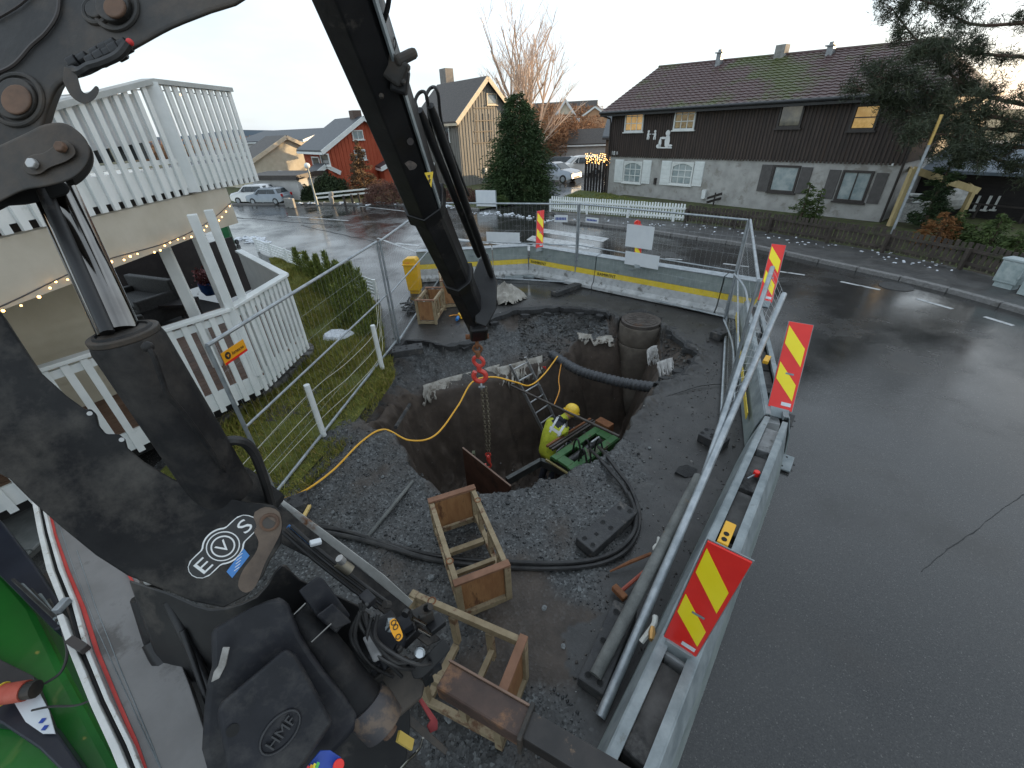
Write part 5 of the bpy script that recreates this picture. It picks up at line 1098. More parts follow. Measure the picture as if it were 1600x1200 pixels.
# dark privacy screens + furniture on the deck
def scr(x0, y0, x1, y1, z0, h, label):
    a, b = G(x0, y0, z0), G(x1, y1, z0); mb = MB().bar(a + V((0, 0, h / 2)), b + V((0, 0, h / 2)), .04, h); solo('privacy_screen', mb, dark, label, 'screen', 'dark privacy screens on the deck')
scr(180, 478, 300, 448, .6, 1.0, 'wider dark privacy screen behind the black garden sofa'); scr(296, 452, 345, 436, .6, 1.1, 'dark privacy screen between the slim white posts'); scr(350, 470, 392, 452, .6, 1.15, 'dark privacy screen at the far right end of the deck')
rat = M('black_rattan', (.012, .012, .012), (.03, .03, .03), sc=30, rough=.6, bump=.6)
def sofa(px, py, rz, w_, label):
    q = G(px, py, .6); t = thing('garden_sofa', label, 'sofa', (0, 0, 0), group='black rattan furniture')
    for c, s, n_ in (((0, 0, .22), (w_, .7, .3), 'seat'), ((0, .33, .5), (w_, .12, .5), 'backrest'), ((-w_ / 2 + .06, 0, .42), (.12, .7, .26), 'armrest'), ((w_ / 2 - .06, 0, .42), (.12, .7, .26), 'armrest'), ((0, -.02, .41), (w_ - .26, .6, .09), 'cushion')): part(n_, MB().box(c, s), rat, t, bevel=.02)
    for x in (-1, 1):
        for y in (-1, 1): part('leg', MB().box((x * (w_ / 2 - .06), y * .3, .035), (.05, .05, .07)), rat, t)
    place(t, q, rz)
sofa(232, 500, -.4, 1.3, 'black rattan garden sofa against the dark screen'); sofa(215, 560, 2.4, .8, 'black rattan armchair nearer the deck railing')
q = G(283, 500, .6); mb = MB().box(q + V((0, 0, .35)), (.7, .45, .05)); t = thing('garden_table', 'low slatted dark table beside the black sofa', 'table', q); part('table_top', mb, dark, t)
for sx in (-1, 1):
    for sy in (-1, 1): part('leg', MB().box(q + V((sx * .3, sy * .18, .17)), (.04, .04, .33)), dark, t)
q = G(330, 460, .6); t = thing('plant_pot', 'blue glazed pot with a red plant behind the railing', 'plant pot', q); mb = MB().tube([q, q + V((0, 0, .1)), q + V((0, 0, .26))], [.11, .16, .17], 14); part('pot', mb, M('blue_glaze', (.02, .05, .16), (.03, .08, .22), rough=.2), t, smooth=True)
c = np.random.normal(0, .09, (500, 3)) + np.array([0, 0, .36]); v, f = cards(c, .035, .5); nparr('plant', v, f, 4, M('red_leaves', (.12, .03, .03), (.2, .05, .05), rough=.7), None, None, kind='stuff', parent=t)
q = G(352, 452, .6); mb = MB().box(q + V((0, 0, .14)), (.7, .3, .28), Matrix.Rotation(.4, 3, 'Z')); solo('planter_box', mb, M('pale_planter', (.4, .4, .38), (.5, .5, .48), rough=.7), 'pale planter box behind the slim porch posts', 'planter', bevel=.01)
# kerb stones at the deck foot
kst = M('paver_stone', (.09, .085, .08), (.15, .145, .135), sc=8, rough=.85, bump=.4); kpts = catmull([G(300, 720), G(345, 665), G(395, 632), G(440, 600), G(486, 556), G(480, 545)], 10)
dl = [0]
for i in range(1, len(kpts)): dl.append(dl[-1] + (kpts[i] - kpts[i - 1]).length)
eg = None; t_ = 0
edg = thing('stone_edging', 'row of grey edging stones between the deck skirt and the lawn', 'stone edging', kpts[0])
while t_ < dl[-1] - .1:
    a, b = at_d(kpts, dl, t_ + .01), at_d(kpts, dl, t_ + .2); mb = MB().bar(a + V((0, 0, .05 + random.uniform(-.01, .015))), b + V((0, 0, .05 + random.uniform(-.01, .01))), .14, .13); part('stone', mb, kst, edg, bevel=.015); t_ += .21
# ================================================================== LAWN STAKES AND ROPE
sp_ = [G(507, 683), G(598, 578)]; tops = []
for i, q in enumerate(sp_):
    h = .84; mb = MB().tube([q, q + V((0, 0, h))], .038, 10); solo('white_stake', mb, white, ['nearer white round stake at the lawn edge by the mesh fence', 'farther white round stake at the lawn edge by the rubber foot'][i], 'stake', smooth=True); tops.append(q)
ropem = M('pale_rope', (.55, .53, .46), (.62, .6, .52), rough=.8); far = G(600, 505, .0); nearp = G(400, 800, 0)
for z in (.74, .52, .30):
    pts = [nearp + V((0, 0, z * .8)), tops[0] + V((.03, 0, z)), tops[0].lerp(tops[1], .5) + V((.02, 0, z - .07)), tops[1] + V((.03, 0, z)), tops[1].lerp(far, .6) + V((0, 0, z - .05)), far + V((0, 0, z + .1))]
    solo('rope', MB().tube(catmull(pts, 8), .0032, 5), ropem, {.74: 'topmost pale rope strung between the white stakes', .52: 'middle pale rope strung between the white stakes', .30: 'lowest pale rope strung between the white stakes'}[z], 'rope')
# ================================================================== TEMPORARY FENCE PANELS
wirem = M('fence_wire', (.40, .42, .43), (.5, .52, .53), sc=5, rough=.45, metal=.5)
def panel(label, a, b, h=1.93, z0=.06, sp=.10, top=None):
    a, b = V(a), V(b); t = thing('site_fence', label, 'fence panel', a, group='mobile mesh fence panels'); d = (b - a); L_ = d.length; d.normalize(); upv = V((0, 0, 1)) if top is None else V(top).normalized(); r = .0205
    A0, B0 = a + upv * z0, b + upv * z0; A1, B1 = a + upv * h, b + upv * h
    for p, q, n_ in ((A0 - upv * .06, A1, 'upright'), (B0 - upv * .06, B1, 'upright'), (A1, B1, 'top_rail'), (A0, B0, 'bottom_rail'), (A0.lerp(A1, .5), B0.lerp(B1, .5), 'middle_rail')): part(n_, MB().tube([p, q], r if n_ != 'middle_rail' else .014, 8), galv, t, smooth=True)
    mb = MB(); k = int(L_ / sp)
    for i in range(1, k): q = A0 + d * (i * L_ / k); mb.tube([q, q + upv * (h - z0)], 0.0010, 3, cap=False)
    for i in range(1, 6): q = A0 + upv * ((h - z0) * i / 6); mb.tube([q, q + d * L_], 0.0010, 3, cap=False)
    part('wire_mesh', mb, wirem, t, kind='stuff', fix=False); return t
F1, F2 = G(433, 776), G(620, 537); F3 = G(688, 437); F4 = G(898, 445); F5 = G(1131, 499); F3b = G(676, 432)
panel('mesh fence panel along the lawn carrying the orange sign', F1, F2)
panel('mesh fence panel from the lawn corner to the yellow box', F2 + V((.05, .03, 0)), F3)
panel('mesh fence panel behind the crane arm along the far barrier', F3b, F4)
pD = panel('mesh fence panel before the far barrier with white signs hung on it', F4 + V((.04, 0, 0)), F5)
F6 = G(1205, 735); E1 = F5 + V((.04, 0, 0)); E2 = V((2.85, 4.6, 0))
panel('mesh fence panel at the right side of the pit running toward the camera', E1, E2)
# leaning panels / long tubes on the right
pb_top = G(1225, 460, 1.55); pb_bot = G(938, 1120, .05); pa_bot = G(1102, 737, .0); pa_top = V((pa_bot.x, pa_bot.y, 0)); 
q0 = G(1207, 418, 1.85); q1 = G(1100, 742, .62)
mb = MB().tube([q0, q1], .029, 12); solo('galvanised_tube', mb, galv, 'long galvanised tube leaning along the inner side of the barrier', 'tube', smooth=True)
t = thing('leaning_tube', 'longer galvanised tube with an open upper end lying against the barrier', 'tube', pb_bot); part('tube', MB().tube([pb_top, pb_bot], .035, 14), galv, t, smooth=True)
d = (pb_top - pb_bot).normalized(); part('open_end', MB().tube([pb_top + d * .001, pb_top + d * .004], .022, 14), darkvoid, t)
woodp = M('weathered_pole', (.10, .105, .10), (.17, .175, .165), sc=5, rough=.8, bump=.4, c3=(.22, .13, .05), c3p=.66, c3s=3); a, b = G(1092, 745, .55), G(930, 1056, .14)
d = (a - b).normalized(); t = thing('wooden_pole', 'grey weathered wooden pole lying over the rubber foot beside the barrier', 'pole', b); part('shaft', MB().tube([b, b.lerp(a, .5), a], [.045, .05, .05], 12), woodp, t, smooth=True); part('hollow_end', MB().tube([a + d * .001, a + d * .004], .035, 12), galvd, t)
mb = MB()
for i in range(26):
    f_ = i / 26; p = q0.lerp(q1, f_); q = pb_top.lerp(pb_bot, f_ * .5); mb.tube([p, q], .0018, 3, cap=False)
for f_ in (.2, .5, .8): mb.tube([q0.lerp(pb_top, f_), q1.lerp(pb_top.lerp(pb_bot, .5), f_)], .0018, 3, cap=False)
solo('loose_wire_mesh', mb, wirem, 'wire mesh stretched between the two leaning tubes', 'wire mesh', kind='stuff')
for i, (p, q, l) in enumerate([((1147,428),(1170,505),'curved thin tube bowing down from the corner post to the mesh'), ((1131,500),(1148,640),'second thin bent tube standing right of the corner foot')]):
    a, b = G(*p, 1.35 if i == 0 else .25), G(*q, .9 if i == 0 else .03); c = a.lerp(b, .4) + V((.10, .02, .02)); solo('bent_tube', MB().tube(catmull([a, c, b], 8), .016, 8), galv, l, 'tube', smooth=True)
def on_fence(a, b, px, py, o=.03):
    f = Fac(a, b, (0, -1, 0)); return f, on(f, px, py, o)
sgw = M('white_sign_board', (.60, .63, .66), (.68, .71, .73), sc=3, rough=.5)
def fsign(name, label, a, b, x0, y0, x1, y1, mat=sgw, txt=None, o=.03):
    f = Fac(a, b, (0, -1, 0)); xm, ym = (x0 + x1) / 2, (y0 + y1) / 2; ta, tb = on(f, x0, ym, o)[0], on(f, x1, ym, o)[0]; za, zb = on(f, xm, y1, o)[1], on(f, xm, y0, o)[1]
    t = thing(name, label, 'sign', f.p(min(ta, tb), za, o)); mb = MB(); f.box(mb, min(ta, tb), max(ta, tb), za, zb, o - .006, o); part('board', mb, mat, t)
    return t, f, min(ta, tb), max(ta, tb), za, zb
fsign('blank_sign', 'wide low blank white sign on the fence left of the far red and yellow board', F3b, F4, 760, 363, 812, 378)
fsign('blank_sign', 'larger blank white sign on the far fence covering the middle warning board', F4, F5, 978, 352, 1021, 388)
fsign('blank_sign', 'lower slanted blank white sign on the far fence below the larger one', F4, F5, 976, 396, 1030, 417)
bluep = M('blue_print', (.02, .05, .25), (.03, .07, .32), rough=.5)
for (A_, B_, x0, y0, x1, y1, lab) in ((F3b, F4, 866, 336, 887, 347, 'small white name plate with blue edge left of the fence joint'), (F4, F5, 915, 340, 935, 348, 'small white name plate right of the fence joint')):
    t, f, ta, tb, za, zb = fsign('name_plate', lab, A_, B_, x0, y0, x1, y1)
    mb = MB(); h_ = (zb - za)
    for k in range(7): w_ = (tb - ta) * .8 / 7; f.box(mb, ta + (tb - ta) * .1 + k * w_, ta + (tb - ta) * .1 + k * w_ + w_ * .7, za + h_ * .3, za + h_ * .68, .031, .034)
    part('print', mb, bluep, t)
f = Fac(F1, F2, (1, -.6, 0)); ta, zc = on(f, 341, 563, -.03); tb, zc2 = on(f, 382, 555, -.03); q = f.p(0, 0, 0)
t = thing('orange_sign', 'orange sign with round logo and red foot strip wired to the fence by the deck', 'sign', f.p(ta, zc)); orp = M('orange_sign_print', (.85, .36, .01), (.9, .40, .02), rough=.45)
z0_, z1_ = zc - .055, zc + .07; mb = MB(); f.box(mb, ta, tb, z0_, z1_, .022, .028); part('board', mb, orp, t); mb = MB(); f.box(mb, ta, tb, z0_, z0_ + .022, .0285, .030); part('red_strip', mb, red_p, t)
uu = f.u if ta < tb else -f.u; cx = min(ta, tb); mb = MB(); blk = M('black_print', (.02, .02, .02), (.03, .03, .03), rough=.5)
n_ = 14; c_ = f.p(cx + .065, zc + .018, .0290); mb.prism([c_ + f.u * .036 * math.cos(i / n_ * 6.283) + V((0, 0, .036 * math.sin(i / n_ * 6.283))) for i in range(n_)], f.n * .0015); part('logo', mb, blk, t)
mb = MB(); c_ = f.p(cx + .065, zc + .018, .0312); mb.prism([c_ + f.u * .02 * math.cos(i / 3 * 6.283 + .5) + V((0, 0, .02 * math.sin(i / 3 * 6.283 + .5))) for i in range(3)], f.n * .0012); part('logo_mark', mb, orp, t)
mb = MB(); lettering(mb, 'fornex.no', f.p(cx + .12, zc - .005, .0292), f.u, (0, 0, 1), .038, .0015, .8); part('lettering', mb, blk, t)
# rubber feet (blocks)
def foot(label, a, b, zt=.12, w_=.21, name='rubber_block', rz=None):
    a, b = V(a), V(b); L_ = (b - a).length; t = thing(name, label, 'rubber block', (0, 0, 0), group='black recycled rubber blocks'); hw = w_ / 2
    body = MB(); ch = .04
    body.prism([V((-L_ / 2, -hw, 0)), V((L_ / 2, -hw, 0)), V((L_ / 2, hw, 0)), V((-L_ / 2, hw, 0))], (0, 0, zt)); part('body', body, black_rub, t, bevel=.012)
    for (x, y) in [(-.42, .2), (-.42, -.25), (-.36, .0), (-.02, .22), (-.02, -.22), (.36, .22), (.42, -.22), (.1, 0)][:7]:
        sq = (x == -.36); mb = MB()
        if sq: mb.box((x * L_ + .08, y * w_, zt + .0015), (.034, .034, .003))
        else: mb.tube([(x * L_, y * w_, zt + .0005), (x * L_, y * w_, zt + .003)], .021, 14)
        part('hole', mb, darkvoid, t)
        if not sq: part('hole_rim', MB().torus((x * L_, y * w_, zt + .002), (0, 0, 1), .024, .004, 14, 4), black_rub, t)
    d = (b - a); place(t, V(((a.x + b.x) / 2, (a.y + b.y) / 2, a.z)), math.atan2(d.y, d.x)); return t
q = lambda x, y, z=.12: V((*G(x, y, z)[:2], 0))
foot('black rubber fence foot lying loose on the gravel inside the hose loop', q(913, 851), q(983, 790), w_=.22)
foot('black rubber fence foot under the wooden pole beside the near barrier', q(922, 1072), q(978, 945), w_=.2)
foot('black rubber fence foot under the far fence joint left of the manhole', q(865, 455), q(905, 441), zt=.11)
foot('black rubber fence foot under the fence corner at the lawn', q(612, 547), q(660, 540), zt=.13, w_=.24)
foot('black rubber fence foot under the right fence corner', q(1118, 522), q(1160, 503), zt=.14, w_=.22)
foot('black rubber fence foot half hidden below the leaning tubes', q(1098, 672), q(1135, 690), w_=.22)
foot('black rubber fence foot behind the timber frames near the yellow box', q(640, 440), q(680, 425), w_=.22)
foot('black rubber fence foot at the lawn end with a yellow wooden wedge on it', q(425, 795), q(480, 775), w_=.22)
mb = MB().bar(G(472, 812, .2), G(484, 790, .17), .035, .03); solo('yellow_wedge', mb, M('yellow_wood', (.6, .42, .13), (.7, .5, .2), rough=.6), 'short yellow wooden handle on the rubber foot by the lawn', 'wedge', bevel=.005)
# ================================================================== BARRIERS
greenst = M('grey_green_steel', (.21, .25, .245), (.29, .33, .32), sc=5, rough=.45, r2=.6, metal=.35, c3=(.12, .13, .12), c3p=.64, c3s=4); conc2 = M('barrier_concrete', (.33, .34, .34), (.47, .48, .48), sc=6, rough=.7, c3=(.15, .15, .14), c3p=.58, c3s=5)
ystr = M('yellow_band_paint', (.62, .45, .03), (.74, .55, .06), sc=6, rough=.5, c3=(.3, .24, .1), c3p=.66, c3s=6)
def barrier(label, a, b, H=.78, txt=None, inner=(-.5, -1, 0)):
    a, b = V(a), V(b); f = Fac(a, b, inner); L_ = f.L; t = thing('road_barrier', label, 'road barrier', a, group='barrier units behind the far fence'); g = .012
    def pr(mb, prof): mb.prism([f.p(g, z, o) for o, z in prof], f.u * (L_ - 2 * g))
    mb = MB(); pr(mb, [(.05, H), (.08, .46), (-.22, .46), (-.19, H)]); part('steel_top', mb, greenst, t, bevel=.01)
    mb = MB(); pr(mb, [(.082, .46), (.095, .34), (-.235, .34), (-.222, .46)]); part('yellow_band', mb, ystr, t)
    mb = MB(); pr(mb, [(.096, .34), (.13, .18), (.20, .10), (.20, .02), (-.34, .02), (-.34, .10), (-.27, .18), (-.236, .34)]); part('concrete_foot', mb, conc2, t, bevel=.01)
    mb = MB(); pr(mb, [(.065, H + .001), (.065, H + .02), (-.205, H + .02), (-.205, H + .001)]); part('cap_rail', mb, galv, t)
    for fr_ in (.3, .7):
        if L_ > 1: mb = MB(); f.box(mb, L_ * fr_, L_ * fr_ + .1, .60, .64, .058, .085); part('bracket', mb, galvd, t)
    if txt: mb = MB(); uu = f.u; st_ = .08; lettering(mb, txt, f.p(st_, .362, .094), uu, V((0, 0, 1)), .075, .004); part('lettering', mb, blk, t)
    return t
C0 = V((.66, 11.5, 0)); C1 = V((4.92, 7.82, 0)); d = (C1 - C0).normalized(); LT = (C1 - C0).length
barrier('barrier unit at the far corner, left of the long ones, by the far warning board', C0, C0 + d * LT * .36, txt='RAMIRENT')
barrier('longest barrier unit in the middle of the far side with company lettering', C0 + d * LT * .36, C0 + d * LT * .88, txt='RAMIRENT')
barrier('short barrier end piece at the right corner of the far side', C0 + d * LT * .88, C1)
L0_ = V((-2.4, 11.35, 0)); dl_ = (L0_ - C0).normalized(); ll = (L0_ - C0).length
barrier('barrier unit left of the far corner, partly behind the crane arm', C0 + dl_ * ll * .34, C0 + dl_ * .08); barrier('barrier unit behind the yellow box', L0_, C0 + dl_ * ll * .34)
for k, (x, y) in enumerate([(803,433),(823,431)]):
    q_ = G(x, y, .03); mb = MB().box(q_, (.5, .22, .06), Matrix.Rotation(.05 + k * -.6, 3, 'Z')); solo('steel_shoe', mb, galvd, ['flat steel shoe under the left end of the corner barrier', 'flat steel shoe under the right end of the corner barrier'][k], 'steel shoe', bevel=.01)
# near steel barriers with open trough
def trough(label, a, b, endbev=True, H=.56, hw=.118):
    a, b = V(a), V(b); f = Fac(a, b, (1, -.8, 0)); L_ = f.L; t = thing('steel_barrier', label, 'steel barrier', a, group='galvanised steel barriers on the right')
    def pr(mb, prof, t0=0, t1=None): mb.prism([f.p(t0, z, o) for o, z in prof], f.u * ((t1 if t1 is not None else L_) - t0))
    for s in (-1, 1):
        e = hw * 1.0; b0 = .32 if endbev else 0
        mb = MB(); pr(mb, [(s * e, H), (s * (e - .055), H), (s * (e - .055), H - .05), (s * (e - .045), H - .05), (s * (e - .045), H - .012), (s * e, H - .012)]); part('top_rail', mb, galvd, t)
        mb = MB(); w_ = .055; prof = [(s * e, H - .012), (s * (e + .012), H - .014), (s * (e + w_ + .012), H - .22), (s * (e + w_), H - .22)]
        if b0:   # tapered end plate
            pA = [f.p(0, z, s * e + (o - s * e) * .05) for o, z in prof]; pB = [f.p(b0, z, o) for o, z in prof]; mb.add(pA + pB, [(i, (i + 1) % 4, 4 + (i + 1) % 4, 4 + i) for i in range(4)] + [(0, 1, 2, 3), (4, 5, 6, 7)])
        pr(mb, prof, b0); part('upper_flange', mb, galvd, t)
        mb = MB(); pr(mb, [(s * (e + w_), H - .222), (s * (e + w_ + .012), H - .222), (s * (e + w_ + .05), .04), (s * (e + w_ + .038), .04)], b0); part('lower_flange', mb, greenst, t)
    k = int(L_ / .62)
    for i in range(k):
        mb = MB(); t0 = i * L_ / k + .03; t1 = (i + 1) * L_ / k - (.03 if i % 3 else .14); zf = H - .10 - (.03 if i % 3 == 0 else 0); f.box(mb, t0, t1, zf - .2, zf, -hw + .05, hw - .05); part('concrete_block', mb, conc2 if i % 4 == 0 else M('dirty_infill', (.07, .068, .065), (.14, .135, .13), sc=5, rough=.8, c3=(.03, .03, .03), c3p=.6), t, bevel=.01)
    mb = MB(); f.box(mb, .1, L_, .10, H - .36, -hw + .02, hw - .02); part('core', mb, darkvoid, t)
    return t, f
T1, T0 = G(1213, 655, .56), G(982, 1200, .56); dT = (T0 - T1).normalized(); T1 = V((T1.x, T1.y, 0)); T0 = V((T0.x, T0.y, 0)); dT.z = 0
trough('near galvanised steel barrier running out of the picture at the bottom', T1, T0 + dT * 1.2)
T2 = V((4.62, 7.45, 0)); t2, f2 = trough('galvanised steel barrier between the far corner and the second warning board', T1 - dT * .05 + V((.02, .03, 0)), T2, endbev=False)
mb = MB(); f2.box(mb, .3, f2.L - .1, .24, .34, -.245, -.235); part('yellow_band', mb, ystr, t2)
for k, (x, y, l) in enumerate([(1225,722,'thin perforated steel foot plate sticking out under the near barrier'), (1228,655,'dark steel base plate at the joint of the two steel barriers')]):
    q_ = G(x, y, .03); tt_ = thing('foot_plate', l, 'steel plate', q_); part('plate', MB().box(q_, (.17, .3, .025), Matrix.Rotation(-.7, 3, 'Z')), galvd if k == 0 else black_rub, tt_, bevel=.006)
    for j in (-1, 1):
        for i in (-1, 1): part('bolt_hole', MB().tube([q_ + V((j * .07, i * .07, .013)), q_ + V((j * .07, i * .07, .016))], .012, 8), darkvoid, tt_)
q_ = G(1135, 835, .55); yc = thing('yellow_clamp', 'yellow clamp with two holes set in the barrier trough above the near board', 'clamp', q_); mt = Matrix.Rotation(math.atan2(dT.y, dT.x), 3, 'Z'); ycm = M('yellow_clamp_paint', (.75, .38, .02), (.8, .44, .04), rough=.45)
part('body', MB().box(q_, (.26, .085, .05), mt), ycm, yc, bevel=.006)
for s in (.02, .085): p_ = q_ + mt @ V((s, 0, .026)); part('hole', MB().tube([p_, p_ + V((0, 0, .003))], .022, 12), darkvoid, yc)
q_ = G(1198, 562, .56); part('body', MB().box(q_, (.2, .07, .05), mt), ycm, thing('yellow_clamp', 'yellow clamp in the trough just left of the second warning board', 'clamp', q_), bevel=.006)
q_ = G(1182, 740, .52); rk = thing('locking_pin', 'small red locking knob in the near barrier trough', 'knob', q_); part('knob', MB().tube([q_ - V((0, 0, .03)), q_ + V((0, 0, .03))], .03, 12), red_p, rk, bevel=.008); part('pin', MB().tube([q_ - V((.12, .06, 0)), q_ - V((.02, .01, 0))], .008, 6), galv, rk)
# warning boards
def board(label, bl, br, tl, tr, z0, z1=None, zfix=None):
    BL, BR = G(*bl, z0), G(*br, z0); wd_ = (BR - BL).length
    if z1 is None:
        best = None
        for k in range(60):
            z = z0 + .5 + k * .02; e = abs((G(*tr, z) - G(*tl, z)).length - wd_)
            if z < 2.2 and (best is None or e < best[0]): best = (e, z)
        z1 = best[1] if zfix is None else zfix
    TL, TR = G(*tl, z1), G(*tr, z1); u = ((BR - BL) + (TR - TL)) / 2; v = ((TL + TR) - (BL + BR)) / 2; n = u.cross(v).normalized(); o = (BL + BR) / 2 - u / 2
    if n.dot(V((0, 0, CH)) - o) < 0: n = -n
    t = thing('warning_board', label, 'warning board', o, group='red and yellow warning boards'); W_ = u.length; H_ = v.length
    def q(a, b, c): return o + u * a + v * b + n * c
    def sl(mb, a0, a1, b0, b1, c0, c1): mb.prism([q(a0, b0, c0), q(a1, b0, c0), q(a1, b1, c0), q(a0, b1, c0)], n * (c1 - c0)); return mb
    part('board', sl(MB(), 0, 1, 0, 1, -.012, 0), red_p, t, bevel=.003)
    for sp in ([(.05, .955), (.9, .72), (.9, .51), (.05, .745)], [(.05, .53), (.9, .30), (.9, .115), (.05, .335)]):
        mb = MB(); mb.prism([q(a, b, .0008) for a, b in sp], n * .0015); part('yellow_stripe', mb, yel_p, t)
    part('sticker', sl(MB(), .5, .9, .045, .085, .0026, .0036), sgw, t); part('slot', sl(MB(), .38, .72, .40, .42, .0026, .004), galvd, t)
    part('backing', sl(MB(), -.03, 1.03, -.006, 1.006, -.018, -.0125), galvd, t)
    mb = sl(MB(), .1, .9, -.10, .01, -.05, .018); part('bracket', mb, galvd, t, bevel=.005); return t
board('nearest red and yellow striped warning board on the near barrier', (1037, 995), (1087, 1027), (1105, 846), (1175, 880), .60)
board('second red and yellow warning board at the joint of the steel barriers', (1200, 634), (1237, 644), (1233, 502), (1271, 508), .56, 1.42)
board('third red and yellow warning board behind the leaning tubes', (1184, 468), (1206, 473), (1206, 381), (1228, 383), .6, 1.45)
board('far red and yellow warning board at the far left barrier corner', (838, 388), (848, 386), (839, 330), (851, 328), .80, 1.62)
board('middle red and yellow warning board beyond the blank signs', (991, 412), (1001, 414), (992, 350), (1003, 351), .80, 1.58)
q_ = G(996, 349, 1.55); solo('red_lamp', MB().tube([q_ - V((0, .02, 0)), q_ + V((0, .03, 0))], .07, 16), M('red_lamp_lens', (.8, .03, .02), (.85, .05, .03), rough=.3), 'round red lamp on top of the middle warning board', 'lamp', smooth=True)
# ================================================================== PIT CONTENTS
ringc = M('manhole_concrete', (.075, .062, .050), (.135, .115, .094), sc=3, rough=.75, bump=.15, c3=(.08, .065, .05), c3p=.55, c3s=2); ironm = M('cast_iron', (.055, .045, .04), (.10, .085, .075), sc=10, rough=.6, metal=.3, c3=(.12, .06, .03), c3p=.6)
mc = G(1002, 498, .03); mc.z = 0; mh = thing('manhole', 'concrete manhole shaft with round iron cover exposed at the far right of the pit', 'manhole', (mc.x, mc.y, -2.3))
for z0, z1, r in ((-2.45, -1.45, .44), (-1.44, -.46, .44), (-.45, -.06, .43)):
    part('shaft_ring', MB().tube([mc + V((0, 0, z0)), mc + V((0, 0, z0 + .03)), mc + V((0, 0, z1 - .03)), mc + V((0, 0, z1))], [r - .01, r, r, r - .01], 40), ringc, mh, smooth=True)
part('cover_frame', MB().tube([mc + V((0, 0, -.06)), mc + V((0, 0, .012))], .40, 40), ironm, mh, bevel=.006); cv = part('cover', MB().tube([mc + V((0, 0, .012)), mc + V((0, 0, .024))], .335, 40), ironm, mh)
for r in (.10, .19, .28): part('raised_ring', MB().torus(mc + V((0, 0, .026)), (0, 0, 1), r, .008, 36, 6), ironm, cv)
for k in range(12): a = k / 12 * 6.283; part('raised_rib', MB().bar(mc + V((math.cos(a) * .11, math.sin(a) * .11, .026)), mc + V((math.cos(a) * .30, math.sin(a) * .30, .026)), .014, .008), ironm, cv)
# corrugated pipe
pp = catmull([G(862, 553, -.50), G(900, 577, -.50), G(940, 590, -.46), G(985, 600, -.40), G(1030, 606, -.22), G(1050, 604, -.12)], 26); rr = [.098 if (i // 2) % 2 else .082 for i in range(len(pp))]
solo('corrugated_pipe', MB().tube(pp, rr, 18), M('black_ribbed_plastic', (.035, .037, .042), (.06, .064, .07), sc=5, rough=.42), 'black corrugated drain pipe crossing the pit in front of the manhole shaft', 'pipe')
# cables
cab = M('yellow_orange_cable', (.80, .40, .03), (.86, .46, .05), sc=4, rough=.4)
hk = V((-.44, 5.0, 0))
cp = [G(425, 783, .03), G(470, 770, .03), G(520, 735, .05), G(565, 690, .06), G(600, 671, .06), G(640, 688, -.1), G(680, 680, -.15), G(715, 635, -.1), G(738, 597, .1), G(770, 589, .15), G(805, 597, .05), G(828, 602, -.1), G(850, 585, -.25), G(871, 557, -.38)]
solo('extension_cable', MB().tube(catmull(cp, 8), .0125, 8), cab, 'bright yellow cable looping from the lawn over the pit to the drain pipe', 'cable', smooth=True)
solo('orange_cable', MB().tube(catmull([G(877, 568, -.5), G(873, 592, -.7), G(874, 610, -.8), G(866, 632, -.85)], 6), .010, 6), orange_m, 'thin orange cord hanging behind the worker', 'cord', smooth=True)
solo('red_strap', MB().prism([G(848, 573, -.6), G(853, 573, -.6), G(856, 592, -.9), G(860, 615, -1.3), G(852, 614, -1.3), G(849, 594, -.9)], (0, .01, 0)), M('red_strap', (.55, .03, .03), (.65, .05, .05), rough=.6), 'red ribbon hanging behind the ladder', 'strap')
def hose(name, label, pts, r, mat=hose_m, k=8): return solo(name, MB().tube(catmull(pts, k), r, 8), mat, label, 'hose', smooth=True)
H1 = [(470,818,.05),(540,830,.03),(600,850,.03),(665,872,.03),(760,884,.03),(860,888,.03),(930,882,.03),(975,862,.03),(996,830,.03),(997,795,.03),(985,762,.04),(965,735,.06),(948,712,.0),(935,698,-.5)]
hose('hydraulic_hose', 'outer black hydraulic hose curving past the loose rubber foot into the pit', [G(*p) for p in H1], .024)
H2 = [(480,826,.03),(560,842,.03),(640,865,.03),(700,878,.03),(800,884,.03),(890,882,.03),(950,868,.03),(986,840,.03),(991,800,.03),(975,762,.04),(955,738,.06),(938,718,.02),(922,702,-.5)]
hose('hydraulic_hose', 'inner black hydraulic hose curving beside the loose rubber foot into the pit', [G(*p) for p in H2], .022)
hose('hydraulic_hose', 'third black hose closest to the loose rubber foot', [G(*p) for p in [(560,836,.02),(680,868,.02),(800,878,.07),(900,878,.07),(960,862,.07),(990,832,.07),(993,800,.07),(982,770,.06)]], .020)
solo('thin_pipe', MB().tube([G(645, 752, .02), G(575, 838, .03)], .02, 8), woodp, 'thin grey pipe lying on the gravel left of the timber frame', 'pipe', smooth=True)
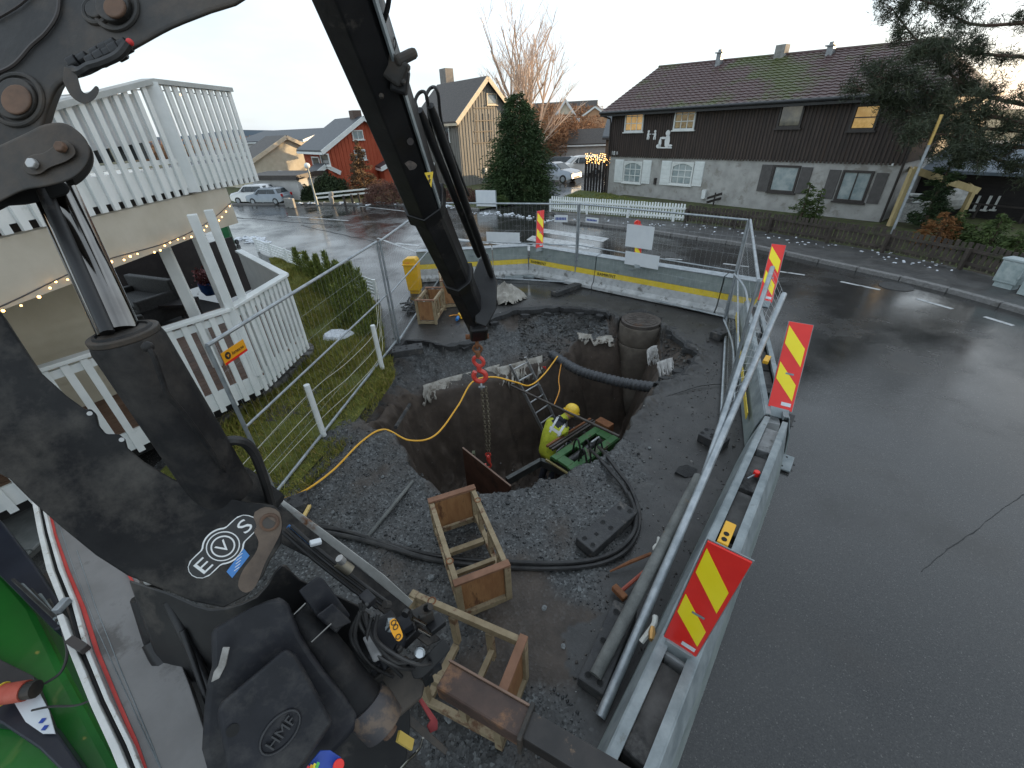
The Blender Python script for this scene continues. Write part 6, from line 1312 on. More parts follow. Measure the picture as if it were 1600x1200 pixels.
# geotextile scraps
geo = M('geotextile', (.22, .20, .17), (.42, .40, .36), sc=5, rough=.9, bump=.5, c3=(.12, .10, .08), c3p=.55, c3s=4)
def tarp(name, label, top, drop, cat='cloth', seed=0, mat=geo):
    p = catmull(top, 12); n = len(p); mb = MB(); rows = 7; vs = []
    for j in range(rows):
        for i, q in enumerate(p):
            f_ = j / (rows - 1); dd = drop * (1 + .8 * mn.noise(V((i * .35, seed, 0)))) * (1 + .5 * mn.noise(V((i * 1.1, seed + 4, 0))))
            n_ = mn.noise(V((q.x * 6, j * .7, seed))) * .09; vs.append(q + V((n_ * .4, -.16 * f_ * f_ - abs(n_) * f_ + .08 * (1 - f_) ** 2, -dd * f_ + .04 * math.sin(i * .8) * f_ + .03)))
    fs = [(j * n + i, j * n + i + 1, (j + 1) * n + i + 1, (j + 1) * n + i) for j in range(rows - 1) for i in range(n - 1) if not (j >= rows - 3 and mn.noise(V((i * .9, j * 1.3, seed))) > .22)]
    mb.add(vs, fs); o = solo(name, mb, mat, label, cat, smooth=True, fix=False); m = o.modifiers.new('solid', 'SOLIDIFY'); m.thickness = .008; return o
tarp('geotextile', 'torn pale geotextile hanging over the far left pit edge under the hook', [G(660, 608, -.44), G(690, 598, -.46), G(720, 590, -.47), G(752, 582, -.48), G(780, 574, -.46)], .24)
tarp('geotextile', 'pale geotextile flap beside the top of the ladder', [G(775, 580, -.46), G(795, 575, -.47), G(820, 568, -.47), G(848, 560, -.47)], .32, seed=5)
tarp('geotextile', 'thin white geotextile strip on the ledge left of the manhole', [G(903, 524, -.4), G(925, 527, -.38), G(958, 529, -.35)], .10, seed=8)
tarp('geotextile', 'white plastic scrap hanging at the slope right of the manhole', [G(1012, 552, -.2), G(1020, 546, -.18), G(1028, 545, -.15)], .22, seed=11, mat=M('white_scrap', (.28, .27, .26), (.46, .45, .43), sc=8, rough=.7))
tarp('geotextile', 'lower white plastic scrap right of the manhole above the pipe end', [G(1028, 572, -.12), G(1042, 567, -.1), G(1053, 564, -.08)], .2, seed=14, mat=MATS['white_scrap'])
# crumpled tarpaulin heap
mb = MB(); c_ = G(790, 466, 0); nn = 44; vs = []
for j in range(nn):
    for i in range(nn):
        u_ = i / (nn - 1) * 2 - 1; v_ = j / (nn - 1) * 2 - 1; r_ = math.sqrt(u_ * u_ + v_ * v_); h = max(0, 1 - r_) ** .7 * .30; fo = (1 - abs(mn.noise(V((u_ * 3.2, v_ * 3.2, 3)))) * 2) * .10 + (1 - abs(mn.noise(V((u_ * 7, v_ * 7, 1)))) * 2) * .04
        vs.append(c_ + V((u_ * .48 + .1 * mn.noise(V((u_, v_ * 3, 5))), v_ * .50 + .1 * mn.noise(V((u_ * 3, v_, 7))), max(.008, h + fo * max(0, 1.05 - r_ * .8)))))
mb.add(vs, [(j * nn + i, j * nn + i + 1, (j + 1) * nn + i + 1, (j + 1) * nn + i) for j in range(nn - 1) for i in range(nn - 1) if math.hypot(i / (nn - 1) * 2 - 1, j / (nn - 1) * 2 - 1) < .98 + .15 * mn.noise(V((i * .4, j * .4, 0)))])
solo('tarpaulin', mb, M('grey_beige_tarpaulin', (.20, .185, .16), (.36, .34, .30), sc=4, rough=.8, bump=.3), 'crumpled beige tarpaulin heaped on the asphalt right of the crane arm', 'tarpaulin', smooth=True, fix=False)
mb = MB()
for k in range(26): c = G(645 + random.uniform(-10, 14), 478 + random.uniform(-8, 10), random.uniform(.02, .1)); mb.tube([c, c + V((random.uniform(-.2, .2), random.uniform(-.2, .2), random.uniform(-.02, .1)))], .02, 4)
solo('scrap_bundle', mb, black_rub, 'tangled dark scrap on the asphalt left of the far timber frames', 'scrap')
# yellow post box
q = G(650, 457); yb = thing('yellow_box', 'bright yellow plastic box with folded lid standing at the road side fence', 'box', q); ym = M('yellow_plastic', (.78, .42, .01), (.84, .48, .02), sc=3, rough=.4, bump=.1); mt = Matrix.Rotation(-.15, 3, 'Z')
mb = MB(); pr = [(-.15, 0.08), (.15, 0.08), (.18, .70), (.18, .84), (.14, .90), (-.10, .89), (-.18, .83), (-.18, .70)]; mb.prism([q + mt @ V((x, -.13, z)) for x, z in pr], mt @ V((0, .24, 0))); part('body', mb, ym, yb, bevel=.02)
mb = MB().box(q + mt @ V((0, -.02, .74)), (.37, .29, .03), mt); part('rim', mb, ym, yb, bevel=.008); mb = MB().box(q + mt @ V((-.05, -.137, .79)), (.12, .01, .04), mt); part('handle_slot', mb, orange_m, yb)
mb = MB().box(q + V((0, 0, .04)), (.24, .18, .08), mt); part('base', mb, ym, yb)
# timber frames (trench shoring crates)
fr1 = M('timber_frame', (.22, .165, .095), (.37, .30, .19), sc=5, rough=.7, bump=.2, c3=(.14, .07, .035), c3p=.55, c3s=5); ply = M('plywood_orange', (.24, .11, .045), (.36, .19, .08), sc=3, rough=.6, bump=.15, stretch=(1, 4, 1), c3=(.13, .055, .025), c3p=.58, c3s=3)
def crate(label, L_, W_, H_, missing=False):
    t = thing('timber_frame', label, 'timber frame', (0, 0, 0), group='timber and plywood frames'); b = .055
    for sx in (-1, 1):
        for sy in (-1, 1):
            part('corner_post', MB().box((sx * (L_ / 2 - b / 2), sy * (W_ / 2 - b / 2), H_ / 2), (b, b, H_)), fr1, t, bevel=.004)
    for sy in (-1, 1):
        if missing and sy == 1: zz = (H_ - .03,)
        else: zz = (.10, H_ - .03)
        for z in zz: part('side_rail', MB().box((0, sy * (W_ / 2 - b / 2), z), (L_ - 2 * b - .004, .045, .065)), fr1, t, bevel=.004)
        for fx in ((-.12, .2) if missing else (-.25, .05, .3)): part('brace', MB().box((fx * L_, sy * (W_ / 2 - b / 2) - .004 * sy, H_ / 2 + .02), (.05, .04, H_ - .20)), fr1, t)
        part('strap_ring', MB().torus((L_ * (-.3 if sy > 0 else .25), sy * (W_ / 2 - b / 2), H_ + .004), (0, 0, 1), .028, .005, 12, 5), M('rust', (.16, .06, .025), (.24, .1, .04), sc=9, rough=.8), t)
    for sx in (-1, 1):
        if missing and sx == -1:
            part('cross_rail', MB().box((sx * (L_ / 2 - b / 2), 0, H_ - .04), (.05, W_ - 2 * b - .004, .06)), fr1, t); continue
        part('end_panel', MB().box((sx * (L_ / 2 - b / 2 - .005), 0, H_ / 2 + .035), (.018, W_ - 2 * b - .004, H_ - .12)), ply, t)
        part('top_batten', MB().box((sx * (L_ / 2 - b / 2), 0, H_ + .014), (.06, W_, .022)), M('brown_batten', (.16, .075, .04), (.24, .12, .07), sc=5, rough=.7), t, bevel=.003)
        part('bottom_rail', MB().box((sx * (L_ / 2 - b / 2 + .004), 0, .045), (.05, W_ - 2 * b - .004, .06)), fr1, t)
    part('cross_bar', MB().box((L_ * -.12, 0, .10), (.05, W_ - 2 * b, .05)), fr1, t); part('cross_bar', MB().box((L_ * .22, 0, H_ * .5), (.04, W_ - 2 * b, .04)), fr1, t)
    return t
def crate_at(t, a, b, L_):  # a->b ground ends of the long axis
    d = b - a; place(t, V((*((a + b) / 2).xy, 0)), math.atan2(d.y, d.x))
H1_ = .47; ca = (G(669, 783, H1_) + G(740, 758, H1_)) / 2; cb_ = (G(710, 919, H1_) + G(798, 885, H1_)) / 2; w1 = (G(798, 885, H1_) - G(710, 919, H1_)).length
c1_ = crate('open timber frame with plywood ends standing at the near pit edge', (ca - cb_).length, w1, H1_); crate_at(c1_, ca, cb_, 1)
H2_ = .55; ca = (G(640, 922, H2_) + G(690, 1035, H2_)) / 2; a2, b2, c2_ = G(645, 920, H2_), G(825, 997, H2_), G(787, 1092, .30)
wv = V((c2_.x - b2.x, c2_.y - b2.y, 0)); wl2 = .5; dir2 = (b2 - a2).normalized(); wn = V((dir2.y, -dir2.x, 0)); wn = wn if wn.y < 0 else -wn
m2 = (a2 + b2) / 2 + wn * .24; t2_ = crate('open timber frame with one missing end, nearest to the crane base', (b2 - a2).length, .48, H2_, True); place(t2_, V((m2.x, m2.y, 0)), math.atan2(dir2.y, dir2.x))
def crate_far(lab, pf, w_, L_, H_, rz):
    t = crate(lab, L_, w_, H_); place(t, pf, rz)
p3 = G(668, 506, 0); crate_far('timber frame with plywood end facing the camera, left of the far pair', p3 + V((.06, .38, 0)), .42, .85, .52, R(-97))
p4_ = G(690, 480, 0); crate_far('timber frame standing behind the first one near the yellow box', p4_ + V((.20, .35, 0)), .45, .8, .62, R(-80))
# small tool
q = G(714, 503); tl = thing('blue_tool', 'small blue and yellow hand tool on the asphalt by the crane hook', 'tool', q); part('blue_body', MB().tube([q + V((0, 0, .05)), q + V((.02, .12, .06))], .035, 8), M('blue_plastic', (.02, .16, .45), (.03, .2, .5), rough=.4), tl, smooth=True); part('yellow_body', MB().box(q + V((.08, .2, .06)), (.10, .18, .09), Matrix.Rotation(.4, 3, 'Z')), ycm, tl, bevel=.015); part('cable', MB().tube(catmull([q + V((.1, .25, .05)), q + V((-.1, .35, .02)), q + V((-.2, .3, .02))], 5), .01, 6), orange_m, tl)
# hammer, stick, glove on the right
a, b = G(968, 926, .07), G(1010, 890, .10); hm_ = thing('sledgehammer', 'rusty sledgehammer with worn red handle leaning on the barrier foot', 'hammer', a); part('handle', MB().tube([a, b, b + (b - a) * .6], [.018, .016, .02], 8), M('red_worn_handle', (.28, .05, .03), (.36, .09, .05), sc=8, rough=.6), hm_, smooth=True)
d = (b - a).normalized(); s = d.cross(V((0, 0, 1))).normalized(); part('head', MB().bar(a - s * .07, a + s * .07, .06, .06), MATS['rust'], hm_, bevel=.012)
a, b = G(953, 893, .03), G(1018, 865, .12); solo('rusty_bar', MB().tube([a, a.lerp(b, .5) + V((0, 0, .01)), b], [.008, .018, .016], 7), MATS['rust'], 'rusty pointed steel bar lying beside the sledgehammer', 'steel bar')
q = G(1028, 856, .16); mb = MB().ball(q, (.06, .045, .03), 9, 6, Matrix.Rotation(.6, 3, 'Z'))
for k in range(4): a = .2 + k * .35; mb.tube([q + V((.03 * math.cos(a), .03 * math.sin(a), 0)), q + V((.12 * math.cos(a), .11 * math.sin(a), .015))], [.018, .012], 6)
solo('work_glove', mb, M('pale_glove', (.5, .5, .46), (.62, .62, .58), sc=20, rough=.8), 'pale glove lying on the wooden pole by the barrier', 'glove', smooth=True)
mb = MB().tube(catmull([G(1002, 1003, .30), G(1012, 990, .34), G(1022, 975, .35), G(1024, 962, .36)], 5), [.02] * 16, 6); solo('torn_glove', mb, MATS['pale_glove'], 'torn pale glove finger stuck to the lower part of the leaning tube', 'glove', smooth=True)
q = G(1018, 1000, .38); solo('brass_fitting', MB().tube([q, q + V((.02, .05, 0)), q + V((.035, .09, 0))], [.02, .026, .016], 8), M('brass', (.55, .3, .1), (.6, .36, .14), rough=.35, metal=.7), 'small brass hose coupling beside the torn glove', 'coupling', smooth=True)
# thin cable on mud right
solo('thin_cable', MB().tube(catmull([G(1040, 620, .03), G(1065, 612, .02), G(1095, 603, .03), G(1130, 600, .03), G(1146, 602, .03)], 6), .007, 5), hose_m, 'thin black cable on the mud right of the manhole', 'cable')
# ---- ladder
lt, rt_ = G(797, 570, -.20), G(821, 558, -.24); lbm, rb = G(868, 712, -2.3), G(884, 690, -2.3)
lbm = lbm; wl_ = (rt_ - lt); rb = lbm + wl_; alu = M('aluminium', (.42, .43, .43), (.58, .59, .6), sc=12, rough=.35, metal=.7)
ld = thing('ladder', 'aluminium ladder leaning on the far pit wall behind the worker', 'ladder', lbm)
for a, b in ((lt, lbm), (rt_, rb)): part('rail', MB().bar(a, b, .026, .06, wl_.cross(lbm - lt)), alu, ld)
for k in range(9): f_ = .05 + k * .115; part('rung', MB().tube([lt.lerp(lbm, f_), rt_.lerp(rb, f_)], .016, 8), alu, ld, smooth=True)
# ---- dark pole across
solo('steel_pole', MB().tube([G(798, 602, -.52), G(968, 682, -.12)], .02, 8), M('dark_pipe', (.06, .05, .045), (.1, .085, .075), sc=8, rough=.5, metal=.4), 'long dark steel pole spanning the pit above the worker', 'pole', smooth=True)
solo('dark_rod', MB().tube([G(640, 632, -.45), G(618, 668, -.2)], .03, 6), black_rub, 'dark flat bar sticking out of the soil at the left end of the pit', 'bar')
# ---- green machine
gz = -1.18; q_ = [G(890, 739, gz), G(866, 714, gz), G(936, 667, gz), G(962, 686, gz)]
ctr = sum(q_, V((0, 0, 0))) / 4; ux = ((q_[2] - q_[1]) + (q_[3] - q_[0])).normalized(); uy = V((-ux.y, ux.x, 0)); Lm = ((q_[2] - q_[1]).length + (q_[3] - q_[0]).length) / 2; Wm = max(.5, ((q_[0] - q_[1]).length + (q_[3] - q_[2]).length) / 2)
gn = M('green_machine_paint', (.035, .115, .035), (.065, .19, .06), sc=4, rough=.5, c3=(.07, .05, .03), c3p=.56, c3s=4); gmch = thing('drilling_rig', 'green steel pipe pushing rig standing in the pit beside the worker', 'machine', ctr)
def gmb(mb, x, y, z, dx, dy, dz): mt = Matrix((ux, uy, V((0, 0, 1)))).transposed(); return mb.box(ctr + mt @ V((x * Lm, y * Wm, z)), (dx * Lm, dy * Wm, dz), mt)
for y in (-.36, .36): part('side_plate', gmb(MB(), 0, y, 0, 1, .26, .06), gn, gmch, bevel=.008)
for x in (-.42, -.05, .42): part('cross_plate', gmb(MB(), x, 0, .0, .14 if x != -.05 else .08, .455, .055), gn, gmch, bevel=.006)
for y in (-.5, .5): part('side_wall', gmb(MB(), 0, y, -.16, 1.02, .03, .34), gn, gmch)
part('cylinder', MB().tube([ctr + ux * -.35 * Lm + V((0, 0, -.05)), ctr + ux * .3 * Lm + V((0, 0, -.05))], .07, 14), M('dark_cylinder', (.03, .03, .03), (.05, .05, .05), rough=.3), gmch, smooth=True)
part('chrome_rod', MB().tube([ctr + ux * .12 * Lm + V((0, 0, .03)), ctr + ux * .30 * Lm + V((0, 0, .03))], .025, 12), alu, gmch, smooth=True)
for s in (.62, .74, .86): part('guide_bar', MB().bar(ctr + uy * s * Wm - ux * .42 * Lm + V((0, 0, .07)), ctr + uy * s * Wm + ux * .55 * Lm + V((0, 0, .05)), .035, .045), MATS['dark_pipe'] if s < .8 else MATS['rust'], gmch)
part('clamp_block', gmb(MB(), .56, .25, .05, .14, .6, .18), MATS['rust'], gmch, bevel=.01)
for k, (x, y) in enumerate([(-.3, -.3), (-.12, -.1), (-.2, .15), (.02, -.34)]):
    c = ctr + ux * x * Lm + uy * y * Wm; part('hose', MB().tube(catmull([c + V((0, 0, .02)), c + V((.02, 0, .22)), c + V((.06, -.06, .32)), c + V((.10, -.16, .12)), c + V((.1, -.25, -.2))], 6), .016, 7), hose_m, gmch, smooth=True)
for x in (-.4, .4):
    for y in (-.4, .4): part('leg', MB().bar(ctr + ux * x * Lm + uy * y * Wm + V((0, 0, -.03)), ctr + ux * x * Lm + uy * y * Wm + V((0, 0, -1.15)), .08, .08, (1, 0, 0)), MATS['dark_pipe'], gmch)
bx = thing('steel_box_frame', 'dark steel frame lying in the pit left of the green rig', 'frame', G(850, 745, -1.6)); A_, B_, C_, D__ = G(792, 752, -1.35), G(845, 722, -1.35), G(893, 742, -1.35), G(840, 775, -1.35)
for a, b in ((A_, B_), (B_, C_), (C_, D__)): part('beam', MB().bar(a, b, .07, .14), M('oily_steel', (.05, .052, .05), (.085, .09, .085), sc=6, rough=.45, metal=.4), bx)
part('edge_trim', MB().bar(G(853, 718, -1.26), G(889, 741, -1.26), .03, .03), M('brass_edge', (.3, .24, .1), (.36, .3, .14), rough=.5), bx)
# ---- steel plate, chain, hooks
pz = -.98; a, b = G(723, 700, pz), G(798, 760, pz); plm = M('rusty_plate', (.085, .04, .026), (.13, .062, .04), sc=4, rough=.6, bump=.1, c3=(.05, .028, .02), c3p=.56, c3s=3)
spt = thing('steel_plate', 'reddish rusty steel plate hanging on edge in the near part of the pit', 'steel plate', a + V((0, 0, -.9))); part('plate', MB().bar(a + V((0, 0, -.5)), b + V((0, 0, -.5)), .022, 1.0), plm, spt); part('edge', MB().bar(a + V((0, 0, .008)), b + V((0, 0, .008)), .026, .012), M('rubbed_edge', (.16, .09, .06), (.22, .14, .1), rough=.5), spt)
part('stiffener', MB().bar(a + V((.16, .06, -.15)), a + V((.16, .06, -.95)), .08, .05, (1, 0, 0)), M('moss_timber', (.07, .08, .045), (.12, .13, .08), rough=.8), spt)
redh = M('red_lifting_paint', (.55, .045, .03), (.66, .08, .06), sc=8, rough=.4); chm = M('chain_steel', (.12, .10, .07), (.22, .19, .14), sc=20, rough=.5, metal=.5)
ch = thing('lifting_chain', 'double chain hanging from the crane hook down to the red hook at the steel plate', 'chain', hk + V((0, 0, -.8)))
zt_, zb_ = .40, -.80; n = 26
for s in (0, 1):
    for k in range(n):
        f_ = k / n; z = zt_ + (zb_ - zt_) * f_; c = hk + V((.012 + (.055 - .03 * f_) * s + .02 * math.sin(f_ * 3) * s, 0, z)); part('link', MB().torus(c, (1, 0, 0) if k % 2 else (0, 1, 0),   .029, .0088, 10, 5, sx=.62 if True else 1, up=(0, 1, 0) if k % 2 else (1, 0, 0)), chm, ch, fix=False)
lh = thing('lower_hook', 'small red safety hook at the bottom of the chain above the steel plate', 'hook', hk + V((0, 0, -.95)))
part('eye', MB().torus(hk + V((.02, 0, -.83)), (0, 1, 0), .036, .014, 14, 7), redh, lh, smooth=True); part('body', MB().tube([hk + V((.02, 0, -.86)), hk + V((.02, 0, -.93)), hk + V((.03, 0, -1.0))], [.03, .035, .02], 8), redh, lh, smooth=True)
part('hook_bend', MB().tube(catmull([hk + V((.03, 0, -.98)), hk + V((.05, 0, -1.05)), hk + V((.02, 0, -1.1)), hk + V((-.03, 0, -1.07)), hk + V((-.035, 0, -1.02))], 5), .016, 8), redh, lh, smooth=True)
# upper red hook / swivel assembly
uh = thing('crane_hook', 'red swivel hook hanging on the shackle at the crane tip', 'hook', hk + V((0, 0, .45)))
part('shackle', MB().torus(hk + V((0, 0, 1.02)), (0, 1, 0), .055, .018, 16, 8), MATS['rust'], uh, smooth=True); part('swivel', MB().tube([hk + V((0, 0, .98)), hk + V((0, 0, .90))], .035, 12), MATS['rust'], uh, smooth=True)
part('upper_eye', MB().torus(hk + V((0, 0, .83)), (.2, 1, 0), .075, .026, 20, 8, sx=.85), redh, uh, smooth=True); part('neck', MB().tube([hk + V((0, 0, .76)), hk + V((0, 0, .68))], .035, 12), redh, uh, smooth=True)
part('hook_bend', MB().tube(catmull([hk + V((0, 0, .69)), hk + V((.07, 0, .64)), hk + V((.08, 0, .57)), hk + V((.02, 0, .51)), hk + V((-.06, 0, .54)), hk + V((-.085, 0, .61)), hk + V((-.06, 0, .67))], 6), .034, 10), redh, uh, smooth=True)
part('lower_shackle', MB().torus(hk + V((.01, 0, .45)), (1, 0, 0), .05, .014, 14, 7, sx=1), galv, uh, smooth=True); part('clevis', MB().tube([hk + V((-.03, 0, .42)), hk + V((.06, 0, .42))], .016, 8), galv, uh)
# ---- worker
def skin(name, chains, parent, mats, zone, root=0, sub=1, label=None):
    vs, es, rs = [], [], []
    for vlist, elist in chains:
        o_ = len(vs); vs += [v[0] for v in vlist]; rs += [v[1] for v in vlist]; es += [(a + o_, b + o_) for a, b in elist]
    me = bpy.data.meshes.new('s'); me.from_pydata([tuple(v) for v in vs], es, []); ob = bpy.data.objects.new('s', me); COL.objects.link(ob)
    m = ob.modifiers.new('skin', 'SKIN'); m.use_smooth_shade = True
    for i, r in enumerate(rs): me.skin_vertices[0].data[i].radius = r if isinstance(r, tuple) else (r, r); me.skin_vertices[0].data[i].use_root = (i == root)
    s_ = ob.modifiers.new('sub', 'SUBSURF'); s_.levels = sub + 1; s_.render_levels = sub + 1
    dg = bpy.context.evaluated_depsgraph_get(); m2 = bpy.data.meshes.new_from_object(ob.evaluated_get(dg)); bpy.data.objects.remove(ob)
    off = org(parent)
    m2.name = name; m2.materials.clear()
    for mm in mats: m2.materials.append(mm)
    for p in m2.polygons: p.material_index = zone(p.center); p.use_smooth = True
    for v in m2.vertices: v.co -= off
    o = bpy.data.objects.new(name, m2); COL.objects.link(o); o.parent = parent
    return o
hiv = M('hivis_yellow', (.40, .44, .025), (.56, .60, .05), sc=6, rough=.75, bump=.35, c3=(.30, .34, .04), c3p=.6, c3s=7); navy = M('navy_cloth', (.012, .015, .022), (.028, .032, .042), sc=9, rough=.85, bump=.3); skinm = M('skin', (.42, .22, .15), (.5, .28, .2), rough=.6); glv = M('glove_grey', (.10, .10, .095), (.16, .155, .15), rough=.8); refl = M('reflective_tape', (.55, .57, .58), (.68, .7, .71), sc=20, rough=.35, metal=.2)
pel = G(854, 703, -1.42); chs = G(866, 667, -1.03); nck = G(881, 653, -.93); hdc = G(893, 645, -.86)
hip = V((.09, .0, 0)); fwd = (V((nck.x, nck.y, 0)) - V((pel.x, pel.y, 0))).normalized(); side = V((-fwd.y, fwd.x, 0))
wk = thing('person', 'worker in yellow jacket and helmet bending over the green rig in the pit', 'person', (pel.x, pel.y, -2.3))
hand1 = G(909, 674, -1.30); el1 = G(905, 662, -1.28); sh1 = chs + side * .19 + fwd * .07 + V((0, 0, -.02)); sh2 = chs - side * .19 + fwd * .07 + V((0, 0, -.03)); el2 = G(879, 690, -1.30); hand2 = G(899, 697, -1.22)
el1 = (sh1 + hand1) / 2 + V((.05, .02, -.10))
kn1 = V((pel.x, pel.y, -1.82)) + side * .12 + fwd * .16; kn2 = V((pel.x, pel.y, -1.84)) - side * .12 + fwd * .10; ft1 = V((pel.x, pel.y, -2.25)) + side * .14 - fwd * .02; ft2 = V((pel.x, pel.y, -2.25)) - side * .14 - fwd * .1
vl = [(pel, .15), (pel.lerp(chs, .5), (.165, .15)), (chs, (.175, .14)), (nck, .07), (hdc - V((0, 0, .0)), .085), (sh1, .085), (el1, .06), (hand1 - (hand1 - el1).normalized() * .08, .042), (sh2, .09), (el2, .065), (hand2 - (hand2 - el2).normalized() * .08, .045), (pel + side * .10 + V((0, 0, -.06)), .10), (kn1, .08), (ft1, .06), (ft1 + fwd * .17, .045), (pel - side * .10 + V((0, 0, -.06)), .10), (kn2, .08), (ft2, .06), (ft2 + fwd * .17, .045)]
el_ = [(0, 1), (1, 2), (2, 3), (3, 4), (2, 5), (5, 6), (6, 7), (2, 8), (8, 9), (9, 10), (0, 11), (11, 12), (12, 13), (13, 14), (0, 15), (15, 16), (16, 17), (17, 18)]
for h_, e_ in ((7, el1), (10, el2)):     # palm and five fingers
    H_ = (hand1, hand2)[h_ == 10]; d = (H_ - e_).normalized(); s_ = d.cross(V((0, 0, 1))).normalized(); i0 = len(vl); vl.append((H_, .036)); el_.append((h_, i0))
    for k, (o_, l_) in enumerate([(-.032, .06), (-.011, .075), (.011, .07), (.03, .055)]): vl.append((H_ + d * .04 + s_ * o_, .010)); vl.append((H_ + d * (.04 + l_ * .6) + s_ * o_ - V((0, 0, .03)), .009)); n_ = len(vl); el_ += [(i0, n_ - 2), (n_ - 2, n_ - 1)]
    vl.append((H_ - s_ * .045 + d * .01, .012)); vl.append((H_ - s_ * .055 + d * .045 - V((0, 0, .02)), .010)); n_ = len(vl); el_ += [(i0, n_ - 2), (n_ - 2, n_ - 1)]
def zone(c):
    if (c - hdc).length < .13 and c.z > nck.z - .1 and (c - nck).dot((hdc - nck)) > .25 * (hdc - nck).length_squared: return 2
    for h_, e_, s_ in ((hand1, el1, sh1), (hand2, el2, sh2)):
        ax = (h_ - e_).normalized()
        if (c - h_).length < .13 and (c - h_).dot(ax) > -.06: return 3
        if (c - e_).dot(ax) > .02 and (c - e_ - ax * max(0, (c - e_).dot(ax))).length < .10 and (c - pel).length > .25: return 1
    ax = (nck - pel).normalized(); t = (c - pel).dot(ax) / (nck - pel).length
    if .70 < t < 1.0 and (c - (pel + ax * t * (nck - pel).length)).length < .17: return 1
    if c.z < -2.12: return 1
    if c.z < pel.z - .38: return 1
    return 0
skin('body', [(vl, el_)], wk, [hiv, navy, skinm, glv], zone, 0, 1)
ax = (nck - pel).normalized(); hl = MB(); upv = (ax + V((0, 0, .35))).normalized(); hx = upv.orthogonal().normalized(); hy = upv.cross(hx)
top = hdc + V((.01, .01, .05)); mt = Matrix((hx, hy, upv)).transposed(); o_ = len(hl.v); hl.ball(top, (.135, .135, .125), 18, 10, mt)
part('helmet', hl, M('helmet_yellow', (.80, .52, .04), (.86, .58, .06), rough=.35), wk, smooth=True); part('helmet_brim', MB().tube([top - upv * .03, top - upv * .018], .155, 20), MATS['helmet_yellow'], wk, smooth=True)
for s_ in (-1, 1): part('ear_muff', MB().ball(hdc + side * .12 * s_ - upv * .03, (.035, .045, .05), 10, 6, mt), darkwood, wk, smooth=True)
part('nose', MB().ball(hdc + fwd * .095 - V((0, 0, .03)), .017, 8, 5), skinm, wk, smooth=True)
for s_ in (-1, 1): part('ear', MB().ball(hdc + side * .088 * s_, (.012, .02, .03), 8, 5), skinm, wk, smooth=True)
def band(p, ax_, r, w_, name='reflective_band', sx=1.0):
    mb = MB(); ax_ = ax_.normalized(); x = ax_.orthogonal().normalized(); y = ax_.cross(x); n = 20; vs = []
    for k in range(n):
        a = k / n * 6.283; rr = 1
        for t_ in (-.5, .5): vs.append(p + (x * math.cos(a) + y * math.sin(a)) * r + ax_ * w_ * t_)
    mb.add(vs, [(2 * k, 2 * ((k + 1) % n), 2 * ((k + 1) % n) + 1, 2 * k + 1) for k in range(n)]); o = part(name, mb, refl, wk, smooth=True, fix=False); m = o.modifiers.new('so', 'SOLIDIFY'); m.thickness = .006
for h_, e_, s_ in ((hand1, el1, sh1), (hand2, el2, sh2)): band(e_.lerp(h_, .45), h_ - e_, .068, .045); band(s_.lerp(e_, .70), e_ - s_, .088, .045)
# tape across the back, laid on the torso: closest-point strips
from mathutils.bvhtree import BVHTree
bo = [o for o in COL.objects if o.parent == wk and o.name.startswith('body')][0]; bt = BVHTree.FromPolygons([v.co for v in bo.data.vertices], [tuple(p.vertices) for p in bo.data.polygons]); bo_off = org(wk)
def tape(pa, pb, w_, n=16):
    mb = MB(); up_ = V((0, -.35, 1)).normalized(); vs = []
    for i in range(n + 1):
        c = pa.lerp(pb, i / n); t_ = (pb - pa).normalized()
        sidev = ax if abs(t_.dot(ax)) < .7 else side
        for s_ in (-.5, .5):
            q = c + sidev * w_ * s_; o_ = q + V((0, -.3, .5)) - bo_off; h_ = bt.ray_cast(o_, (V((0, .3, -.5))).normalized(), 1.2)
            vs.append((h_[0] + h_[1] * .007 + bo_off) if h_[0] is not None else q)
    mb.add(vs, [(2 * i, 2 * i + 1, 2 * i + 3, 2 * i + 2) for i in range(n)]); part('reflective_tape', mb, refl, wk, smooth=True, fix=False)
mid = pel.lerp(nck, .48); tape(mid - side * .14, mid + side * .14, .055); tape(pel.lerp(nck, .36) - side * .09, nck - side * .10, .045); tape(pel.lerp(nck, .36) + side * .09, nck + side * .10, .045)
# ================================================================== TRUCK CRANE (foreground)
cast = M('dirty_cast_steel', (.026, .025, .024), (.052, .048, .043), sc=3.5, rough=.5, r2=.7, bump=.12, bsc=30, c3=(.10, .072, .050), c3p=.48, c3s=4.5, c3w=.30, spec=.35)
arm = M('worn_black_arm', (.006, .006, .007), (.014, .014, .014), sc=6, rough=.55, r2=.8, spec=.25, bump=.12, bsc=40, c3=(.10, .09, .078), c3p=.47, c3s=5.0, c3w=.34)
barrelm = M('cylinder_barrel_paint', (.007, .007, .008), (.014, .014, .015), sc=7, rough=.5, r2=.75, spec=.25, bump=.1, bsc=60, c3=(.055, .05, .045), c3p=.50, c3s=6, c3w=.3)
chrome = M('chromed_rod', (.17, .16, .15), (.26, .25, .235), sc=3, rough=.10, metal=1.0, stretch=(1, 1, 1), c3=(.16, .15, .14), c3p=.62, c3s=3)
boltm = M('bolt_zinc', (.40, .40, .39), (.5, .5, .49), sc=9, rough=.4, metal=.5); rustb = M('rusty_bolt', (.085, .05, .033), (.16, .09, .055), sc=12, rough=.75)
plast = M('black_plastic_cover', (.010, .011, .014), (.018, .019, .024), sc=4, rough=.45, r2=.65, spec=.3, bump=.05, c3=(.075, .072, .068), c3p=.52, c3s=7, c3w=.32)
rustst = M('rusty_beam', (.05, .032, .026), (.09, .055, .042), sc=5, rough=.6, c3=(.22, .11, .055), c3p=.53, c3s=3.5, bump=.15)
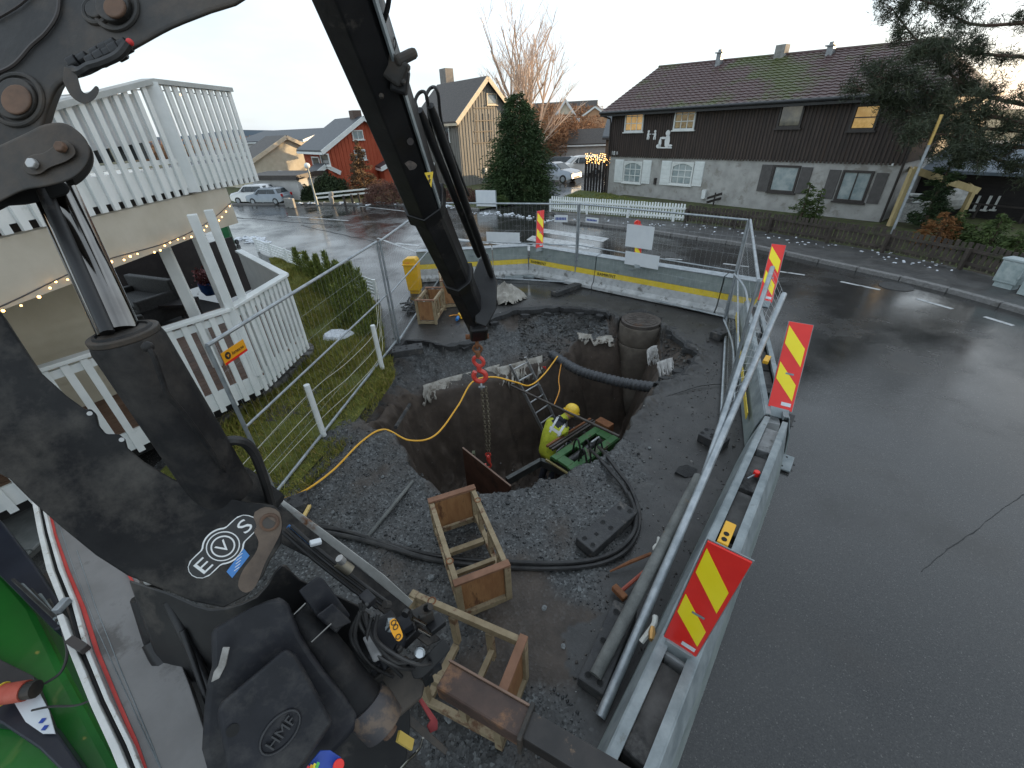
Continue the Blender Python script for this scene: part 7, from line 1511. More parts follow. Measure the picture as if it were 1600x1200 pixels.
crane = thing('truck_crane', 'black loader crane with worn boom, chrome cylinder and hanging hook over the pit', 'crane', (-.9, .6, 1.0))
def flat(name, pts, d, th, mat, par=crane, bevel=.012, seg=3, label=None, smooth=True, kind=None, ext=None):
    P_ = [A(p[0], p[1], p[2] if len(p) > 2 and p[2] > 0 else d) for p in pts]
    n = ray(*ext).normalized() if ext else (sum(P_, V((0, 0, 0))) / len(P_) - V((0, 0, CH))).normalized()
    return part(name, MB().prism(P_, n * th), mat, par, label=label, smooth=smooth, bevel=bevel, seg=seg)
def sm(pts, k=6, closed=False):
    q = [V((p[0], p[1], p[2] if len(p) > 2 else 0)) for p in pts]; return [tuple(p) for p in catmull(q, k)]
# --- jib: three telescoping box sections
W_axis = [(524, -30, 1.82), (665, 334, 3.40), (717, 446, 4.45), (747, 512, 5.42)]
ax_ = [A(*p) for p in W_axis]; Xp = None
def section(name, a, b, w_, hgt, mat, par, shift=0.0):
    d = (b - a).normalized(); xr = (_R * .93 - _U * -.36 * 0); xr = (xr - d * xr.dot(d)).normalized(); yc = d.cross(xr); c = (a + b) / 2; yc = yc if yc.dot(V((0, 0, CH)) - c) > 0 else -yc
    prof = [(-.50, -.55), (-.50, .02), (-.40, .22), (.06, .36), (.44, .10), (.50, -.02), (.50, -.55)]
    mb = MB(); mb.prism([a + xr * x * w_ + yc * (y * hgt) + xr * shift for x, y in prof], b - a); return part(name, mb, mat, par, bevel=.008), xr, yc, d
s1, xr, yc, dd = section('jib_section', ax_[0] + (ax_[0] - ax_[1]) * .25, ax_[1], .270, .34, blacksteel, crane)
section('jib_collar', ax_[1] + (ax_[0] - ax_[1]).normalized() * .10, ax_[1] + (ax_[1] - ax_[0]).normalized() * .03, .315, .375, blacksteel, crane)
section('jib_section', ax_[1], ax_[2], .255, .31, blacksteel, crane); section('jib_collar', ax_[2] - dd * .12, ax_[2] + dd * .03, .30, .36, blacksteel, crane)
section('jib_section', ax_[2], ax_[3], .27, .30, blacksteel, crane)
tip = V((-.44, 5.0, 1.18)); part('jib_head', MB().bar(ax_[3] - dd * .25 + V((.03, 0, -.02)), tip + V((.02, .02, .06)), .22, .26), blacksteel, crane, bevel=.03)
part('jib_head_pin', MB().tube([tip + V((-.14, 0, .02)), tip + V((.16, 0, .02))], .035, 12), MATS['rust'], crane, smooth=True); part('hook_link', MB().torus(tip + V((0, 0, -.08)), (1, 0, 0), .06, .02, 14, 7), MATS['rust'], crane, smooth=True)
part('jib_wear_strip', MB().bar(ax_[0] + xr * .148, ax_[1] + xr * .136, .012, .05), galvd, crane)
# twin cylinders beside the jib
for k, (p, q, r) in enumerate([((655,172,2.75), (748,400,4.6), .030), ((672,165,2.8), (768,432,4.9), .034)]):
    a, b = A(*p), A(*q); part('extension_cylinder', MB().tube([a, a.lerp(b, .04), a.lerp(b, .96), b], [r * .8, r, r, r * .8], 14), blacksteel, crane, smooth=True)
    part('hose', MB().tube(catmull([a + V((0, 0, -.02)), A(p[0] - 6, p[1] - 14, p[2]), A(p[0] + 2, p[1] - 28, p[2]), A(p[0] + 12, p[1] - 20, p[2]), A(p[0] + 22, p[1] + 40, p[2] + .3), A(p[0] + 60, p[1] + 140, p[2] + 1.0)], 6), .011, 6), hose_m, crane, smooth=True)
flat('cylinder_bracket', [(762, 395), (777, 440), (776, 482), (760, 512), (742, 505), (735, 440), (748, 405)], 4.95, .12, blacksteel, bevel=.02)
part('chrome_strip', MB().bar(A(655, 200, 2.95), A(672, 245, 3.15), .01, .03), chrome, crane)
# small controls on the jib
for k in range(9): a = A(600 + random.uniform(0, 26), 92 + k * 5, 2.15 + .02 * k); part('valve_fitting', MB().tube([a, a + V((random.uniform(-.05, .06), random.uniform(-.03, .03), random.uniform(-.05, .05)))], random.uniform(.008, .018), 8), (cast, galvd, blacksteel)[k % 3], crane, bevel=.002)
part('jib_hose', MB().tube(catmull([A(612, -40, 1.9), A(606, 10, 2.0), A(597, 45, 2.1), A(599, 72, 2.2), A(606, 95, 2.3)], 8), .012, 8), hose_m, crane, smooth=True)
part('jib_hose', MB().tube(catmull([A(600, 78, 2.2), A(608, 54, 2.2), A(618, 62, 2.2), A(616, 78, 2.2), A(604, 80, 2.2)], 8), .004, 6), hose_m, crane, smooth=True)
part('valve_bracket', MB().box(A(616, 108, 2.2), (.13, .10, .12), Matrix.Rotation(.6, 3, 'Y')), cast, crane, bevel=.015); part('valve_bracket', MB().box(A(625, 126, 2.25), (.09, .08, .12), Matrix.Rotation(.3, 3, 'Y')), blacksteel, crane, bevel=.015)
part('work_lamp', MB().bar(A(616, 98, 2.15), A(648, 82, 2.2), .07, .05), cast, crane, bevel=.018); part('bolt', MB().tube([A(637, 220, 2.65), A(641, 221, 2.6)], .022, 8), darkwood, crane)
for x, y in ((575, 92), (596, 150), (630, 128)): part('bolt', MB().ball(A(x, y, 2.2), .014, 8, 5), cast, crane)
flat('scuffed_patch', sm([(632,255),(641,251),(651,257),(648,264),(640,266)]), 2.62, .004, M('scuffed_paint', (.030, .024, .02), (.10, .075, .06), sc=30, rough=.7), bevel=0)
tri = flat('warning_sticker', [(663, 270), (677, 268), (674, 293)], 2.72, .003, M('yellow_sticker', (.72, .48, .03), (.78, .55, .05), rough=.5), bevel=0); flat('warning_symbol', [(668, 274), (672, 273), (671, 280), (673, 280), (671, 287), (669, 281), (671, 280)], 2.715, .002, M('black_print2', (.03, .02, .02), rough=.5), bevel=0)
# --- upper left: main boom knuckle
bo_ = sm([(-80,-80),(440,-80),(388,-2),(330,22),(270,46),(222,72),(176,98),(140,118),(108,128),(88,142),(72,178),(60,214),(30,262),(-10,300),(-80,330)], 3)
flat('main_boom', bo_, 1.02, .12, cast, bevel=.026, seg=4, ext=(350, -20))
mbw = MB(); wl = [A(x, y, 1.015) for x, y in [(92,-20),(90,20),(72,50),(48,72),(20,102),(-20,120)]]; mbw.tube(catmull(wl, 6), .004, 6); part('weld_bead', mbw, darkwood, crane, smooth=True)
mbw = MB(); wl = [A(x, y, 1.015) for x, y in [(60,-20),(30,8),(-10,32)]]; mbw.tube(catmull(wl, 6), .003, 6); part('weld_bead', mbw, darkwood, crane, smooth=True)
def pin(px, py, d, r, h, mat, ring=None, hexn=24, ir=.0):
    a = A(px, py, d); nn = (V((0, 0, CH)) - a).normalized(); nn = -_F; part('pin', MB().tube([a, a + nn * h], r, hexn), mat, crane, bevel=.003)
    if ring: part('pin_ring', MB().torus(a + nn * .002, nn, ring, .006, 30, 8), cast, crane, smooth=True)
    if ir: part('pin_bore', MB().tube([a + nn * h, a + nn * (h + .002)], ir, 14), darkvoid, crane)
pin(28, 157, 1.02, .050, .010, cast, .062, ir=.005); pin(28, 157, 1.009, .036, .006, rustb); pin(182, 14, 1.02, .040, .014, cast, .052); pin(182, 14, 1.004, .026, .008, rustb); pin(152, 18, 1.02, .022, .010, cast, .03)
flat('gusset', sm([(132,10),(150,2),(170,4),(196,20),(200,30),(176,34),(158,28),(140,34),(130,24)], 3), 1.016, .008, cast, bevel=.002)
# link plate
lk = sm([(-80,262),(10,222),(44,206),(70,194),(100,192),(124,206),(139,226),(140,248),(128,268),(108,282),(72,292),(38,298),(0,316),(-80,356)], 4)
flat('link_plate', lk, .96, .03, cast, bevel=.006); flat('link_plate', [(x + 6, y + 10, 1.16) for x, y, _ in lk], 1.16, .03, cast, bevel=.006)
flat('keeper_plate', sm([(38,250),(50,242),(70,238),(96,220),(112,226),(118,240),(104,252),(78,262),(62,272),(44,272),(36,262)], 4), .952, .008, cast, bevel=.002)
pin(55, 258, .950, .0125, .012, boltm, hexn=6); pin(99, 232, .950, .013, .012, rustb, hexn=6)
flat('inner_knuckle', sm([(-80,300),(20,290),(90,280),(110,300),(78,312),(40,320),(-10,330),(-80,400)], 3), 1.08, .1, darkvoid, bevel=.01)
# hook bracket and hose cluster beneath the boom
flat('hook_bracket', sm([(100,104),(118,112),(124,130),(128,142),(136,146),(144,140),(150,134),(155,140),(150,152),(140,160),(130,162),(118,156),(108,146),(98,126)], 3), 1.0, .03, cast, bevel=.006)
for k, (x, y, r) in enumerate([(118,100,.018),(132,92,.014),(146,96,.016),(160,90,.018),(172,84,.016),(184,80,.020),(195,72,.016),(178,72,.016),(150,82,.012),(165,76,.014)]):
    part('hose_fitting', MB().tube([A(x - 6, y + 4, 1.02), A(x + 7, y - 3, 1.02)], r, 8), blacksteel, crane, bevel=.003)
part('hose', MB().tube(catmull([A(112, 108, 1.02), A(125, 112, 1.0), A(140, 104, 1.0), A(160, 98, 1.0), A(185, 86, 1.0), A(200, 68, 1.0)], 6), .010, 8), hose_m, crane, smooth=True); part('red_cap', MB().ball(A(203, 66, 1.0), .008, 8, 6), MATS['red_strap'], crane, smooth=True)
# chromed rod and barrel
ra, rb_ = A(80, 285, 1.14), A(188, 522, 1.12); part('piston_rod', MB().tube([ra, rb_], .047, 32), chrome, crane, smooth=True)
d = (A(355, 775, 1.42) - A(193, 522, 1.10)).normalized(); ba, bb2 = A(193, 520, 1.10), A(352, 772, 1.40)
part('cylinder_barrel', MB().tube([ba + d * .012, ba + d * .03, bb2], [.078, .082, .085], 36), barrelm, crane, smooth=True); part('barrel_gland', MB().tube([ba - d * .004, ba + d * .012], .079, 36), cast, crane, bevel=.003)
part('barrel_gland_lip', MB().torus(ba - d * .004, d, .060, .006, 30, 6), barrelm, crane, smooth=True)
wv_ = [A(229, 540, 1.045), A(240, 556, 1.055), A(252, 590, 1.08), A(262, 616, 1.10), A(290, 650, 1.15), A(330, 705, 1.24), A(356, 745, 1.33)]
part('barrel_pipe', MB().tube(catmull(wv_, 6), .007, 8), barrelm, crane, smooth=True); part('pipe_boss', MB().ball(A(231, 542, 1.05), .014, 10, 6), barrelm, crane, smooth=True)
# added black tube stands for the dark reflection along the chrome rod's left edge
part('dark_reflection_tube', MB().tube([A(70, 300, 1.09), A(168, 520, 1.07)], .016, 10), blacksteel, crane, smooth=True)
# --- lower arm with sticker
up_e = [(-80,420,1.16),(0,486,1.18),(40,548,1.20),(62,580,1.21),(104,618,1.22),(134,640,1.23),(142,638,1.23),(150,646,1.23),(154,664,1.24),(166,678,1.25),(186,678,1.25),(196,686,1.25),(200,700,1.26),(226,722,1.27),(270,748,1.30),(330,772,1.33),(390,786,1.36),(428,790,1.38),(440,800,1.38)]
lo_e = [(442,822,1.38),(440,850,1.37),(424,874,1.36),(412,900,1.35),(388,930,1.33),(350,950,1.31),(300,940,1.29),(258,922,1.27),(200,900,1.25),(150,868,1.23),(96,824,1.21),(48,782,1.19),(14,748,1.18),(-80,700,1.15)]
P_ = [A(*p) for p in up_e + lo_e]; c0_ = A(-80, 560, 1.15); c1c = A(430, 840, 1.38); axd = (c1c - c0_).normalized(); nn_ = (A(*up_e[8]) - A(*lo_e[8])).cross(axd).normalized(); nn_ = nn_ if nn_.dot(_F) < 0 else -nn_
# project outline on one plane so that the plate stays flat
pl0 = A(200, 780, 1.255); PF = []
for p in up_e + lo_e:
    r_ = ray(p[0], p[1]); t = (pl0 - V((0, 0, CH))).dot(nn_) / r_.dot(nn_); PF.append(V((0, 0, CH)) + r_ * t)
part('lower_arm', MB().prism(PF, ray(200, 730).normalized() * .09), arm, crane, smooth=True, bevel=.016, seg=3)
def onp(px, py, o=.0): r_ = ray(px, py); q = pl0 + nn_ * o; t = (q - V((0, 0, CH))).dot(nn_) / r_.dot(nn_); return V((0, 0, CH)) + r_ * t
for x, y in ((140, 646), (190, 687)):
    part('lug_hole', MB().tube([onp(x, y, .001), onp(x, y, .003)], .0065, 12), boltm, crane)
part('pivot_bush', MB().torus(onp(421, 816, .002), nn_, .024, .006, 24, 8), rustb, crane, smooth=True); part('pivot_pin', MB().tube([onp(421, 816, .0), onp(421, 816, .004)], .02, 20), cast, crane)
rp = M('rust_stain_patch', (.075, .055, .042), (.13, .095, .07), sc=9, rough=.7, bump=.2); mb = MB(); rpts = sm([(398,800),(415,792),(436,800),(440,826),(430,850),(414,880),(400,915),(384,926),(372,915),(380,890),(398,866),(404,846),(394,824),(398,800)], 3); mb.prism([onp(x, y, .0006) for x, y, _ in rpts[:-1]], nn_ * .0006); part('rust_patch', mb, rp, crane)
# sticker: E (emblem) S with outline, blue plate
stw = M('sticker_white', (.62, .63, .62), (.70, .71, .70), sc=9, rough=.5); stb = M('sticker_black', (.014, .014, .015), (.02, .02, .02), rough=.45)
sc_, se_ = onp(349, 853), None; su = (onp(394, 812) - onp(312, 890)).normalized(); sv = nn_.cross(su).normalized(); sv = sv if sv.dot(onp(335, 835) - onp(360, 870)) > 0 else -sv
sl = (onp(396, 808) - onp(304, 902)).length; R1, R2 = sl * .155, sl * .235
def capsule(s_, o, mat, name):
    pts = []
    n = 48
    for i in range(n):
        a = i / n * 6.283; x, y = math.cos(a), math.sin(a)
        # union of long capsule and centre circle in polar form
        rc = R2 * s_; L2 = sl * .5 * (s_ * .25 + .75); rr = R1 * s_
        # ray/capsule distance
        best = rc
        for k in range(60):
            t_ = k / 59 * L2; px_, py_ = x * t_, y * t_; dx = max(0, abs(px_) - (L2 - rr))
            if math.hypot(dx, py_) <= rr: best = max(best, t_)
        pts.append(sc_ + su * x * best + sv * y * best + nn_ * o)
    part(name, MB().prism(pts, nn_ * .0004), mat, crane)
capsule(1.06, .0008, stw, 'sticker_outline'); capsule(.97, .0014, stb, 'sticker_field')
def txt(t_, cx, h, o, mat=stw, wf=1.1, name='sticker_letter'):
    mb = MB(); w0 = lettering(MB(), t_, (0, 0, 0), (1, 0, 0), (0, 1, 0), h, .0004, wf); lettering(mb, t_, sc_ + su * (cx - w0 / 2) - sv * h / 2 + nn_ * o, su, sv, h, .0008, wf)
    if su.cross(sv).dot(nn_) < 0: mb.v = [tuple(V(v) + nn_ * .0012) for v in mb.v]
    part(name, mb, mat, crane)
txt('E', -sl * .335, sl * .19, .0022, wf=1.45); txt('S', sl * .345, sl * .19, .0022, wf=1.35)
for r_, m_, o_ in ((.20, stw, .0020), (.185, stb, .0026), (.145, stw, .0032), (.125, stb, .0038)): part('emblem_ring', MB().prism([sc_ + su * math.cos(i / 40 * 6.283) * r_ * sl + sv * math.sin(i / 40 * 6.283) * r_ * sl + nn_ * o_ for i in range(40)], nn_ * .0004), m_, crane)
txt('V', 0, sl * .15, .0046, wf=1.2)
bp4 = [(354,890),(382,857),(389,864),(371,902),(357,902)]; part('blue_plate', MB().prism([onp(x, y, .001) for x, y in [(354,893),(381,857),(390,868),(363,903)]], nn_ * .001), M('blue_label', (.03, .16, .42), (.05, .2, .5), sc=9, rough=.4), crane)
for k in range(5):
    a, b = onp(366 + k * 1.2, 884 - k * 1.4 + 8 - k * 4, .0025), onp(374 + k * 1.2, 890 - k * 1.4 + 4 - k * 4 - 8, .0025)
    part('label_line', MB().bar(a, b, .0018, .0006, nn_), stw, crane)
# hoses running beside the arm
for k, pts in enumerate([[(296,770,1.5),(305,730,1.42),(330,700,1.36),(365,688,1.36),(392,700,1.42),(410,740,1.5),(425,790,1.6)], [(318,780,1.5),(322,735,1.42),(345,702,1.38),(375,692,1.38),(398,715,1.45)], [(280,700,1.4),(288,760,1.45),(300,800,1.5)]]):
    part('hose', MB().tube(catmull([A(*p) for p in pts], 8), (.016, .009, .008)[k], 8), hose_m, crane, smooth=True)
part('knuckle_block', MB().bar(A(345, 760, 1.55), A(415, 810, 1.62), .16, .16), arm, crane, bevel=.02)
# --- crane base
flat('base_casting', sm([(200,905,1.62),(262,925,1.60),(330,950,1.58),(400,930,1.6),(440,880,1.65),(470,905,1.7),(560,945,1.8),(600,990,1.85),(640,1080,1.9),(600,1230,1.9),(300,1230,1.75),(285,1130,1.7),(240,1020,1.66)], 3), 1.7, .35, M('black_base', (.010, .010, .011), (.02, .02, .02), sc=5, rough=.4, c3=(.05, .045, .04), c3p=.6, c3s=4), bevel=.03)
flat('base_cover', sm([(328,982,1.40),(392,948,1.44),(436,932,1.48),(452,944,1.49),(470,990,1.5),(510,1050,1.52),(560,1112,1.55),(556,1140,1.54),(520,1180,1.5),(480,1230,1.46),(330,1230,1.34),(318,1105,1.36),(330,1040,1.38)], 2), 1.4, .12, plast, bevel=.02)
cov = flat('inner_cover', [(346,1096,1.31),(446,1012,1.38),(464,1022,1.40),(522,1128,1.42),(448,1235,1.33),(360,1235,1.27),(338,1112,1.30)], 1.33, .05, plast, bevel=.014)

# embossed logo HMF in an oval
pc_ = A(438, 1144, 1.345); cu_ = (A(470, 1106, 1.366) - A(408, 1180, 1.325)).normalized(); cn_ = (A(338,1112,1.30) - A(446,1012,1.38)).cross(A(522,1128,1.42) - A(446,1012,1.38)).normalized(); cn_ = cn_ if cn_.dot(_F) < 0 else -cn_
cv_ = cn_.cross(cu_).normalized(); cv_ = cv_ if cv_.dot(_U) > 0 else -cv_
r_ = ray(438, 1144); t = (A(446, 1012, 1.38) - V((0, 0, CH))).dot(cn_) / r_.dot(cn_); pc_ = V((0, 0, CH)) + r_ * t
from mathutils.bvhtree import BVHTree as _BV
_c = _BV.FromPolygons([v.co for v in cov.data.vertices], [tuple(p.vertices) for p in cov.data.polygons]); _o = org(crane)
def onc(px, py, o):
    h = _c.ray_cast(V((0, 0, CH)) - _o, ray(px, py).normalized()); return h[0] + _o - ray(px, py).normalized() * o if h[0] is not None else pc_
pc_ = onc(438, 1144, .004); cn_ = (onc(420, 1110, 0) - pc_).cross(onc(470, 1130, 0) - pc_).normalized(); cn_ = cn_ if cn_.dot(_F) < 0 else -cn_
cu_ = (onc(462, 1112, .004) - onc(412, 1176, .004)).normalized(); cv_ = cn_.cross(cu_).normalized(); cv_ = cv_ if cv_.dot(_U) > 0 else -cv_
hc_ = onc(364, 1141, .002); part('cover_hole', MB().tube([hc_, hc_ + cn_ * .002], .018, 16), darkvoid, cov)
emb = M('embossed_plastic', (.022, .023, .026), (.036, .037, .040), rough=.35); part('oval_emblem', MB().torus(pc_, cn_, .045, .0035, 36, 6, sx=1.45, up=cu_), emb, cov, smooth=True)
mb = MB(); lw_ = lettering(MB(), 'HMF', (0, 0, 0), (1, 0, 0), (0, 1, 0), .036, .003); lettering(mb, 'HMF', pc_ - cu_ * lw_ / 2 - cv_ * .018, cu_, cv_, .036, .006); part('embossed_letters', mb, emb, cov)
part('paint_scratch', MB().prism([A(x, y, 1.36) for x, y in [(348,1012),(358,1012),(352,1040),(342,1060),(330,1066),(334,1050),(341,1040)]], _F * .004), M('bare_scratch', (.20, .19, .175), (.34, .33, .31), sc=20, rough=.6), crane)
# big slew cylinder
a, b = A(462, 958, 1.60), A(598, 1130, 1.62); part('slew_cylinder', MB().tube([a, a.lerp(b, .06), a.lerp(b, .80)], [.055, .064, .066], 28), barrelm, crane, smooth=True); part('cylinder_head', MB().tube([a.lerp(b, .80), a.lerp(b, .86), a.lerp(b, 1.02)], [.075, .088, .080], 24), M('oily_rusty_head', (.03, .03, .036), (.06, .05, .045), sc=6, rough=.5, c3=(.12, .085, .06), c3p=.54, c3s=8), crane, smooth=True)
part('cylinder_port', MB().tube([b + (b - a).normalized() * .01, b + (b - a).normalized() * .05], .03, 12), rustb, crane); part('yellow_clip', MB().bar(A(622, 1150, 1.62), A(644, 1164, 1.66), .035, .012), M('dirty_yellow', (.45, .32, .06), (.52, .38, .1), rough=.6), crane)
# box bracket
flat('bracket_plate', [(466,923,1.52),(496,900,1.56),(506,905,1.57),(548,962,1.62),(526,990,1.60),(497,966,1.56)], 1.55, .05, plast, bevel=.006); flat('bracket_plate', [(494,962,1.50),(520,942,1.53),(550,972,1.58),(524,984,1.55)], 1.52, .05, plast, bevel=.006)
for p, q in (((460, 960, 1.49), (478, 942, 1.5)), ((487, 1003, 1.49), (518, 974, 1.52))): part('chrome_pin', MB().tube([A(*p), A(*q)], .0032, 8), chrome, crane, smooth=True)
# valve block with hoses
flat('valve_block', [(566,982,1.66),(612,952,1.72),(636,996,1.76),(632,1012,1.75),(600,1050,1.7)], 1.7, .10, plast, bevel=.008); flat('grey_valve', [(566,996,1.62),(580,990,1.63),(598,1022,1.66),(596,1030,1.65),(584,1036,1.63)], 1.63, .05, M('grey_cast', (.12, .12, .12), (.22, .22, .22), sc=20, rough=.6), bevel=.008)
tg = [(609,970),(618,967),(629,990),(627,999),(620,1001),(610,984)]; flat('orange_tag', sm(tg + [tg[0]], 3)[:-1], 1.60, .004, orp, bevel=0)
for (x, y) in ((615,973),(618,980),(622,995)): part('tag_letter', MB().torus(A(x, y, 1.598), _F, .0075, .0018, 12, 5, sx=1.5), blk, crane)
for k in range(26):
    x, y = random.uniform(556, 690), random.uniform(935, 1060); d0 = 1.66 + (x - 556) / 900
    if k % 2: part('fitting', MB().tube([A(x, y, d0), A(x + random.uniform(-12, 12), y + random.uniform(-10, 10), d0 + .02)], random.uniform(.008, .018), 8), (cast, blacksteel, galvd)[k % 3], crane, bevel=.002)
    else: part('block', MB().box(A(x, y, d0 + .05), (random.uniform(.04, .09), random.uniform(.03, .07), random.uniform(.03, .07)), Matrix.Rotation(.7 + random.uniform(-.2, .2), 3, 'Z')), (cast, blacksteel, plast)[k % 3], crane, bevel=.005)
for k in range(7):
    rx, ry = random.uniform(-14, 14), random.uniform(-14, 14); pts = [A(556 + k * 5 + rx, 950 + ry, 1.62), A(548 + k * 7, 985 + ry * 2, 1.64), A(562 + k * 14 + rx, 1030 + ry, 1.68), A(600 + k * 14, 1062 - k * 6 + rx, 1.78)]; part('hose', MB().tube(catmull(pts, 6), .008, 7), hose_m, crane, smooth=True)
part('gauge', MB().tube([A(657, 1020, 1.74), A(656, 1020, 1.72)], .019, 16), sgw, crane); part('gauge_ring', MB().torus(A(656, 1020, 1.718), _F, .019, .004, 20, 6), galv, crane)
for p, q in (((645, 966, 1.72), (664, 976, 1.75)), ((652, 982, 1.74), (672, 993, 1.77))): part('plunger', MB().tube([A(*p), A(*q)], .009, 10), chrome, crane, smooth=True)
flat('lever_plate', sm([(640,1045),(652,1040),(690,1000),(702,1010),(700,1020),(662,1058),(646,1060)], 3), 1.74, .05, blacksteel, bevel=.008); flat('lower_bracket', [(590,1058,1.78),(632,1022,1.82),(668,1050,1.88),(660,1090,1.86),(616,1128,1.8),(596,1100,1.78)], 1.8, .1, M('oily_brown_casting', (.035, .03, .026), (.07, .058, .048), sc=9, rough=.55, c3=(.10, .075, .05), c3p=.58), bevel=.01)
# long bar with white and rusty edge, blue hose, fittings
flat('frame_bar', [(430,780,2.05),(437,777,2.05),(520,838,2.06),(600,898,2.08),(646,940,2.10),(638,950,2.10),(560,886,2.07),(480,826,2.05)], 2.06, .03, M('white_worn_edge', (.30, .30, .28), (.42, .42, .40), sc=9, rough=.6, c3=(.20, .09, .04), c3p=.56, c3s=5), bevel=.004)
flat('frame_web', [(420,800,2.0),(438,790,2.02),(640,950,2.08),(690,1000,2.1),(668,1010,2.05),(600,960,2.0),(500,880,1.95),(440,850,1.92)], 2.0, .04, arm, bevel=.006)
part('blue_hose', MB().tube(catmull([A(450, 822, 1.92), A(462, 832, 1.92), A(485, 852, 1.94)], 5), .010, 8), M('blue_hose', (.03, .12, .30), (.05, .16, .38), rough=.5), crane, smooth=True)
for k, off in enumerate((0, 8, 15)): part('hose', MB().tube(catmull([A(440 + off, 830 - off * .6, 1.9), A(480 + off, 865 - off * .6, 1.92), A(530 + off, 905 - off * .6, 1.95), A(590 + off, 950 - off * .6, 1.95)], 6), .009, 8), hose_m, crane, smooth=True)
part('white_clamp', MB().bar(A(484, 850, 1.9), A(502, 845, 1.93), .03, .02), sgw, crane, bevel=.005); part('hose_end', MB().tube([A(528, 878, 1.94), A(548, 892, 1.96)], .026, 12), M('brass_grey', (.2, .18, .14), (.3, .27, .2), rough=.5, metal=.5), crane, smooth=True); part('hose_cap', MB().tube([A(530, 872, 1.9), A(536, 878, 1.92)], .018, 12), boltm, crane)
# stabiliser beam
def gb2(x, y, z): return G(x, y, z)
zb2 = .80; a, b = G(692, 1052, zb2), G(822, 1128, zb2); a2, b2 = G(826, 1118, zb2), G(985, 1225, zb2)
part('stabiliser_beam', MB().bar(a + V((0, 0, -.07)), b + V((0, 0, -.07)), .155, .13), rustst, crane, bevel=.012); part('stabiliser_inner_beam', MB().bar(b + V((0, 0, -.07)), b2 + V((0, 0, -.07)), .135, .12), M('worn_black_beam', (.018, .016, .015), (.035, .03, .027), sc=6, rough=.4, c3=(.25, .16, .09), c3p=.60, c3s=5), crane, bevel=.010)
d = (b - a).normalized(); part('stabiliser_collar', MB().bar(b - d * .012 + V((0, 0, -.075)), b + d * .012 + V((0, 0, -.075)), .19, .19), cast, crane, bevel=.004); part('beam_edge', MB().bar(a + V((.03, .07, -.004)) , b + V((.03, .07, -.004)), .012, .02), MATS['rubbed_edge'], crane)
flat('red_bracket', [(648,1085,2.0),(656,1086,2.0),(684,1126,2.06),(684,1140,2.06),(672,1146,2.04),(666,1134,2.03),(672,1126,2.03)], 2.03, .03, M('faded_red', (.22, .03, .035), (.3, .05, .05), sc=9, rough=.6), bevel=.005)
flat('under_plate', [(640,1115,1.98),(700,1170,2.02),(696,1180,2.0),(640,1135,1.96)], 2.0, .03, cast, bevel=.004)
part('silver_handle', MB().tube(catmull([A(661, 1153, 1.8), A(655, 1170, 1.8), A(640, 1186, 1.8), A(622, 1206, 1.8)], 6), .006, 8), chrome, crane, smooth=True)
for k in range(10):
    y = 1150 + k * 9; part('hose', MB().tube(catmull([A(560 + k * 8, y, 1.9), A(600 + k * 8, y + 10, 1.95), A(650 + k * 6, y + 34, 2.0)], 5), .010, 6), hose_m, crane, smooth=True)
# brown timber under the base, coloured control label
flat('brown_block', [(300,1186,1.5),(350,1160,1.55),(362,1176,1.55),(322,1215,1.5)], 1.52, .05, M('dirty_ochre', (.14, .09, .035), (.22, .14, .06), rough=.7), bevel=.005)
blb = flat('control_label', [(473,1206,1.38),(500,1172,1.42),(516,1172,1.43),(534,1184,1.44),(515,1215,1.40)], 1.4, .02, M('blue_control', (.015, .05, .30), (.02, .07, .38), rough=.4), bevel=.004)
for k, c in enumerate([(.7, .05, .05), (.75, .35, .03), (.75, .65, .05), (.1, .45, .1)]): flat('colour_key', [(477 + k * 5, 1204 - k * 2), (481 + k * 5, 1196 - k * 2), (485 + k * 5, 1198 - k * 2), (481 + k * 5, 1208 - k * 2)], 1.385, .002, M('key_%d' % k, c, rough=.4), par=blb, bevel=0)
part('red_button', MB().tube([A(529, 1196, 1.42), A(529, 1196, 1.39)], .018, 16), red_p, crane, bevel=.004)
# dark linkages between arm and bed
for p, q, r in (((232, 905, 1.66), (262, 985, 1.7), .03), ((262, 940, 1.62), (330, 1080, 1.6), .018), ((285, 985, 1.6), (330, 1110, 1.58), .012), ((240, 1000, 1.7), (300, 1120, 1.68), .04), ((225, 930, 1.72), (250, 1010, 1.75), .045)):
    part('linkage', MB().tube([A(*p), A(*q)], r, 10), blacksteel, crane, smooth=True)
part('linkage_boss', MB().ball(A(235, 905, 1.62), .022, 10, 6), boltm, crane, smooth=True)
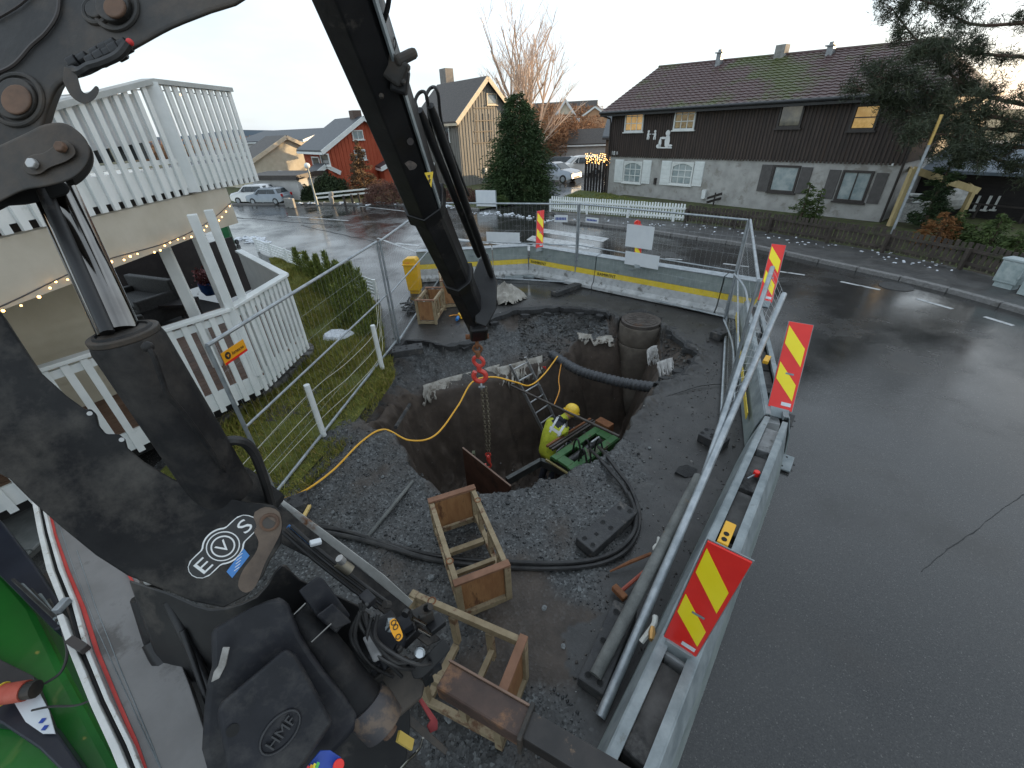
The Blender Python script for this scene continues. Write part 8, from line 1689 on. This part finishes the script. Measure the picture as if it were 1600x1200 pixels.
# ================================================================== TRUCK BED SIDE (left foreground)
bed = thing('truck_bed', 'grey dropside of the crane truck with white edge and a red stripe', 'truck', (-1.6, .4, 1.4)); zs_ = 1.75
bedm = M('grey_bed_panel', (.15, .145, .14), (.21, .205, .2), sc=3, rough=.5, bump=.05, c3=(.10, .095, .09), c3p=.6, c3s=3); wht = M('white_edge_worn', (.55, .55, .52), (.66, .66, .63), sc=9, rough=.6, c3=(.3, .25, .18), c3p=.62, c3s=14); redl = M('red_stripe_paint', (.45, .03, .025), (.55, .05, .04), sc=9, rough=.5)
def strip(name, L_, R_, mat, z=zs_, th=.03, par=bed, bevel=.003):
    mb = MB(); n = len(L_); a = [G(x, y, z) for x, y in L_]; b = [G(x, y, z) for x, y in R_]; dn = V((0, 0, -th)); vs = a + b + [p + dn for p in a] + [p + dn for p in b]
    fs = [(i, i + 1, n + i + 1, n + i) for i in range(n - 1)] + [(2 * n + i, 2 * n + i + 1, 3 * n + i + 1, 3 * n + i) for i in range(n - 1)] + [(i, i + 1, 2 * n + i + 1, 2 * n + i) for i in range(n - 1)] + [(n + i, n + i + 1, 3 * n + i + 1, 3 * n + i) for i in range(n - 1)] + [(0, n, 3 * n, 2 * n), (n - 1, 2 * n - 1, 4 * n - 1, 3 * n - 1)]
    mb.add(vs, fs); return part(name, mb, mat, par, bevel=bevel)
e0_ = [(47,770),(58,830),(72,890),(92,940)]; e1_ = [(56,776),(67,832),(82,888),(100,934)]; strip('edge_strip', e0_, e1_, wht, z=1.79, th=.05)
strip('edge_strip', [(88,962),(108,1020),(140,1100),(172,1170),(196,1230)], [(98,958),(120,1018),(152,1096),(186,1166),(212,1230)], wht, z=1.79, th=.05)
strip('groove', [(57,776),(68,832),(84,888),(104,940),(124,1018),(156,1096),(190,1166),(216,1230)], [(61,778),(73,832),(89,888),(110,940),(130,1016),(162,1094),(196,1164),(222,1230)], darkvoid, z=1.77, th=.04)
strip('inner_edge', [(62,778),(74,832),(90,888),(111,940),(131,1016),(163,1094),(197,1164),(223,1230)], [(68,782),(80,834),(97,888),(118,940),(139,1014),(171,1092),(206,1162),(232,1230)], wht, z=1.785, th=.05)
strip('bed_side_floor', [(68,782),(80,834),(97,888),(118,940),(139,1014),(171,1092),(206,1162),(232,1230)], [(96,750),(150,846),(196,880),(240,938),(268,1000),(296,1070),(322,1150),(340,1230)], bedm, z=1.752, th=.05)
strip('red_stripe', [(72,784),(84,834),(102,890),(126,950),(148,1018),(180,1094),(208,1160),(232,1230)], [(76,784),(88,834),(108,890),(133,948),(155,1016),(186,1092),(215,1158),(240,1230)], redl, z=1.758, th=.004, bevel=0)
strip('red_edge', [(150,843),(180,866),(200,900),(226,950)], [(153,841),(183,864),(204,899),(230,949)], redl, z=1.762, th=.01, bevel=0)
for pts in ([(120,860),(150,950),(190,1050),(236,1160),(262,1230)], [(86,800),(112,880),(150,980),(200,1090),(250,1200)]): mb = MB().tube([G(x, y, 1.754) for x, y in pts], .0014, 4); part('seam', mb, galvd, bed)
part('latch', MB().bar(G(110, 1000, 1.8), G(134, 1015, 1.8), .03, .03), darkwood, bed, bevel=.004); part('hinge', MB().box(G(97, 946, 1.8), (.03, .06, .03)), galv, bed, bevel=.004)
# ================================================================== GREEN VEHICLE PART bottom left
gv = thing('green_truck_body', 'bright green vehicle body with black trim below the grey dropside', 'vehicle', (-2.2, .6, 1.0)); gp = M('vivid_green_paint', (.006, .11, .012), (.010, .15, .016), sc=2, rough=.35, coat=.3, c3=(.01, .12, .012), c3p=.62, c3s=3)
strip('body_panel', [(-80,780),(-80,900),(-80,1000),(-60,1230)], [(-10,880),(60,960),(110,1060),(205,1230)], gp, z=1.25, th=.4, par=gv, bevel=.03)
strip('black_trim', [(-80,800),(-60,860),(-10,890),(40,940),(84,985)], [(-80,750),(0,812),(52,880),(90,935),(104,975)], M('navy_black_trim', (.010, .013, .022), (.018, .022, .034), rough=.4), z=1.34, th=.08, par=gv, bevel=.01)
strip('black_trim', [(-80,1120),(0,1130),(60,1170),(120,1230)], [(-80,1050),(0,1082),(80,1130),(150,1230)], MATS['navy_black_trim'], z=1.34, th=.08, par=gv, bevel=.01)
strip('tool_tray', [(-60,1020),(0,1090),(40,1130)], [(-60,1000),(52,1056),(86,1142)], M('dark_tray', (.03, .028, .028), (.05, .045, .045), rough=.6), z=1.30, th=.04, par=gv)
q = G(22, 1082, 1.42); tb = thing('red_bottle', 'dirty red jar with yellow ring in the green vehicle tray', 'jar', q); d = (G(52, 1076, 1.42) - G(0, 1084, 1.42)).normalized(); part('body', MB().tube([q - d * .09, q + d * .05], .042, 16), M('worn_red', (.40, .06, .035), (.5, .12, .08), sc=9, rough=.6), tb, smooth=True); part('ring', MB().torus(q - d * .05, d, .043, .006, 20, 6), ystr, tb); part('neck', MB().tube([q + d * .05, q + d * .09], .036, 14), cast, tb)
wc = thing('white_cloth', 'white paper with blue squares lying in the green vehicle tray', 'paper', G(50, 1115, 1.37)); strip('sheet', [(22,1098),(40,1128),(66,1146)], [(60,1080),(76,1110),(86,1146)], sgw, z=1.36, th=.006, par=wc, bevel=0)
for x, y in ((66, 1126), (70, 1137)): part('blue_square', MB().box(G(x, y, 1.364), (.018, .018, .002)), MATS['blue_control'], wc)
part('cable', MB().tube(catmull([G(50, 1110, 1.38), G(80, 1104, 1.4), G(120, 1102, 1.4), G(150, 1090, 1.4)], 6), .005, 6), hose_m, gv, smooth=True); part('cable', MB().tube(catmull([G(70, 1068, 1.4), G(95, 1050, 1.42), G(105, 1020, 1.45), G(98, 985, 1.5)], 6), .006, 6), hose_m, gv, smooth=True)
for k in range(5): part('strut', MB().tube([G(20 + k * 14, 905 + k * 8, 1.4), G(85 + k * 3, 965 + k * 3, 1.5)], .008, 6), galvd if k % 2 else hose_m, gv, smooth=True)
